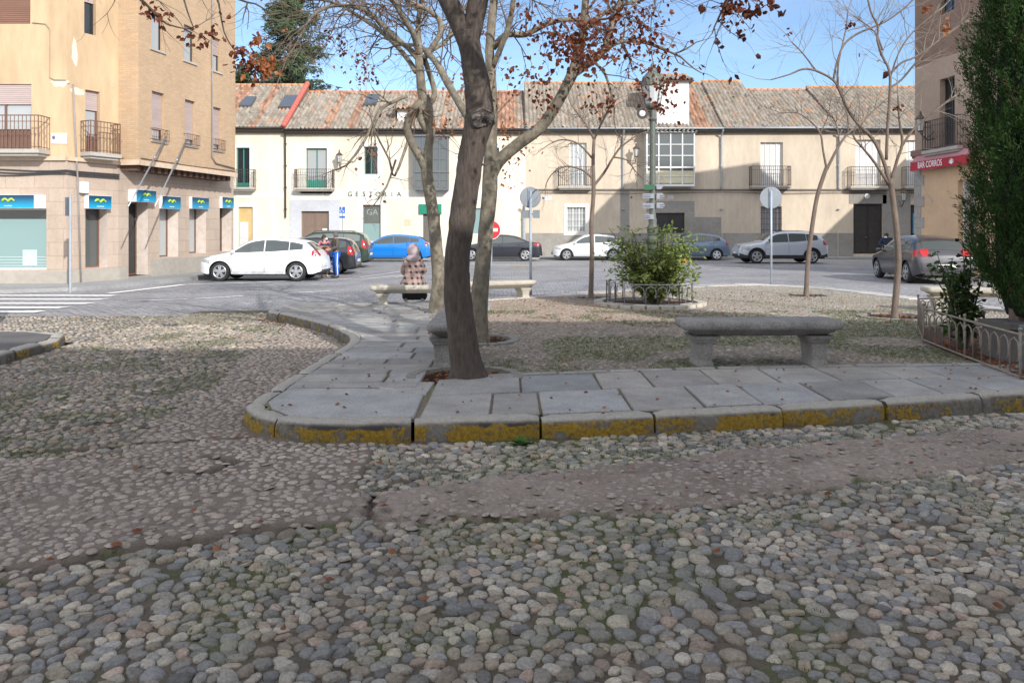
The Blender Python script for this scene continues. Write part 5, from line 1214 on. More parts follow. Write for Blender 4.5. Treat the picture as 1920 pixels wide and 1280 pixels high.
c8 = car('suv', 'silver crossover parked at the right end of the terrace', 4.45, 1.82, 1.60, (.50, .55, .62), wr=.35, metal=.3, skirt=.13, rails=True); place(c8, 1472, 38.3)
c9 = car('hatch', 'dark grey hatchback seen from behind beside the brown building', 4.3, 1.79, 1.46, (.05, .048, .055), wr=.33, metal=.2); 
c9.location = (13.35, 25.2, 0); c9.rotation_euler = (0, 0, math.atan2(-1, -.13))
# ================================================================ trees and plants
def rotv(d, ang, az_):
    d = d.normalized(); a = d.cross(Vector((0, 0, 1)) if abs(d.z) < .95 else Vector((1, 0, 0))).normalized(); b = d.cross(a)
    return (d * math.cos(ang) + (a * math.cos(az_) + b * math.sin(az_)) * math.sin(ang)).normalized()
class Tree:
    def __init__(s, name, label, base, group=None, bark=None, cat='tree', rs=1.):
        s.rs = rs; s.t = thing(name, label, cat, base, group); s.trunk = MB(); s.tw = MB(); s.bark = bark; s.ends = []; s.n = 0
    def limb(s, pts, Y=None, k=8, spawn=None, sm=3, furrow=0.):
        """pts: (px, py, half-width in photo px, depth offset) -> smooth tapered tube; returns world points"""
        P = [W(p[0], p[1], Y + (p[3] if len(p) > 3 else 0)) for p in pts]; Rr = [s.rs * p[2] * (Y + (p[3] if len(p) > 3 else 0)) / F for p in pts]
        out, rad = [], []
        for i in range(len(P) - 1):
            p0 = P[max(0, i - 1)]; p1 = P[i]; p2 = P[i + 1]; p3 = P[min(len(P) - 1, i + 2)]
            for q in range(sm):
                t = q / sm; out.append(.5 * ((2 * p1) + (p2 - p0) * t + (2 * p0 - 5 * p1 + 4 * p2 - p3) * t * t + (3 * p1 - p0 - 3 * p2 + p3) * t ** 3)); rad.append(Rr[i] * (1 - t) + Rr[i + 1] * t)
        out.append(P[-1]); rad.append(Rr[-1]); 
        if furrow:
            o_ = random.uniform(0, 50); s.trunk.tube(out, rad, k, rf=lambda i, a: 1 + furrow * (float(vn(a * 3.2 + .12 * i, i * .16 + o_, 1., 3)) + .6 * float(vn(a * 7 + .2 * i, i * .30 + o_, 1., 8)) - .8) + .05 * (float(vn(a * .9, i * .07 + o_, 1., 5)) - .5))
        else: s.trunk.tube(out, rad, k, jit=.05)
        return out, rad
    def grow(s, p, d, r, L_, lvl, up=.05, droop=0., wig=.22):
        if r < .0016 or s.n > 4000: return
        n = 5 if lvl > 0 else 4; pts = [p]; rad = [r]; q = p.copy(); dd = d.normalized()
        for i in range(n):
            dd = (dd + Vector((random.gauss(0, wig), random.gauss(0, wig), random.gauss(0, wig) + up - droop)) * .6).normalized(); q = q + dd * L_ / n
            pts.append(q.copy()); rad.append(r * (1 - .55 * (i + 1) / n))
        s.n += 1; s.tw.tube(pts, rad, 5 if r > .02 else (4 if r > .008 else 3), cap=False)
        if lvl == 0: s.ends.append((pts[-1], dd)); return
        nc = random.choice((2, 3, 3, 4)) + (1 if lvl > 2 else 0)
        for c in range(nc):
            i = random.randint(1, n) if c else n; 
            dn = rotv((pts[i] - pts[i - 1]), R(random.uniform(22, 58)) if c else R(random.uniform(5, 25)), random.uniform(0, 6.28))
            s.grow(pts[i], dn, rad[i] * random.uniform(.6, .85), L_ * random.uniform(.55, .8), lvl - 1, up, droop, wig)
    def sprout(s, out, rad, n, L_, lvl, f0=.3, up=.08, droop=0., rmul=.5, rmax=.03, wig=.22, ang=(30, 70)):
        m = len(out)
        for k in range(n):
            i = int(m * (f0 + (1 - f0) * random.random())); i = max(1, min(m - 1, i)); d = rotv(out[i] - out[i - 1], R(random.uniform(*ang)), random.uniform(0, 6.28))
            s.grow(out[i], d, min(rmax, rad[i] * rmul), L_ * random.uniform(.7, 1.25), lvl, up, droop, wig)
        s.grow(out[-1], out[-1] - out[-2], rad[-1] * .9, L_, lvl, up, droop, wig)
    def leaves(s, frac, size, m, extra=(), name='leaves', hang=.5):
        mb = MB(); pts = []
        for (p, d) in s.ends:
            if random.random() < frac: pts.append((p, 1))
        for (c, rr, n) in extra:
            for _ in range(n if n > 200 else int(n * 2.3)): pts.append((c + Vector((random.gauss(0, rr), random.gauss(0, rr), random.gauss(0, rr))), 1))
        for (p, k) in pts:
            for _ in range(random.choice((1, 1, 2))):
                z = size * random.uniform(.7, 1.25); a = random.uniform(0, 6.28); u = Vector((math.cos(a), math.sin(a), random.uniform(-1.6, -.1) * hang * 2)).normalized(); v = u.cross(Vector((random.gauss(0, 1), random.gauss(0, 1), random.gauss(0, 1)))).normalized(); w = u.cross(v)
                b = p + Vector((random.gauss(0, .02), random.gauss(0, .02), random.gauss(0, .02)))
                P = [b, b + u * z * .35 + v * z * .38, b + u * z * .75 + v * z * .25 + w * z * .12, b + u * z * 1.05, b + u * z * .75 - v * z * .25 + w * z * .12, b + u * z * .35 - v * z * .38]
                mid = b + u * z * .55 - w * z * .1; I = [mb.V(q) for q in P]; c_ = mb.V(mid)
                for i in range(6): mb.Fc(I[i], I[(i + 1) % 6], c_)
        if mb.v: mb.build(name, m, s.t)
    def done(s):
        s.trunk.build('trunk', s.bark, s.t, smooth=True); s.tw.build('twigs', s.twm if hasattr(s, 'twm') else s.bark, s.t, smooth=True)
BK_D = mat('dark_bark', (.080, .063, .053), rough=.95, var=.5, sc=40, big=.3, bigsc=4, bump=1., bsc=45, stretch=(1, 1, .22))
BK_L = mat('lichen_bark', (.19, .165, .125), rough=.9, var=.5, sc=16, big=.45, bigsc=3.5, bump=1., bsc=30, stretch=(1, 1, .6))
BK_P = mat('pale_bark', (.17, .13, .105), rough=.9, var=.25, sc=14, big=.25, bigsc=3, bump=.7, bsc=30, stretch=(1, 1, .4))
TW = mat('twig_bark', (.17, .125, .095), rough=.9, var=.2)
LF = leafmat('dead_leaf', (.11, .032, .018), (.25, .08, .038)); LF2 = leafmat('orange_leaf', (.30, .10, .04), (.45, .19, .08))
def wp(px, py, Y): return W(px, py, Y)

# front tree
T = Tree('street_tree', 'large dark leaning tree in front with a pale sawn knot on its trunk', (-.46, 7.6, ZP), bark=BK_D); T.twm = BK_D
o1_, r1_ = T.limb([(878, 726, 50), (877, 704, 37), (873, 675, 30), (867, 625, 27.5), (859, 560, 24.5), (857, 500, 23.5), (862, 440, 24), (868, 400, 24), (876, 340, 23.5), (882, 300, 23), (890, 258, 24), (899, 222, 27), (899, 192, 25), (893, 150, 23), (883, 100, 21), (875, 62, 21)], Y=7.6, k=36, sm=9, furrow=.15)
lft = T.limb([(878, 95, 15), (862, 50, 17), (843, 5, 19), (818, -50, 16), (795, -120, 13), (750, -260, 11, -.3), (700, -420, 8, -.6)], Y=7.6, k=24, sm=6, furrow=.12)
rgt = T.limb([(880, 95, 15), (887, 50, 18), (897, 0, 19), (906, -60, 16), (930, -150, 14, .2), (985, -290, 12, .4), (1050, -430, 8, .6)], Y=7.6, k=24, sm=6, furrow=.12)
b3 = T.limb([(905, -60, 12), (960, -130, 10, -.3), (1060, -190, 8, -.7), (1180, -230, 5, -1.1)], Y=7.6); b4 = T.limb([(812, -50, 11), (740, -110, 9, .3), (620, -170, 7, .6), (480, -190, 5, .9)], Y=7.6)
for q, nn in ((lft, 7), (rgt, 8), (b3, 7), (b4, 7)): T.sprout(*q, nn, .9, 3, f0=.35, droop=.03, rmax=.02)
for (px, py, dz) in ((700, -60, 0), (1060, -110, .3), (1180, -90, .5), (980, -80, 0), (560, -90, .5)):   # hanging twigs reaching the top edge of the view
    T.grow(wp(px, py, 7.6 + dz), Vector((random.uniform(-.5, .5), random.uniform(-.3, .3), -.8)), .008, .7, 2, up=-.1)
T.leaves(.16, .07, LF, [(wp(1085, 95, 7.9), .10, 14), (wp(1120, 60, 8.0), .10, 12)]); 
mb = MB(); Mk = Matrix.Translation(wp(905, 219, 7.455)) @ Matrix.Rotation(R(14), 4, 'Z'); mb.lathe([(.102, .08), (.110, .02), (.106, .0), (.094, -.006), (.086, .002), (.06, .002), (.03, -.002), (.001, .0)], (0, 0, 0), 30, 'y')
for i, v in enumerate(mb.v):
    a_ = math.atan2(v[2], v[0]); q_ = 1 + .10 * math.sin(2 * a_ + .6) + .09 * math.sin(3 * a_ + 1.2) + .05 * math.sin(5 * a_); mb.v[i] = tuple(Mk @ Vector((v[0] * q_, v[1] + .012 * math.sin(7 * a_ + v[0] * 60), v[2] * q_ * .88 - .01)))
mb.build('sawn_knot', mat('sawn_wood', (.115, .102, .096), rough=1, var=.75, sc=13, big=.6, bigsc=9, bump=1., spec=.1), T.t, smooth=True, sharp=30); T.done()

# second tree close behind
T = Tree('street_tree', 'pale lichened tree just behind the dark front tree, thick limb rising to the right', (-.43, 10.25, ZP), bark=BK_L); T.twm = TW
m_ = T.limb([(895, 642, 25), (896, 615, 19), (898, 565, 17), (904, 510, 14.5), (909, 460, 14), (913, 410, 14), (918, 350, 14.5), (920, 310, 14), (921, 260, 11), (923, 200, 10), (921, 150, 9.5), (918, 100, 8.5), (922, 40, 8), (930, -30, 7), (938, -110, 6)], Y=10.2, k=26, sm=6, furrow=.12)
a_ = T.limb([(919, 335, 12), (935, 303, 12), (975, 268, 11.5), (1012, 240, 11), (1038, 205, 10.5), (1058, 170, 10), (1074, 138, 10)], Y=10.2, k=22, sm=6, furrow=.12)
a1 = T.limb([(1070, 145, 9), (1084, 100, 8), (1094, 55, 8), (1098, 0, 7), (1105, -60, 6)], Y=10.2); a2 = T.limb([(1070, 142, 9), (1105, 118, 8), (1132, 95, 7), (1143, 60, 6), (1160, 10, 5), (1190, -50, 4)], Y=10.2)
a3 = T.limb([(1132, 95, 4), (1165, 78, 4, .1), (1210, 80, 3.4, .2), (1250, 95, 3, .3)], Y=10.2); a4 = T.limb([(924, 90, 7), (950, 65, 6), (985, 65, 5.5), (1040, 40, 4.5), (1100, 38, 3.5)], Y=10.2); a5 = T.limb([(1094, 55, 5), (1140, 20, 4, .2), (1200, 0, 3.5, .4), (1270, -20, 3, .5)], Y=10.2)
a6 = T.limb([(922, 130, 6), (945, 75, 5.5, -.2), (960, 20, 5, -.3), (965, -40, 4, -.4)], Y=10.2); a7 = T.limb([(1112, 115, 3), (1135, 140, 2.6), (1150, 190, 2)], Y=10.2)
for q, nn, l_ in ((m_, 4, .7), (a1, 9, .8), (a2, 9, .8), (a3, 7, .6), (a4, 9, .6), (a5, 8, .7), (a6, 7, .6), (a7, 4, .4)): T.sprout(*q, nn, l_, 2, f0=.45 if q is m_ else .15, droop=.05, rmax=.012, wig=.3)
T.leaves(.24, .064, LF, [(wp(1062, 75, 9.9), .17, 30), (wp(1090, 95, 9.8), .22, 60), (wp(1060, 60, 10), .15, 22), (wp(1150, 40, 9.8), .2, 32), (wp(1190, 90, 9.9), .2, 34), (wp(1215, 60, 9.9), .16, 22), (wp(1230, 150, 9.8), .14, 20), (wp(1245, 185, 9.8), .12, 18), (wp(1025, 70, 9.9), .12, 16),
                          (wp(965, 140, 9.8), .14, 16), (wp(1010, 165, 9.9), .13, 14), (wp(1020, 185, 9.9), .08, 6), (wp(1120, 195, 9.9), .1, 7), (wp(1140, 190, 9.9), .08, 7), (wp(990, 28, 10), .12, 10), (wp(1210, 20, 10), .2, 16), (wp(1265, 140, 9.9), .1, 8)]); T.done()
# far right sprays of leaves at the top edge belong to a branch of the same crown
T = Tree('street_tree', 'pale pollarded tree with arching branches beside the bench of the seated person', (-1.32, 13.6, ZP), bark=BK_L, rs=.9); T.twm = TW; Y3 = 13.6
T.limb([(818, 590, 22), (818, 572, 16), (822, 520, 13.5), (818, 460, 13), (813, 410, 12.5), (804, 350, 12), (800, 318, 12)], Y=Y3, k=20, sm=5, furrow=.14)
T.limb([(803, 330, 10), (790, 300, 9), (772, 268, 8.5), (763, 240, 8), (772, 212, 8.5), (790, 190, 10)], Y=Y3, k=10); T.limb([(803, 330, 10), (803, 285, 9.5), (808, 245, 9.5), (803, 205, 10), (796, 180, 10)], Y=Y3, k=10)
T.limb([(806, 250, 8), (790, 225, 8), (793, 195, 9), (790, 165, 9.5), (787, 130, 9), (785, 100, 8.5)], Y=Y3, k=10); T.limb([(800, 200, 7, .1), (815, 178, 6, .1), (806, 140, 6, .1), (795, 110, 6, .1)], Y=Y3, k=8)
B3 = [T.limb([(786, 112, 7), (765, 90, 6), (742, 72, 6), (715, 45, 5.5), (690, 22, 5), (655, 12, 4.5), (620, 12, 4), (585, 32, 3, -.3), (560, 75, 2.2, -.5)], Y=Y3), T.limb([(780, 135, 6), (762, 108, 5.5, .4), (735, 78, 5, .8), (705, 52, 4.5, 1), (668, 28, 4, 1.2), (635, 8, 3, 1.4), (600, 0, 2.5, 1.6)], Y=Y3),
      T.limb([(786, 105, 7), (775, 65, 6, -.3), (757, 35, 6, -.6), (738, 0, 5.5, -.8), (715, -50, 5, -1)], Y=Y3), T.limb([(788, 100, 6), (784, 50, 5.5, .3), (790, 0, 5, .5), (795, -60, 4, .7)], Y=Y3),
      T.limb([(795, 110, 6), (815, 82, 6), (826, 60, 6), (822, 35, 5.5), (795, 15, 5), (770, 5, 5), (755, -30, 4)], Y=Y3), T.limb([(800, 100, 5), (830, 82, 4.5, .4), (850, 60, 4, .8), (870, 20, 3, 1)], Y=Y3),
      T.limb([(888, 240, 8, -1.5), (872, 212, 8.5, -1.2), (852, 178, 8, -.9), (836, 150, 8, -.6), (820, 120, 7, -.3), (800, 98, 6.5)], Y=Y3),
      T.limb([(765, 265, 3.5), (740, 330, 2.4, -.3), (730, 300, 2.2, -.5), (712, 265, 2, -.7), (700, 240, 1.6, -.9)], Y=Y3), T.limb([(742, 300, 2.4, -.4), (725, 350, 2, -.6), (708, 375, 1.4, -.7)], Y=Y3), T.limb([(715, 200, 3.4, -.3), (680, 270, 3, -.5), (650, 310, 2.2, -.8)], Y=Y3), T.limb([(763, 180, 4), (740, 190, 3.6, -.1), (715, 205, 3.4, -.3), (700, 240, 2.6, -.5)], Y=Y3)]
for i, q in enumerate(B3): T.sprout(*q, 22 if i < 6 else 5, .95 if i < 7 else .45, 3 if i < 6 else 2, f0=.25, droop=.06, rmax=.014, wig=.3)
T.sprout(*T.limb([(790, 195, 5), (785, 205, 4)], Y=Y3), 12, .35, 1, f0=0)
T.leaves(.10, .065, LF, [(wp(675, 120, Y3), .14, 22), (wp(690, 150, Y3), .12, 7), (wp(625, 65, Y3), .08, 9), (wp(640, 85, Y3), .08, 9)]); T.leaves(.10, .065, LF2, [(wp(830, 240, Y3 - .6), .12, 16), (wp(865, 165, Y3), .25, 22), (wp(940, 260, Y3), .25, 30), (wp(955, 290, Y3), .3, 22)], name='orange_leaves'); T.done()

# branches with dead leaves hanging in at the upper left come from a tree out of frame on the left
T = Tree('street_tree', 'out-of-frame tree whose brown-leaved branch tips hang before the corner building', (-5.6, 7.4, -.2), bark=BK_D); T.twm = BK_D
T.limb([(-100, 640, 30), (-110, 400, 28), (-105, 100, 26), (-90, -150, 22)], Y=7.4)
for (A, q) in ((( -90, -120), [(100, -150), (200, -60), (270, 5)]), ((-90, -150), [(150, -220), (330, -90), (430, -10)])):
    l_ = T.limb([(A[0], A[1], 9)] + [(x, y, 6 - 1.6 * i) for i, (x, y) in enumerate(q)], Y=7.4, sm=4); T.sprout(*l_, 6, .5, 2, f0=.6, droop=.1, rmax=.006)
T.limb([(330, -90, 2.5), (400, -20, 2), (420, 60, 1.4), (440, 95, 1)], Y=7.4); T.limb([(330, -90, 2.5), (345, 0, 1.8), (362, 50, 1)], Y=7.4)
T.leaves(.05, .055, LF, [(wp(285, 22, 7.4), .05, 8), (wp(300, 30, 7.4), .04, 5), (wp(364, 68, 7.4), .06, 9), (wp(412, 55, 7.4), .07, 6), (wp(452, 105, 7.4), .06, 20), (wp(470, 120, 7.4), .05, 12)]); T.leaves(.0, .07, LF2, [(wp(482, 72, 7.4), .03, 6), (wp(500, 122, 7.4), .06, 16), (wp(478, 118, 7.4), .04, 6)], name='orange_leaves'); T.done()

T = Tree('young_tree', 'thin young tree with bare twigs standing left of the rose bush', (1.72, 16.7, ZP), bark=BK_P, rs=.8); T.twm = TW; Yt = 16.7
m_ = T.limb([(1108, 560, 8), (1108, 545, 6), (1110, 480, 5.5), (1109, 420, 5), (1113, 360, 5), (1112, 300, 4.2), (1114, 262, 3.6)], Y=Yt, k=8)
B4 = [T.limb([(1112, 335, 3), (1090, 318, 2.6), (1060, 312, 2.2), (1040, 322, 1.8)], Y=Yt), T.limb([(1112, 350, 3.6), (1132, 325, 3.2), (1150, 295, 2.6), (1165, 275, 2.4), (1188, 258, 2)], Y=Yt), T.limb([(1114, 262, 3), (1100, 235, 2.4), (1085, 215, 2)], Y=Yt), T.limb([(1114, 262, 3), (1126, 235, 2.4), (1142, 205, 2)], Y=Yt), T.limb([(1113, 300, 2.6), (1085, 270, 2.2), (1055, 262, 1.8), (1035, 268, 1.4)], Y=Yt), T.limb([(1150, 295, 2.2), (1175, 300, 1.8), (1190, 320, 1.4)], Y=Yt)]
for q in B4: T.sprout(*q, 7, .55, 2, f0=.3, droop=.08, rmax=.008, wig=.32)
T.leaves(.03, .06, LF2); T.done()

T = Tree('young_tree', 'slender bare tree curving right, in front of the silver crossover', (6.6, 17.3, ZP), bark=BK_P, rs=.68); T.twm = TW; Yt = 17.3
T.limb([(1512, 557, 9), (1512, 540, 6.6), (1515, 490, 6.2), (1522, 430, 6), (1532, 370, 5.8), (1546, 325, 5.6), (1552, 310, 5.2)], Y=Yt, k=9)
B5 = [T.limb([(1550, 318, 3.4), (1543, 280, 3), (1538, 250, 2.6), (1520, 228, 2.2), (1495, 212, 1.8), (1470, 212, 1.3)], Y=Yt), T.limb([(1550, 318, 4.4), (1572, 275, 3.8), (1590, 250, 3.2), (1610, 235, 2.6), (1640, 205, 2)], Y=Yt), T.limb([(1574, 275, 2.4), (1570, 240, 2), (1560, 215, 1.6)], Y=Yt), T.limb([(1538, 250, 2), (1550, 225, 1.6), (1556, 200, 1.3)], Y=Yt), T.limb([(1590, 250, 2.2), (1590, 220, 1.8), (1580, 190, 1.4)], Y=Yt)]
for q in B5: T.sprout(*q, 7, .5, 2, f0=.3, droop=.02, rmax=.007, wig=.3)
T.leaves(.01, .05, LF); T.done()

T = Tree('young_tree', 'bare tree with many upright forks standing left of the fenced cypress bed', (6.5, 13.05, ZP), bark=BK_P, rs=.66); T.twm = mat('pale_twig', (.30, .25, .20), rough=.9, var=.2); Yt = 13.05
T.limb([(1677, 598, 12), (1678, 575, 9), (1684, 500, 8.5), (1682, 440, 8.2), (1675, 380, 8), (1669, 335, 8)], Y=Yt, k=10)
B6 = [T.limb([(1668, 345, 6), (1656, 300, 5.2), (1636, 260, 5), (1608, 232, 4.6), (1590, 205, 4.2), (1575, 172, 4), (1562, 150, 3.6), (1530, 133, 3.2), (1505, 130, 3), (1480, 140, 2.2), (1445, 150, 1.5)], Y=Yt), T.limb([(1668, 348, 4.5), (1640, 305, 3.6), (1618, 278, 3), (1600, 255, 2.6), (1608, 235, 2)], Y=Yt),
      T.limb([(1562, 152, 3.2), (1570, 115, 3), (1582, 85, 3), (1605, 65, 3), (1640, 50, 2.8), (1665, 38, 2.6), (1700, 12, 2.2), (1720, -10, 2)], Y=Yt), T.limb([(1662, 300, 4.4), (1664, 240, 4.2), (1668, 185, 4), (1668, 135, 3.8), (1654, 105, 3.4), (1645, 75, 3.2), (1646, 50, 3), (1632, 20, 2.6), (1622, -30, 2.2)], Y=Yt),
      T.limb([(1670, 345, 5), (1682, 300, 4.4), (1692, 268, 4.2), (1686, 225, 3), (1684, 180, 2.4)], Y=Yt), T.limb([(1690, 275, 4), (1715, 240, 3.4), (1745, 215, 3), (1770, 195, 2.6), (1788, 182, 2)], Y=Yt), T.limb([(1668, 140, 3.4), (1690, 118, 3), (1715, 108, 2.8), (1745, 88, 2.6), (1790, 55, 2.4), (1815, 40, 2)], Y=Yt, ),
      T.limb([(1668, 165, 3), (1690, 150, 3), (1720, 115, 3), (1760, 75, 2.6), (1800, 48, 2.2)], Y=Yt + .5), T.limb([(1571, 165, 2.6), (1572, 120, 2.4), (1585, 60, 2), (1590, 20, 1.6)], Y=Yt), T.limb([(1668, 150, 2.6), (1685, 100, 2.2), (1712, 60, 2), (1760, 20, 1.8)], Y=Yt), T.limb([(1655, 95, 2.4), (1640, 60, 2), (1600, 30, 1.6)], Y=Yt), T.limb([(1530, 133, 2.4), (1505, 100, 2), (1485, 80, 1.5)], Y=Yt)]
for q in B6: T.sprout(*q, 9, .6, 2, f0=.3, droop=-.02, rmax=.007, wig=.26)
T.leaves(.008, .07, LF, [(wp(1596, 45, Yt), .03, 5), (wp(1684, 200, Yt), .03, 4), (wp(1480, 60, Yt), .03, 3)]); T.leaves(.0, .08, LF2, [(wp(1736, 15, Yt), .04, 6), (wp(1775, 45, Yt), .05, 4)], name='orange_leaves'); T.done()

# leafy sprays at the top right hang from an unseen tree added to shade the front trunk
T = Tree('street_tree', 'unseen tree added to shade the front trunk, its brown-leaved tips hanging into the top right', (3.4, 2.0, -.1), bark=BK_D); T.twm = BK_D
T.trunk.tube([(3.4, 2.0, -.1), (3.3, 2.2, 1.5), (3.2, 2.5, 3), (2.9, 2.9, 4.2), (2.4, 3.4, 5.4), (1.9, 4, 6.6)], [.26, .2, .18, .16, .12, .07], 12)
for (a, b_2, c_2) in (((2.9, 2.9, 4.2), (2.2, 4.2, 4.6), (1.8, 5.4, 4.9)), ((3.2, 2.5, 3.4), (3.5, 4, 4.2), (3.3, 5.6, 4.6)), ((2.4, 3.4, 5.4), (.9, 3.8, 6), (-.3, 4.6, 6.2)), ((2.9, 2.9, 4.4), (3.8, 2.4, 5.4), (4.6, 2.6, 6.4))):
    l_ = [Vector(a).lerp(Vector(b_2), t_ / 4) for t_ in range(4)] + [Vector(b_2).lerp(Vector(c_2), t_ / 4) for t_ in range(5)]; rr = [.07 * (1 - i / 11) for i in range(9)]; T.trunk.tube(l_, rr, 7); T.sprout(l_, rr, 9, .8, 3, f0=.3, rmax=.014)
l_ = T.limb([(1560, -330, 6, 0), (1480, -170, 5), (1400, -60, 4), (1370, -10, 3)], Y=6.4)
T.sprout(*l_, 5, .4, 2, f0=.6, rmax=.005, droop=.1)
T.leaves(.75, .062, LF, [(wp(1385, 8, 6.4), .09, 22), (wp(1430, 5, 6.4), .07, 14), (wp(1360, 18, 6.4), .04, 8), (Vector((1.9, 4.4, 5.5)), .8, 900), (Vector((1.2, 4.2, 5.9)), .6, 350)]); T.done()

# ---- conifer and round tree beyond the roofs
def conifer(px, py_top, py_b, Y, rad, label, n=8000, seed=3):
    random.seed(seed); b = W(px, HZ, Y); b.z = 0; zt = Z(py_top, Y); t = thing('conifer', label, 'tree', b); mb = MB(); mb.tube([(b.x, b.y, 0), (b.x, b.y, zt)], [.45, .05], 8); mb.build('trunk', BK_P, t)
    mb = MB(); br = MB(); z = Z(py_b, Y) - 3
    while z < zt:
        f = (zt - z) / (zt - Z(py_b, Y) + 3); Rr = rad * (f ** .75) * random.uniform(.75, 1.1)
        for k in range(7):
            a = random.uniform(0, 6.28); d = Vector((math.cos(a), math.sin(a), random.uniform(-.05, .3))); L_ = Rr * random.uniform(.6, 1.1); st = Vector((b.x, b.y, z)); br.tube([st, st + d * L_ * .6, st + d * L_ + Vector((0, 0, -.1 * L_))], [.07, .04, .02], 3, cap=False)
            for q in range(int(34 * L_ / rad) + 8):
                u = random.uniform(.15, 1) ** .7; p = st + d * L_ * u + Vector((random.gauss(0, .22), random.gauss(0, .22), -.1 * L_ * u * u - abs(random.gauss(0, .28))))
                for _ in range(4):
                    v = Vector((random.gauss(0, 1), random.gauss(0, 1), random.gauss(-.5, .7))).normalized(); w = v.cross(d).normalized() * random.uniform(.03, .07); l2 = random.uniform(.2, .5); mb.quad(p - w, p + w, p + v * l2 + w * .4, p + v * l2 - w * .4)
        z += .42
    mb.build('crown', leafmat('conifer_needles', (.045, .085, .045), (.115, .145, .065)), t); br.build('branches', BK_P, t)
conifer(545, -120, 175, 68, 5.2, 'tall conifer rising behind the tiled roofs next to the corner building')
def roundtree(px, py0, py1, Y, label):
    c = W(px, (py0 + py1) / 2, Y); r = (py1 - py0) / 2 * Y / F; t = thing('conifer', label, 'tree', (c.x, c.y, 0)); mb = MB(); mb.tube([(c.x, c.y, 0), c], [.4, .2], 8); mb.build('trunk', BK_P, t); mb = MB(); cl = [(c + Vector((random.uniform(-1, 1), random.uniform(-.8, .8), random.uniform(-.8, .8))) * r * .8, r * random.uniform(.28, .45)) for _ in range(14)]
    for cc_, rr in cl:
        for _ in range(260):
            d = Vector((random.gauss(0, 1), random.gauss(0, 1), random.gauss(0, 1))).normalized(); p = cc_ + d * rr * random.uniform(.6, 1.05); w = d.cross(Vector((random.gauss(0, 1), .3, 1))).normalized() * .1; v = Vector((random.gauss(0, 1), random.gauss(0, 1), random.gauss(0, 1))).normalized() * .28; mb.quad(p - w, p + w, p + v + w * .3, p + v - w * .3)
    mb.build('crown', leafmat('conifer_needles', (.045, .085, .045), (.115, .145, .065)), t)
roundtree(455, 125, 190, 66, 'low rounded evergreen partly hidden by the corner building, at the foot of the tall conifer')

# ---- cypress in its bed
random.seed(21)
t = thing('cypress', 'dark green cypress at the right edge of the view inside the hooped fence', 'tree', (5.98, 8.7, ZP)); cb = Vector((5.98, 8.7, .55))
mb = MB(); mb.tube([(5.72, 8.7, .1), (5.72, 8.7, 1), (5.72, 8.7, 5.6)], [.09, .08, .03], 9); mb.build('trunk', BK_P, t)
mb = MB(); H_ = 5.6
lob = [(random.uniform(0, 6.28), random.uniform(0, 1), random.uniform(.12, .3)) for _ in range(110)]
def crad(a, f):
    r = .64 * (min(1, f / .10) ** .5) * (1 - max(0, (f - .35) / .65) ** 2 * .85)
    for (la, lf, w) in lob:
        d = ((a - la + 3.14) % 6.28 - 3.14) ** 2 / .05 + (f - lf) ** 2 / .0035; r += .24 * math.exp(-d) - .075 * math.exp(-d * .3)
    return r
for _ in range(5200):
    a = random.uniform(0, 6.28); f = random.random() ** .95; r = crad(a, f) * (1 - abs(random.gauss(0, .12))); p = cb + Vector((math.cos(a) * r * .93, math.sin(a) * r * .93, f * H_))
    if p.y > 9.25 and random.random() < .7: continue
    ax = Vector((math.cos(a) * random.uniform(.1, .8), math.sin(a) * random.uniform(.1, .8), 1 + random.gauss(0, .2))).normalized(); L_ = random.uniform(.14, .40); kk = random.random()
    base_ = (.085, .060, .03) if kk < .05 else tuple(np.array([.022, .055, .012]) * (1 - kk) + np.array([.055, .115, .024]) * kk)
    sd = ax.cross(Vector((random.gauss(0, 1), random.gauss(0, 1), .2))).normalized(); s2 = ax.cross(sd)
    for k in range(34):
        u = random.random(); w0 = .075 * (1 - u) ** .6 * L_ / .3; q = p + ax * L_ * u + sd * random.gauss(0, w0 * .6) + s2 * random.gauss(0, w0 * .6); d = (ax + sd * random.gauss(0, .5) + s2 * random.gauss(0, .5)).normalized(); l2 = random.uniform(.022, .055); w = d.cross(Vector((random.gauss(0, 1), random.gauss(0, 1), .1))).normalized() * random.uniform(.0025, .005)
        mb.cc = tuple(c_ * random.uniform(.8, 1.25) for c_ in base_); mb.Fc(*[mb.V(z_) for z_ in (q - w, q + w, q + d * l2 * .7 + w, q + d * l2, q + d * l2 * .7 - w)])
mb.build('crown', leafmat('cypress_sprays', (.012, .042, .010), (.05, .11, .018), attr=True), t, col=True)
mb = MB(); 
for k in range(22):
    f = k / 21
mb.lathe([(.05, .02), (.32, .1), (.42, .5), (.44, 1.5), (.4, 3), (.22, 4.3), (.05, 5.0)], cb, 24); mb.build('inner_foliage', mat('inner_foliage', (.008, .016, .008), rough=1, var=.6, sc=20, bump=1., bsc=20), t, smooth=True)

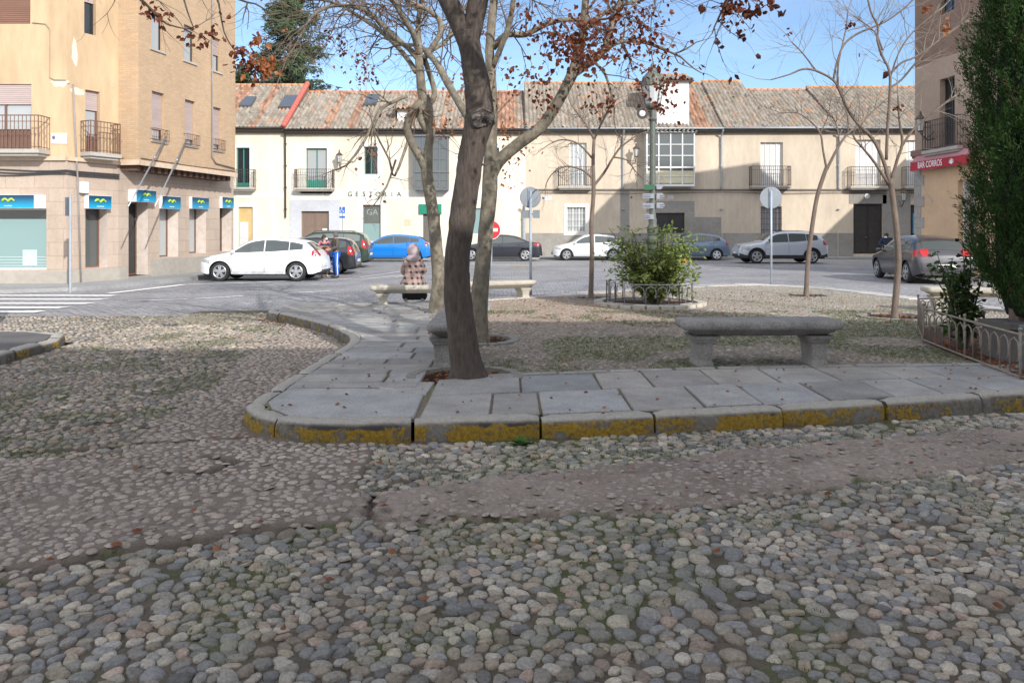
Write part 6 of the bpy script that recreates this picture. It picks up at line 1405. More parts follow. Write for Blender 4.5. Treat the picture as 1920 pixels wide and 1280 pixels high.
# ---- shrubs of roses
def shrub(name, label, c, rx, ry, z0, z1, n, size, seed, cat='shrub', m=None, stems=10, cane=0, holes=True, dens=None):
    random.seed(seed); t = thing(name, label, cat, c); c = Vector(c); st = MB(); mb = MB(); tips = []
    for k in range(stems):
        a = random.uniform(0, 6.28); d = Vector((math.cos(a) * rx * random.uniform(.3, 1), math.sin(a) * ry * random.uniform(.3, 1), 0)); zt = random.uniform(.38, 1.08) * (z1); pts = [c + d * .1, c + d * .35 + Vector((0, 0, zt * .35)), c + d * .7 + Vector((0, 0, zt * .72)), c + d + Vector((random.gauss(0, .05), 0, zt))]
        st.tube(pts, [.016, .013, .009, .004], 5, cap=False); 
        for q in range(9):
            f = random.uniform(.3, 1); i = min(2, int(f * 3)); p = pts[i].lerp(pts[i + 1], f * 3 - i); tips.append(p + Vector((random.gauss(0, rx * .16), random.gauss(0, ry * .16), random.gauss(0, .06))))
            st.tube([p, tips[-1]], [.005, .002], 3, cap=False)
    st.build('stems', mat('rose_stem', (.07, .075, .035), rough=.8), t)
    for _ in range(n):
        p = random.choice(tips) + Vector((random.gauss(0, rx * .09), random.gauss(0, ry * .09), random.gauss(0, .055)))
        if p.z < c.z + z0: continue
        z = size * random.uniform(.6, 1.3); u = Vector((random.gauss(0, 1), random.gauss(0, 1) - .4, random.gauss(-.1, .6))).normalized(); v = u.cross(Vector((random.gauss(0, .5), random.gauss(0, .5), 1))).normalized(); w = u.cross(v)
        P = [p, p + u * z * .35 + v * z * .32 + w * .1 * z, p + u * z * .8 + v * z * .22 + w * .05 * z, p + u * z * 1.1, p + u * z * .8 - v * z * .22 + w * .05 * z, p + u * z * .35 - v * z * .32 + w * .1 * z]; I = [mb.V(q) for q in P]; mb.Fc(I[0], I[1], I[2], I[3]); mb.Fc(I[0], I[3], I[4], I[5])
    mb.build('leaves', m or leafmat('rose_leaves', (.13, .19, .045), (.36, .42, .13)), t); return t
t = shrub('rose_bush', 'bushy green rose bush around the foot of the lamp post', (2.82, 15.15, ZP), .88, .66, .16, 1.42, 4200, .085, 5, stems=60)
for k in range(2): mb = MB(); p = Vector((2.8 + random.uniform(-.5, .6), 15.1 + random.uniform(-.35, .1), .5 + random.uniform(0, 1.1))); [mb.ell(p + Vector((random.gauss(0, .012), random.gauss(0, .012), random.gauss(0, .01))), (.03, .03, .024), 6, 4) for _ in range(3)]; mb.build('bloom', leafmat('rose_bloom', (.6, .14, .05), (.75, .32, .08)), t)
t = shrub('rose_bush', 'dark leafy rose bush inside the fence, at the left foot of the cypress', (5.50, 9.35, ZP), .34, .3, .15, 1.28, 900, .072, 8, stems=18, m=leafmat('dark_rose_leaves', (.02, .05, .015), (.09, .15, .04)))
t = shrub('rose_bush', 'low dark rose bush right of the cypress foot, behind the fence', (6.3, 8.9, ZP), .35, .3, .1, .8, 300, .07, 9, stems=9, m=leafmat('dark_rose_leaves', (.02, .05, .015), (.09, .15, .04)))
random.seed(33)
t = thing('weed', 'small green weed growing against the yellow-painted kerb', 'plant', G(980, 836)); c = G(980, 834); mb = MB()
for k in range(34):
    a = random.uniform(0, 6.28); d = Vector((math.cos(a), math.sin(a) - .3, random.uniform(.3, 1.4))).normalized(); l_ = random.uniform(.05, .12); s_ = d.cross(Vector((0, 0, 1))).normalized() * random.uniform(.012, .022); p = c + Vector((random.gauss(0, .02), random.gauss(0, .015), 0)); mb.quad(p, p + d * l_ * .5 + s_, p + d * l_ + Vector((0, 0, -.015)), p + d * l_ * .5 - s_)
mb.build('leaves', leafmat('weed_leaves', (.04, .12, .02), (.10, .22, .05)), t)
# ---- fallen leaves, moss tufts
mb = MB(); random.seed(44)
def fallen(x, y, z, s_):
    a = random.uniform(0, 6.28); u = Vector((math.cos(a), math.sin(a), random.uniform(-.1, .3))) * s_; v = Vector((-math.sin(a), math.cos(a), random.uniform(-.3, .3))) * s_ * .7; c = Vector((x, y, z + .01)); mid = c + Vector((0, 0, .012)); P = [c - u, c - u * .3 + v, c + u * .7 + v * .6, c + u, c + u * .6 - v * .7, c - u * .4 - v]; I = [mb.V(q) for q in P]; m_ = mb.V(mid)
    for i in range(6): mb.Fc(I[i], I[(i + 1) % 6], m_)
for _ in range(170):
    x = random.uniform(-2, 6); y = random.uniform(6, 9.5)
    if poly_in(np.array([x]), np.array([y]), PLZ)[0]: fallen(x, y, ZP, random.uniform(.012, .024))
for _ in range(520):
    x = random.uniform(-1.5, 7); y = random.uniform(10.5, 18)
    if poly_in(np.array([x]), np.array([y]), PLZ)[0]: fallen(x, y, ZP, random.uniform(.015, .035))
for _ in range(60): fallen(random.uniform(-4, 5), random.uniform(3, 6), .035, random.uniform(.015, .03))
for (x, y, r) in PITS:
    for _ in range(130 if y < 9 else 40): a = random.uniform(0, 6.28); q = r * math.sqrt(random.random()) * .95; fallen(x + q * math.cos(a), y + q * math.sin(a), ZP - .04, random.uniform(.015, .03))
for _ in range(1100):
    y = random.uniform(7.3, 10.1); x = 4.95 + .18 * (y - 7.6) + random.uniform(0, 2.2); fallen(x, y, ZP + .0, random.uniform(.015, .035))
for _ in range(260):
    i = random.randint(14, 19); f = random.random(); a, b_2 = KF[i], KF[i + 1]; d_ = abs(random.gauss(0, .15)) + .03; fallen(a[0] + (b_2[0] - a[0]) * f - d_, a[1] + (b_2[1] - a[1]) * f - d_ * .4, .0, random.uniform(.015, .03))
tag(mb.build('fallen_leaves', leafmat('fallen_leaf', (.16, .05, .025), (.34, .14, .06))), kind='stuff')
mb = MB(); p = G(950, 985); random.seed(5)
t = None
def tuft(x, y, z, s_):
    for k in range(6):
        a = random.uniform(0, 6.28); d = Vector((math.cos(a) * .7, math.sin(a) * .7, 1)) * s_ * random.uniform(.6, 1.2); w = Vector((-math.sin(a), math.cos(a), 0)) * s_ * .16; p = Vector((x + random.gauss(0, .012), y + random.gauss(0, .012), z)); mb.Fc(*[mb.V(q) for q in (p - w, p + w, p + d)])
rg = np.random.default_rng(3); X = rg.uniform(-6.0, 6.5, 42000); Y = rg.uniform(2.3, 13, 42000); zz = zones(X, Y); f = fbm(X, Y, 2.6, 21)
ok = (~inp(X, Y)) & (~inl(X, Y)) & (((zz == 0) & (f > .60) & (rg.random(len(X)) < .35)) | ((zz == 2) & (f > .42)) | ((zz == 3) & (fbm(X, Y, 2.1, 33) > .56)))
Zr = relief(X[ok], Y[ok])
for x, y, z in zip(X[ok], Y[ok], Zr): tuft(x, y, z + .008, random.uniform(.008, .019))
X = rg.uniform(-1, 8, 26000); Y = rg.uniform(7.5, 14, 26000); ok = inner(X, Y) & ~inflag(X, Y) & (fbm(X, Y, 1.0, 41) > .5) & okpit(X, Y)
for x, y in zip(X[ok], Y[ok]): tuft(x, y, ZP - .01, random.uniform(.01, .02))
tag(mb.build('moss_grass', leafmat('grass_blades', (.04, .075, .015), (.11, .16, .045))), kind='stuff')
# ================================================================ street furniture
random.seed(91)
GRAN = mat('bench_granite', (.24, .23, .22), rough=.9, var=.4, sc=50, big=.32, bigsc=5, bump=.5, bsc=70)
LIME = mat('bench_limestone', (.44, .41, .35), rough=.85, var=.15, sc=20, big=.2, bigsc=3, bump=.4, bsc=50)
def bench(label, m, loc, rz, L_=1.74, Dp=.50, H=.475):
    t = thing('stone_bench', label, 'bench', (0, 0, 0), 'stone benches of the plaza')
    mb = MB(); h = H
    lay = [(h - .165, L_ - .34, Dp - .26, .03), (h - .15, L_ - .30, Dp - .20, .04), (h - .125, L_ - .20, Dp - .12, .05), (h - .10, L_ - .13, Dp - .07, .06), (h - .092, L_ - .05, Dp - .03, .07), (h - .075, L_ - .012, Dp - .008, .08), (h - .045, L_, Dp, .085), (h - .015, L_ - .015, Dp - .01, .08), (h, L_ - .05, Dp - .04, .07)]
    mb.rloft(lay, n=6); mb.build('seat', m, t, smooth=True, sharp=40)
    for s in (-1, 1):
        mb = MB(); c = (s * (L_ / 2 - .25), 0, 0)
        mb.rloft([(-.03, .19, .34, .01), (.0, .19, .34, .01), (.05, .15, .30, .01), (h - .26, .17, .32, .01), (h - .235, .18, .33, .01), (h - .23, .22, .35, .012), (h - .205, .23, .36, .012), (h - .20, .26, .38, .012), (h - .163, .28, .40, .012)], c=c, n=2); mb.build('leg', m, t)
    t.location = loc; t.rotation_euler = (0, 0, rz); return t
p = G(1429, 686, ZP)
bench('grey granite bench in the shade in front of the pebbled plaza', GRAN, (2.68, 8.38, ZP), R(2))
bench('grey granite bench seen end-on, half hidden by the dark front tree', GRAN, (-.67, 8.65, ZP), R(90), L_=1.45, Dp=.44)
bench('sunlit pale bench under the person in the plaid coat', LIME, (-1.95, 15.35, ZP), R(8), L_=1.75, H=.37)
bench('sunlit pale empty bench just right of the pale bench with the seated person', LIME, (-.35, 16.55, ZP), R(25), L_=1.8, H=.37)
bench('sunlit pale bench mostly hidden behind the dark rose bush and the cypress', LIME, (8.42, 13.9, ZP), R(-12), L_=1.8, H=.42)

def hoops(mb, pts, h, sp=.17, m=None):
    """hooped low railing along ground points"""
    for a, b in zip(pts, pts[1:]):
        a, b = Vector(a), Vector(b); L_ = (b - a).length; n = max(1, int(L_ / sp)); d = (b - a) / n
        for i in range(n):
            p, q = a + d * i, a + d * (i + .86); c = [p + Vector((0, 0, .02)), p + Vector((0, 0, h * .72)), p + d * .10 + Vector((0, 0, h * .88)), p + d * .43 + Vector((0, 0, h * .97)), p + d * .76 + Vector((0, 0, h * .88)), q + Vector((0, 0, h * .72)), q + Vector((0, 0, h * .45)), p + d * .7 + Vector((0, 0, h * .4))]
            mb.tube(c, .008, 5)
RAILM = mat('rusty_fence_rail', (.25, .21, .175), rough=.8, var=.3, sc=18); RAILW = mat('whitened_fence_rail', (.34, .34, .34), rough=.7, var=.3, sc=18)
fp = [(6.9, 11.7, ZP), (6.03, 11.4, ZP), (5.36, 10.0, ZP), (5.13, 8.7, ZP), (4.93, 7.45, ZP), (5.6, 7.3, ZP)]
t = thing('hoop_fence', 'low rusty hooped fence around the cypress bed at the right edge', 'fence', fp[3])
mb = MB(); hoops(mb, fp[1:], .40, .20); hoops(mb, fp[:2], .42, .14); mb.build('hoops', RAILM, t, smooth=True)
mb = MB()
for zz, r in ((.02, .012), (.43, .013)): mb.tube([Vector(p) + Vector((0, 0, zz)) for p in fp], r, 6)
mb.build('rail', RAILM, t, smooth=True)
for p in fp: mb = MB(); mb.tube([Vector(p) - Vector((0, 0, .05)), Vector(p) + Vector((0, 0, .47))], .014, 6); mb.ell(Vector(p) + Vector((0, 0, .48)), (.022, .022, .022), 6, 4); mb.build('post', RAILM, t, smooth=True)
mb = MB(); bed = [(4.97, 7.45), (5.6, 7.32), (7.2, 7.6), (7.2, 11.4), (6.07, 11.36), (5.40, 10.0), (5.17, 8.7)]
mb.prism([(x, y, ZP - .03) for x, y in bed], (0, 0, .035)); tag(mb.build('flower_bed_soil', mat('bed_soil', (.06, .03, .022), rough=1, var=.5, sc=30, bump=1., bsc=40)), kind='structure')
t = thing('hoop_fence', 'low whitish scroll fence ringing the rose bush and lamp post', 'fence', (2.75, 15.3, ZP)); ring = [(2.75 + .86 * math.cos(a), 15.35 + .86 * math.sin(a), ZP) for a in np.linspace(0, 2 * math.pi, 13)]
mb = MB(); hoops(mb, ring, .40, .2); mb.build('hoops', RAILW, t, smooth=True)
mb = MB()
for zz in (.04, .42): mb.tube([Vector(p) + Vector((0, 0, zz)) for p in ring], .012, 5)
mb.build('rail', RAILW, t, smooth=True)
for p in ring[:-1]: mb = MB(); mb.tube([Vector(p), Vector(p) + Vector((0, 0, .46))], .012, 5); mb.build('post', IRON, t)
mb = MB(); mb.lathe([(.0, .0), (.84, .0), (.84, .02), (.0, .03)], (2.75, 15.35, ZP - .03), 24); tag(mb.build('rose_bed_soil', MATS['bed_soil']), kind='structure')
mb = MB()
for k in range(26):
    a = 2 * math.pi * k / 26; M = Matrix.Translation((2.75 + 1.02 * math.cos(a), 15.35 + 1.02 * math.sin(a), ZP)) @ Matrix.Rotation(a, 4, 'Z'); mb.box(-.09, .09, -.115, .115, -.05, .045 + random.uniform(-.01, .01), M)
tag(mb.build('bed_edging', LIME, bevel=.012), kind='structure')
mb = MB()
for (x, y, r) in PITS[1:]:
    for k in range(22):
        a = 2 * math.pi * k / 22; M = Matrix.Translation((x + (r + .04) * math.cos(a), y + (r + .04) * math.sin(a), ZP)) @ Matrix.Rotation(a, 4, 'Z'); mb.box(-.06, .06, -r * .135, r * .135, -.05, .003 + random.uniform(-.004, .005), M)
x, y, r = PITS[0]
for k in range(11):
    a = R(-5 + 195 * k / 10); M = Matrix.Translation((x + (r + .03) * math.cos(a), y + (r + .03) * math.sin(a), ZP)) @ Matrix.Rotation(a, 4, 'Z'); mb.box(-.05, .05, -.075, .075, -.05, .01, M)
tag(mb.build('pit_edging', mat('edge_granite', (.22, .205, .185), rough=.85, var=.2, sc=30), bevel=.008), kind='structure')

# lamp post
LM = mat('grey_green_lamp_paint', (.105, .12, .105), rough=.55, var=.25, sc=12); lx, ly = 2.73, 14.75
lx, ly = 2.82, 15.4; f_ = ly / F
t = thing('street_lamp', 'grey iron lamp post with lantern and small direction signs rising from the rose bush', 'street lamp', (lx, ly, ZP))
mb = MB(); mb.lathe([(.19, -.05), (.19, .12), (.14, .16), (.12, .5), (.13, .55), (.11, .6), (.105, 1.15), (.13, 1.2), (.15, 1.24), (.15, 1.28), (.10, 1.34), (.11, 1.42), (.12, 1.5), (.08, 1.58), (.085, 1.66), (.068, 1.72), (.064, 2.6), (.06, 2.64), (.058, 3.9), (.05, 4.0)], (lx, ly, ZP), 14); mb.build('post', LM, t, smooth=True, sharp=30)
zt_ = Z(196, ly)
mb = MB(); mb.lathe([(.06, zt_ - .35), (.09, zt_ - .3), (.05, zt_ - .25), (.05, zt_ - .12), (.13, zt_ - .08), (.15, zt_ - .04), (.15, zt_)], (lx, ly, 0), 12); mb.lathe([(.245, zt_ + .36), (.24, zt_ + .40), (.21, zt_ + .52), (.13, zt_ + .62), (.09, zt_ + .66), (.09, zt_ + .70), (.05, zt_ + .74), (.04, zt_ + .80), (.0, zt_ + .84)], (lx, ly, 0), 16)
for k in range(6): a = k * math.pi / 3; mb.tube([(lx + .15 * math.cos(a), ly + .15 * math.sin(a), zt_), (lx + .235 * math.cos(a), ly + .235 * math.sin(a), zt_ + .38)], .010, 4)
mb.build('lantern_frame', LM, t, smooth=False)
mb = MB(); mb.lathe([(.135, zt_ + .0), (.22, zt_ + .37)], (lx, ly, 0), 12); mb.build('lantern_glass', glassmat('white_lantern_glass', (.6, .62, .63), .2), t)
mb = MB(); sxp = W(1204, 213, ly - .15); mb.tube([(lx, ly, sxp.z + .05), (lx - .12, ly - .08, sxp.z + .06), sxp + Vector((0, .08, 0))], .02, 6); mb.lathe([(.07, .14), (.10, .02), (.115, -.03), (.105, -.032)], sxp, 14, 'y'); sl = mb.build('spotlight', P_DK, t)
mb = MB(); mb.lathe([(.10, -.02), (.001, -.05)], sxp, 14, 'y'); mb.build('lens', glassmat('lens_glass', (.7, .72, .75), .1), sl)
SG = mat('pale_sign', (.27, .29, .34), rough=.5); SGG = mat('green_sign', (.02, .11, .05), rough=.5)
SB = mat('sign_ink', (.08, .10, .16), rough=.6)
for (x0, x1, y0, y1, m, tx) in ((1208, 1222, 346, 356, SGG, 0), (1236, 1243, 346, 355, SG, 0), (1205, 1222, 363, 372, SG, 1), (1236, 1246, 362, 373, SG, 1), (1205, 1222, 381, 391, SG, 1), (1236, 1247, 380, 390, SG, 1), (1209, 1221, 402, 411, SG, 1)):
    A, Bq = W(x0, y1, ly - .1), W(x1, y0, ly - .1); mb = MB()
    if x0 > 1230: mb.prism([(A.x - .05, ly - .1, A.z), (Bq.x - .04, ly - .1, A.z), (Bq.x, ly - .1, (A.z + Bq.z) / 2), (Bq.x - .04, ly - .1, Bq.z), (A.x - .05, ly - .1, Bq.z)], (0, .02, 0))
    else: mb.box(A.x, Bq.x + .05, ly - .1, ly - .08, A.z, Bq.z)
    s_ = mb.build('direction_sign', m, t)
    if tx:
        mb = MB()
        for q in range(2): mb.box(A.x + .015, Bq.x - .02, ly - .104, ly - .1005, A.z + .02 + q * .035, A.z + .035 + q * .035)
        mb.build('sign_lettering', SB, s_)
# traffic signs
BRKG = mat('sign_edge_grey', (.16, .17, .19), rough=.6); ALU = mat('sign_back_grey', (.23, .255, .29), rough=.5, metal=.2, var=.1); POLE = mat('galvanised_pole', (.36, .41, .46), rough=.5, metal=.25, var=.12)
def roundsign(label, px, pyb, pyc, rpx, Y, zb, back=True, plates=False, rz=0.):
    x = (px - CX) * Y / F; zc_ = Z(pyc, Y); r = rpx * Y / F; t = thing('road_sign', label, 'road sign', (x, Y, zb)); mb = MB(); mb.tube([(x, Y, zb - .05), (x, Y, zc_ + r * .6)], .032, 8); mb.build('pole', POLE, t, smooth=True)
    o = .045 if back else -.045; M = Matrix.Translation((x, Y, zc_)) @ Matrix.Rotation(rz, 4, 'Z'); mb = MB(); mb.lathe([(r - .01, -.012), (r, -.008), (r, .008), (r - .01, .012)], (0, o, 0), 30, 'y', M=M); d = mb.build('disc', ALU if back else mat('sign_red', (.62, .03, .035), rough=.4, var=.03, big=.03), t, smooth=False)
    if back: mb = MB(); mb.box(-.06, .06, o - .03, o - .013, -r * .85, r * .85, M); mb.build('bracket', mat('bracket_grey', (.22, .26, .32), rough=.5), t)
    else:
        mb = MB(); mb.box(-r * .68, r * .68, o - .018, o - .014, -r * .17, r * .17, M); mb.build('white_bar', SWH, d)
        mb = MB(); ring = [[M @ Vector(((r * q) * math.cos(a), o - .016, (r * q) * math.sin(a))) for q in (.95, 1.0)] for a in np.linspace(0, 2 * math.pi, 31)]; mb.grid(ring); mb.build('rim', SWH, d)
    if plates:
        for (a, b) in ((980, 993), (999, 1012)):
            mb = MB(); A, Bq = W(a, 409, Y), W(b, 394, Y); mb.box(A.x, Bq.x, Y - .03, Y - .01, A.z, Bq.z); mb.build('plate', ALU, t)
        mb = MB(); A, Bq = W(988, 403, Y), W(1004, 400, Y); mb.box(A.x, Bq.x, Y - .009, Y + .0, A.z, Bq.z); mb.build('bracket', ALU, t)
    return t
roundsign('back of a round road sign with two small plates below its disc', 995, 552, 370, 20, 17.3, ZP, plates=True, rz=R(6))
roundsign('back of a large round road sign on a pole before the silver crossover', 1446, 530, 371, 20.5, 20.9, ZP, rz=R(-4))
roundsign('red no-entry sign just right of the pale tree trunk', 921, 525, 431, 18, 22.5, 0, back=False)
Ys = 43.6; x = (642 - CX) * Ys / F; t = thing('parking_sign', 'small blue parking sign on a thin pole by the stone doorway', 'road sign', (x, Ys, .1)); mb = MB(); mb.tube([(x, Ys, 0), (x, Ys, Z(388, Ys))], .03, 6); mb.build('pole', POLE, t)
SBL = mat('sign_blue', (.03, .14, .48), rough=.4); mb = MB(); mb.box(x - .16, x + .16, Ys - .05, Ys - .035, Z(400, Ys), Z(388, Ys)); pl_ = mb.build('panel', SBL, t); mb = MB(); mb.box(x - .16, x + .16, Ys - .05, Ys - .035, Z(409, Ys), Z(405, Ys)); mb.build('lower_panel', SBL, t)
mb = MB(); zz = Z(394, Ys); mb.ell((x - .02, Ys - .055, zz + .12), (.03, .01, .03), 6, 4); mb.tube([(x - .02, Ys - .057, zz + .08), (x - .02, Ys - .057, zz - .03), (x + .07, Ys - .057, zz - .03), (x + .09, Ys - .057, zz - .12)], .015, 4); ar = [(x - .03 + .085 * math.cos(a), Ys - .057, zz - .06 + .085 * math.sin(a)) for a in np.linspace(R(100), R(330), 9)]; mb.tube(ar, .011, 4); mb.build('wheelchair_mark', SWH, pl_)
t = thing('road_sign', 'grey sign post seen edge-on against the corner building', 'road sign', (-12.35, 21.6, -.05)); mb = MB(); a_, b_2 = W(124, 372, 21.6), W(132, 545, 21.6); mb.tube([b_2 - Vector((0, 0, .1)), Vector((b_2.x, b_2.y, a_.z + .1))], .035, 7); mb.build('pole', POLE, t); mb = MB(); mb.box(b_2.x - .10, b_2.x - .08, 21.5, 21.72, Z(405, 21.6), Z(370, 21.6)); mb.build('panel', BRKG, t)
# planter and bin in the bed
t = thing('stone_planter', 'square grey stone block in the bed behind the hooped fence', 'planter', (5.72, 8.65, ZP)); mb = MB(); mb.rloft([(0, .56, .5, .02), (.34, .56, .5, .02), (.36, .62, .56, .02), (.42, .62, .56, .02), (.43, .5, .44, .02)], c=(5.72, 8.65, ZP), n=3); mb.build('block', mat('planter_stone', (.13, .12, .115), rough=.9, var=.2), t)
t = thing('metal_cabinet', 'blue-grey ribbed metal post cut by the right edge, behind the hooped fence', 'cabinet', (5.28, 7.75, ZP)); mb = MB(); mb.rloft([(0, .14, .2, .02), (.46, .14, .2, .02), (.47, .12, .18, .02)], c=(5.30, 7.85, ZP), n=3)
for k in range(5): mb.box(5.24 + k * .025, 5.25 + k * .025, 7.742, 7.752, ZP + .04, ZP + .42)
mb.build('casing', mat('blue_grey_metal', (.14, .17, .18), rough=.5, metal=.3), t)

# ================================================================ people
DG = None
def skin(name, V, E, rad, m, parent, root=0, sub=2):
    me = D.meshes.new('tmp'); me.from_pydata([tuple(v) for v in V], E, []); o = D.objects.new('tmp', me); COL.objects.link(o)
    md = o.modifiers.new('s', 'SKIN'); md.use_smooth_shade = True
    for i, sv in enumerate(me.skin_vertices[0].data): r = rad[i]; sv.radius = (r, r) if not hasattr(r, '__len__') else r; sv.use_root = i == root
    ss = o.modifiers.new('b', 'SUBSURF'); ss.levels = sub; ss.render_levels = sub
    dg = bpy.context.evaluated_depsgraph_get(); me2 = D.meshes.new_from_object(o.evaluated_get(dg)); D.objects.remove(o)
    me2.name = name; me2.materials.clear(); me2.materials.append(m); me2.polygons.foreach_set('use_smooth', [True] * len(me2.polygons))
    r_ = D.objects.new(name, me2); COL.objects.link(r_); par(r_, parent); return r_
SKN = mat('skin', (.48, .28, .20), rough=.6, var=.05)
def figure(label, h, J, clothes, hair, group=None, mask=False, hands=True):
    """J: joint dict in metres for a 1.72 m person facing -Y at the origin; clothes: list of (name, joints chain list, radii, material)"""
    t = thing('person', label, 'person', (0, 0, 0)); s = h / 1.72
    base = dict(pel=(0, 0, .95), wai=(0, .0, 1.08), che=(0, 0, 1.28), nek=(0, .01, 1.46), hed=(0, -.01, 1.55), top=(0, 0, 1.66), shl=(.18, 0, 1.41), shr=(-.18, 0, 1.41), ell=(.24, .02, 1.14), elr=(-.24, .02, 1.14), wrl=(.25, -.06, .90), wrr=(-.25, -.06, .90), hil=(.09, 0, .90), hir=(-.09, 0, .90), knl=(.10, -.01, .49), knr=(-.10, -.01, .49), anl=(.10, .02, .09), anr=(-.10, .02, .09), tol=(.11, -.13, .03), tor=(-.11, -.13, .03)); base.update(J); fvec = base.pop('face', (0, -1, 0))
    P_ = {k: Vector(v) * s for k, v in base.items()}; ks = list(P_); ix = {k: i for i, k in enumerate(ks)}
    rd = dict(pel=(.13, .10), wai=(.115, .085), che=(.14, .10), nek=.052, hed=(.068, .085), top=(.062, .078), shl=.058, shr=.058, ell=.04, elr=.04, wrl=.028, wrr=.028, hil=.085, hir=.085, knl=.055, knr=.055, anl=.035, anr=.035, tol=.03, tor=.03)
    ks = [k for k in ks if k != 'hem']; ix = {k: i for i, k in enumerate(ks)}; V = [P_[k] for k in ks]; rad = [rd[k] for k in ks]; E = [(ix[a], ix[b]) for a, b in (('pel', 'wai'), ('wai', 'che'), ('che', 'nek'), ('nek', 'hed'), ('hed', 'top'), ('che', 'shl'), ('shl', 'ell'), ('ell', 'wrl'), ('che', 'shr'), ('shr', 'elr'), ('elr', 'wrr'), ('pel', 'hil'), ('hil', 'knl'), ('knl', 'anl'), ('anl', 'tol'), ('pel', 'hir'), ('hir', 'knr'), ('knr', 'anr'), ('anr', 'tor'))]
    for sd in ('l', 'r'):       # palm and five fingers
        w = P_['wr' + sd]; d = (w - P_['el' + sd]).normalized(); a = d.cross(Vector((0, 1, .2))).normalized() if abs(d.y) < .9 else Vector((1, 0, 0)); i0 = len(V); V.append(w + d * .055 * s); rad.append((.030, .017)); E.append((ix['wr' + sd], i0))
        for q, (o_, l_) in enumerate(((-.026, .06), (-.009, .072), (.009, .068), (.026, .052), (.034, .0))):
            if q < 4: b1 = V[i0] + a * o_ + d * .03; b2 = b1 + d * l_ * .6 + Vector((0, -.008, 0)); b3_ = b1 + d * l_ + Vector((0, -.022, 0))
            else: b1 = w + d * .03 + a * -.034; b2 = b1 + d * .03 - a * .012; b3_ = b2 + d * .022
            j = len(V); V += [b1, b2, b3_]; rad += [.0085, .008, .0065]; E += [(i0 if q < 4 else ix['wr' + sd], j), (j, j + 1), (j + 1, j + 2)]
    rad = [tuple(q * s for q in r) if hasattr(r, '__len__') else r * s for r in rad]
    body = skin('body', V, E, rad, SKN, t, root=ix['pel'])
    hd = P_['hed']; fx = Vector(fvec).normalized(); sx_ = fx.cross(Vector((0, 0, 1)))
    mb = MB(); mb.ell(hd + fx * .095 * s, (.014, .016, .024), 6, 5)
    for q in (-1, 1): mb.ell(hd + sx_ * .082 * q * s, (.014, .02, .03), 6, 5)
    mb.build('face_features', SKN, body, smooth=True)
    mb = MB(); [mb.ell(hd + fx * .084 * s + sx_ * .032 * q * s + Vector((0, 0, .028)), (.011, .008, .007), 6, 4) for q in (-1, 1)]; mb.build('eyes', P_DK, body)
    mb = MB(); mb.ell(hd + fx * .088 * s + Vector((0, 0, -.045 * s)), (.024, .008, .007), 6, 4); mb.build('mouth', mat('lips', (.35, .12, .1)), body)
    for (nm, keys, edges, rr, m) in clothes:
        VV_ = [P_[k] if k in P_ else Vector(base[k]) * s for k in keys]; kk = {k: i for i, k in enumerate(keys)}
        skin(nm, VV_, [(kk[a], kk[b]) for a, b in edges], [tuple(q * s for q in r) if hasattr(r, '__len__') else r * s for r in rr], m, t)
    if hair:
        mb = MB(); hc = hd + Vector((0, 0, .045)) - fx * .022; mb.ell(hc, (.088 * s, .10 * s, .098 * s), 14, 9); mb.build('hair', hair, t, smooth=True)
    if mask:
        mb = MB(); mb.ell(hd + fx * .075 * s + Vector((0, 0, -.03 * s)), (.058, .045, .042), 10, 6); mb.build('face_mask', mat('mask_white', (.62, .68, .74), rough=.8), t, smooth=True)
    return t
TE = (('wai', 'che'), ('che', 'shl'), ('shl', 'ell'), ('ell', 'wrl'), ('che', 'shr'), ('shr', 'elr'), ('elr', 'wrr'), ('wai', 'pel')); TK = ('pel', 'wai', 'che', 'shl', 'ell', 'wrl', 'shr', 'elr', 'wrr')
LE = (('pel', 'hil'), ('hil', 'knl'), ('knl', 'anl'), ('pel', 'hir'), ('hir', 'knr'), ('knr', 'anr')); LK_ = ('pel', 'hil', 'knl', 'anl', 'hir', 'knr', 'anr')
TR = [(.165, .125), (.155, .12), (.17, .125), .078, .062, .05, .078, .062, .05]; LR = [(.15, .115), .105, .082, .07, .105, .082, .07]
SHOE = mat('shoe_dark', (.03, .03, .035), rough=.6)
def shoes(t, J, s, m=SHOE):
    for sd, x in (('l', .105), ('r', -.105)):
        an = J.get('an' + sd, (x, .02, .09)); mb = MB(); mb.ell((an[0] * s, an[1] * s - .05, .045), (.05, .135, .045), 10, 6); mb.build('shoe', m, t, smooth=True)
J1 = dict(elr=(-.26, -.05, 1.16), wrr=(-.16, -.22, 1.10), wrl=(.14, -.24, 1.08), ell=(.26, -.04, 1.16), face=(-1, -.2, 0))
p1 = figure('person in a grey jacket and bright blue track trousers standing behind the white hatchback', 1.70, J1, [('jacket', TK, TE, TR, mat('grey_jacket', (.085, .075, .065), rough=.9, var=.1)), ('track_trousers', LK_, LE, LR, mat('blue_trousers', (.015, .12, .48), rough=.7, var=.05))], mat('grey_hair', (.12, .11, .10), rough=.9))
mb = MB()
for s_ in (-1, 1): mb.tube([(s_ * .175, -.0, .92), (s_ * .178, -.02, .5), (s_ * .168, .01, .12)], .016, 5)
mb.build('side_stripe', SWH, p1); shoes(p1, J1, 1); p1.location = (-6.52, 28.4, float(zg(-6.5, 28.4))); p1.rotation_euler = (0, 0, R(-55))
J2 = dict(elr=(-.25, -.08, 1.18), wrr=(-.10, -.20, 1.22), wrl=(.12, -.2, 1.2), ell=(.24, -.06, 1.18), face=(1, -.4, 0))
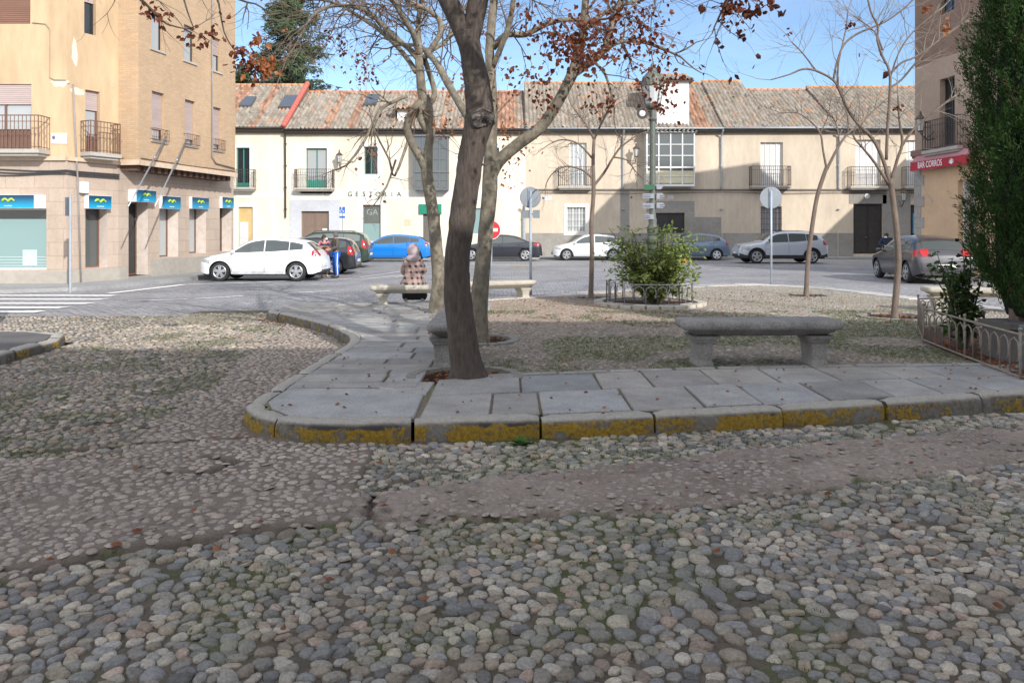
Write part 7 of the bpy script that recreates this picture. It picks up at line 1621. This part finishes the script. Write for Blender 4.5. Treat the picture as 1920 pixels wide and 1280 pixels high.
p2 = figure('person in a white face mask, dark vest and brown trousers behind the white hatchback', 1.62, J2, [('vest', ('pel', 'wai', 'che', 'shl', 'shr'), (('wai', 'che'), ('che', 'shl'), ('che', 'shr'), ('wai', 'pel')), [(.15, .11), (.15, .115), (.165, .12), .085, .085], mat('navy_vest', (.015, .02, .05), rough=.8)), ('trousers', LK_, LE, [(.145, .115), .095, .07, .055, .095, .07, .055], mat('brown_trousers', (.09, .05, .035), rough=.9)),
    ('sleeves', ('che', 'shl', 'ell', 'wrl', 'shr', 'elr', 'wrr'), (('che', 'shl'), ('shl', 'ell'), ('ell', 'wrl'), ('che', 'shr'), ('shr', 'elr'), ('elr', 'wrr')), [.1, .07, .055, .045, .07, .055, .045], mat('red_white_sleeve', (.45, .16, .18), rough=.9, var=.5, sc=14))], mat('brown_hair', (.06, .035, .02), rough=.9), mask=True)
shoes(p2, J2, .94, mat('tan_shoe', (.45, .3, .2))); p2.location = (-7.02, 28.75, float(zg(-7, 28.7))); p2.rotation_euler = (0, 0, R(20))
# seated person, back to the viewer
zs = .40
Jp = dict(hem=(0, -.02, -.05 + zs), pel=(0, 0, .10 + zs), wai=(0, .02, .24 + zs), che=(0, .0, .43 + zs), nek=(0, -.03, .60 + zs), hed=(0, -.06, .69 + zs), top=(0, -.06, .79 + zs), shl=(.18, -.01, .55 + zs), shr=(-.18, -.01, .55 + zs), ell=(.25, -.08, .30 + zs), elr=(-.27, -.10, .32 + zs), wrl=(.12, -.30, .28 + zs), wrr=(-.13, -.30, .30 + zs), hil=(.10, -.05, .09 + zs), hir=(-.10, -.05, .09 + zs), knl=(.12, -.46, .06 + zs), knr=(-.12, -.46, .06 + zs), anl=(.12, -.42, .09), anr=(-.12, -.42, .09), tol=(.12, -.56, .03), tor=(-.12, -.56, .03))
mp_, nt_, b_ = _nodes('plaid_wool'); Lk = nt_.links; b_.inputs['Roughness'].default_value = .95; tcx = N(nt_, 'ShaderNodeTexCoord'); sx = N(nt_, 'ShaderNodeSeparateXYZ'); Lk.new(tcx.outputs['Object'], sx.inputs[0])
def bandf(v, per, w): return mrg(ma('FRACT', ma('MULTIPLY', v, 1 / per)), w - .02, w + .02, 1., 0.)
bx = bandf(ma('ADD', sx.outputs['X'], ma('MULTIPLY', sx.outputs['Y'], .7)), .115, .42); bz = bandf(sx.outputs['Z'], .115, .42)
Lk.new(mixc(ma('MULTIPLY', bx, bz), mixc(ma('MULTIPLY', ma('ADD', bx, bz), .5), (.36, .26, .225), (.19, .125, .11)), (.03, .03, .045)), b_.inputs['Base Color'])
p3 = figure('person in a plaid coat and pale headscarf sitting on a pale bench, back turned', 1.42, Jp, [('plaid_coat', ('hem', 'pel', 'wai', 'che', 'nek', 'shl', 'ell', 'wrl', 'shr', 'elr', 'wrr'), TE + (('che', 'nek'), ('hem', 'pel')), [(.40, .30), (.33, .25), (.225, .17), (.20, .15), .09, .10, .085, .065, .10, .085, .065], mp_), ('trousers', LK_, LE, [(.15, .12), .10, .08, .06, .10, .08, .06], P_DK)], None)
mb = MB(); hc = Vector(Jp['hed']) * .93 + Vector((0, .02, .01)); mb.ell(hc, (.125, .13, .155), 14, 10); mb.ell(hc + Vector((0, .03, -.15)), (.15, .12, .09), 12, 8); mb.build('headscarf', mat('lilac_scarf', (.42, .34, .36), rough=.95, var=.2, sc=30), p3, smooth=True)
p3.location = (-1.98, 15.42, ZP + .02); p3.rotation_euler = (0, 0, R(180 + 8))
t = thing('bag', 'black bag with small wheels on the ground under the seated person', 'bag', (-2.0, 15.75, ZP)); mb = MB(); mb.rloft([(.03, .44, .22, .04), (.08, .5, .26, .06), (.24, .5, .26, .06), (.29, .44, .2, .05)], c=(-2.0, 15.8, ZP), n=4); mb.build('body', mat('black_nylon', (.012, .012, .015), rough=.7), t, smooth=True, sharp=50)
mb = MB(); [mb.lathe([(.035, -.015), (.035, .015)], (-2.0 + q * .17, 15.66, ZP + .035), 10, 'y') for q in (-1, 1)]; mb.build('wheels', ZINC, t)
J4 = dict(elr=(-.28, -.06, 1.18), wrr=(-.12, -.25, 1.15), wrl=(.12, -.26, 1.12), ell=(.27, -.05, 1.17), face=(-.5, -1, 0), hed=(-.02, -.05, 1.52), top=(-.02, -.05, 1.63))
p4 = figure('person in a dark blue jacket and face mask beyond the dark grey hatchback', 1.60, J4, [('jacket', TK, TE, TR, mat('navy_jacket', (.012, .022, .05), rough=.8)), ('jeans', LK_, LE, LR, mat('denim', (.05, .10, .16), rough=.9))], mat('brown_hair', (.06, .035, .02), rough=.9), mask=True)
shoes(p4, J4, .93); p4.location = (14.0, 28.7, 0); p4.rotation_euler = (0, 0, R(-15))
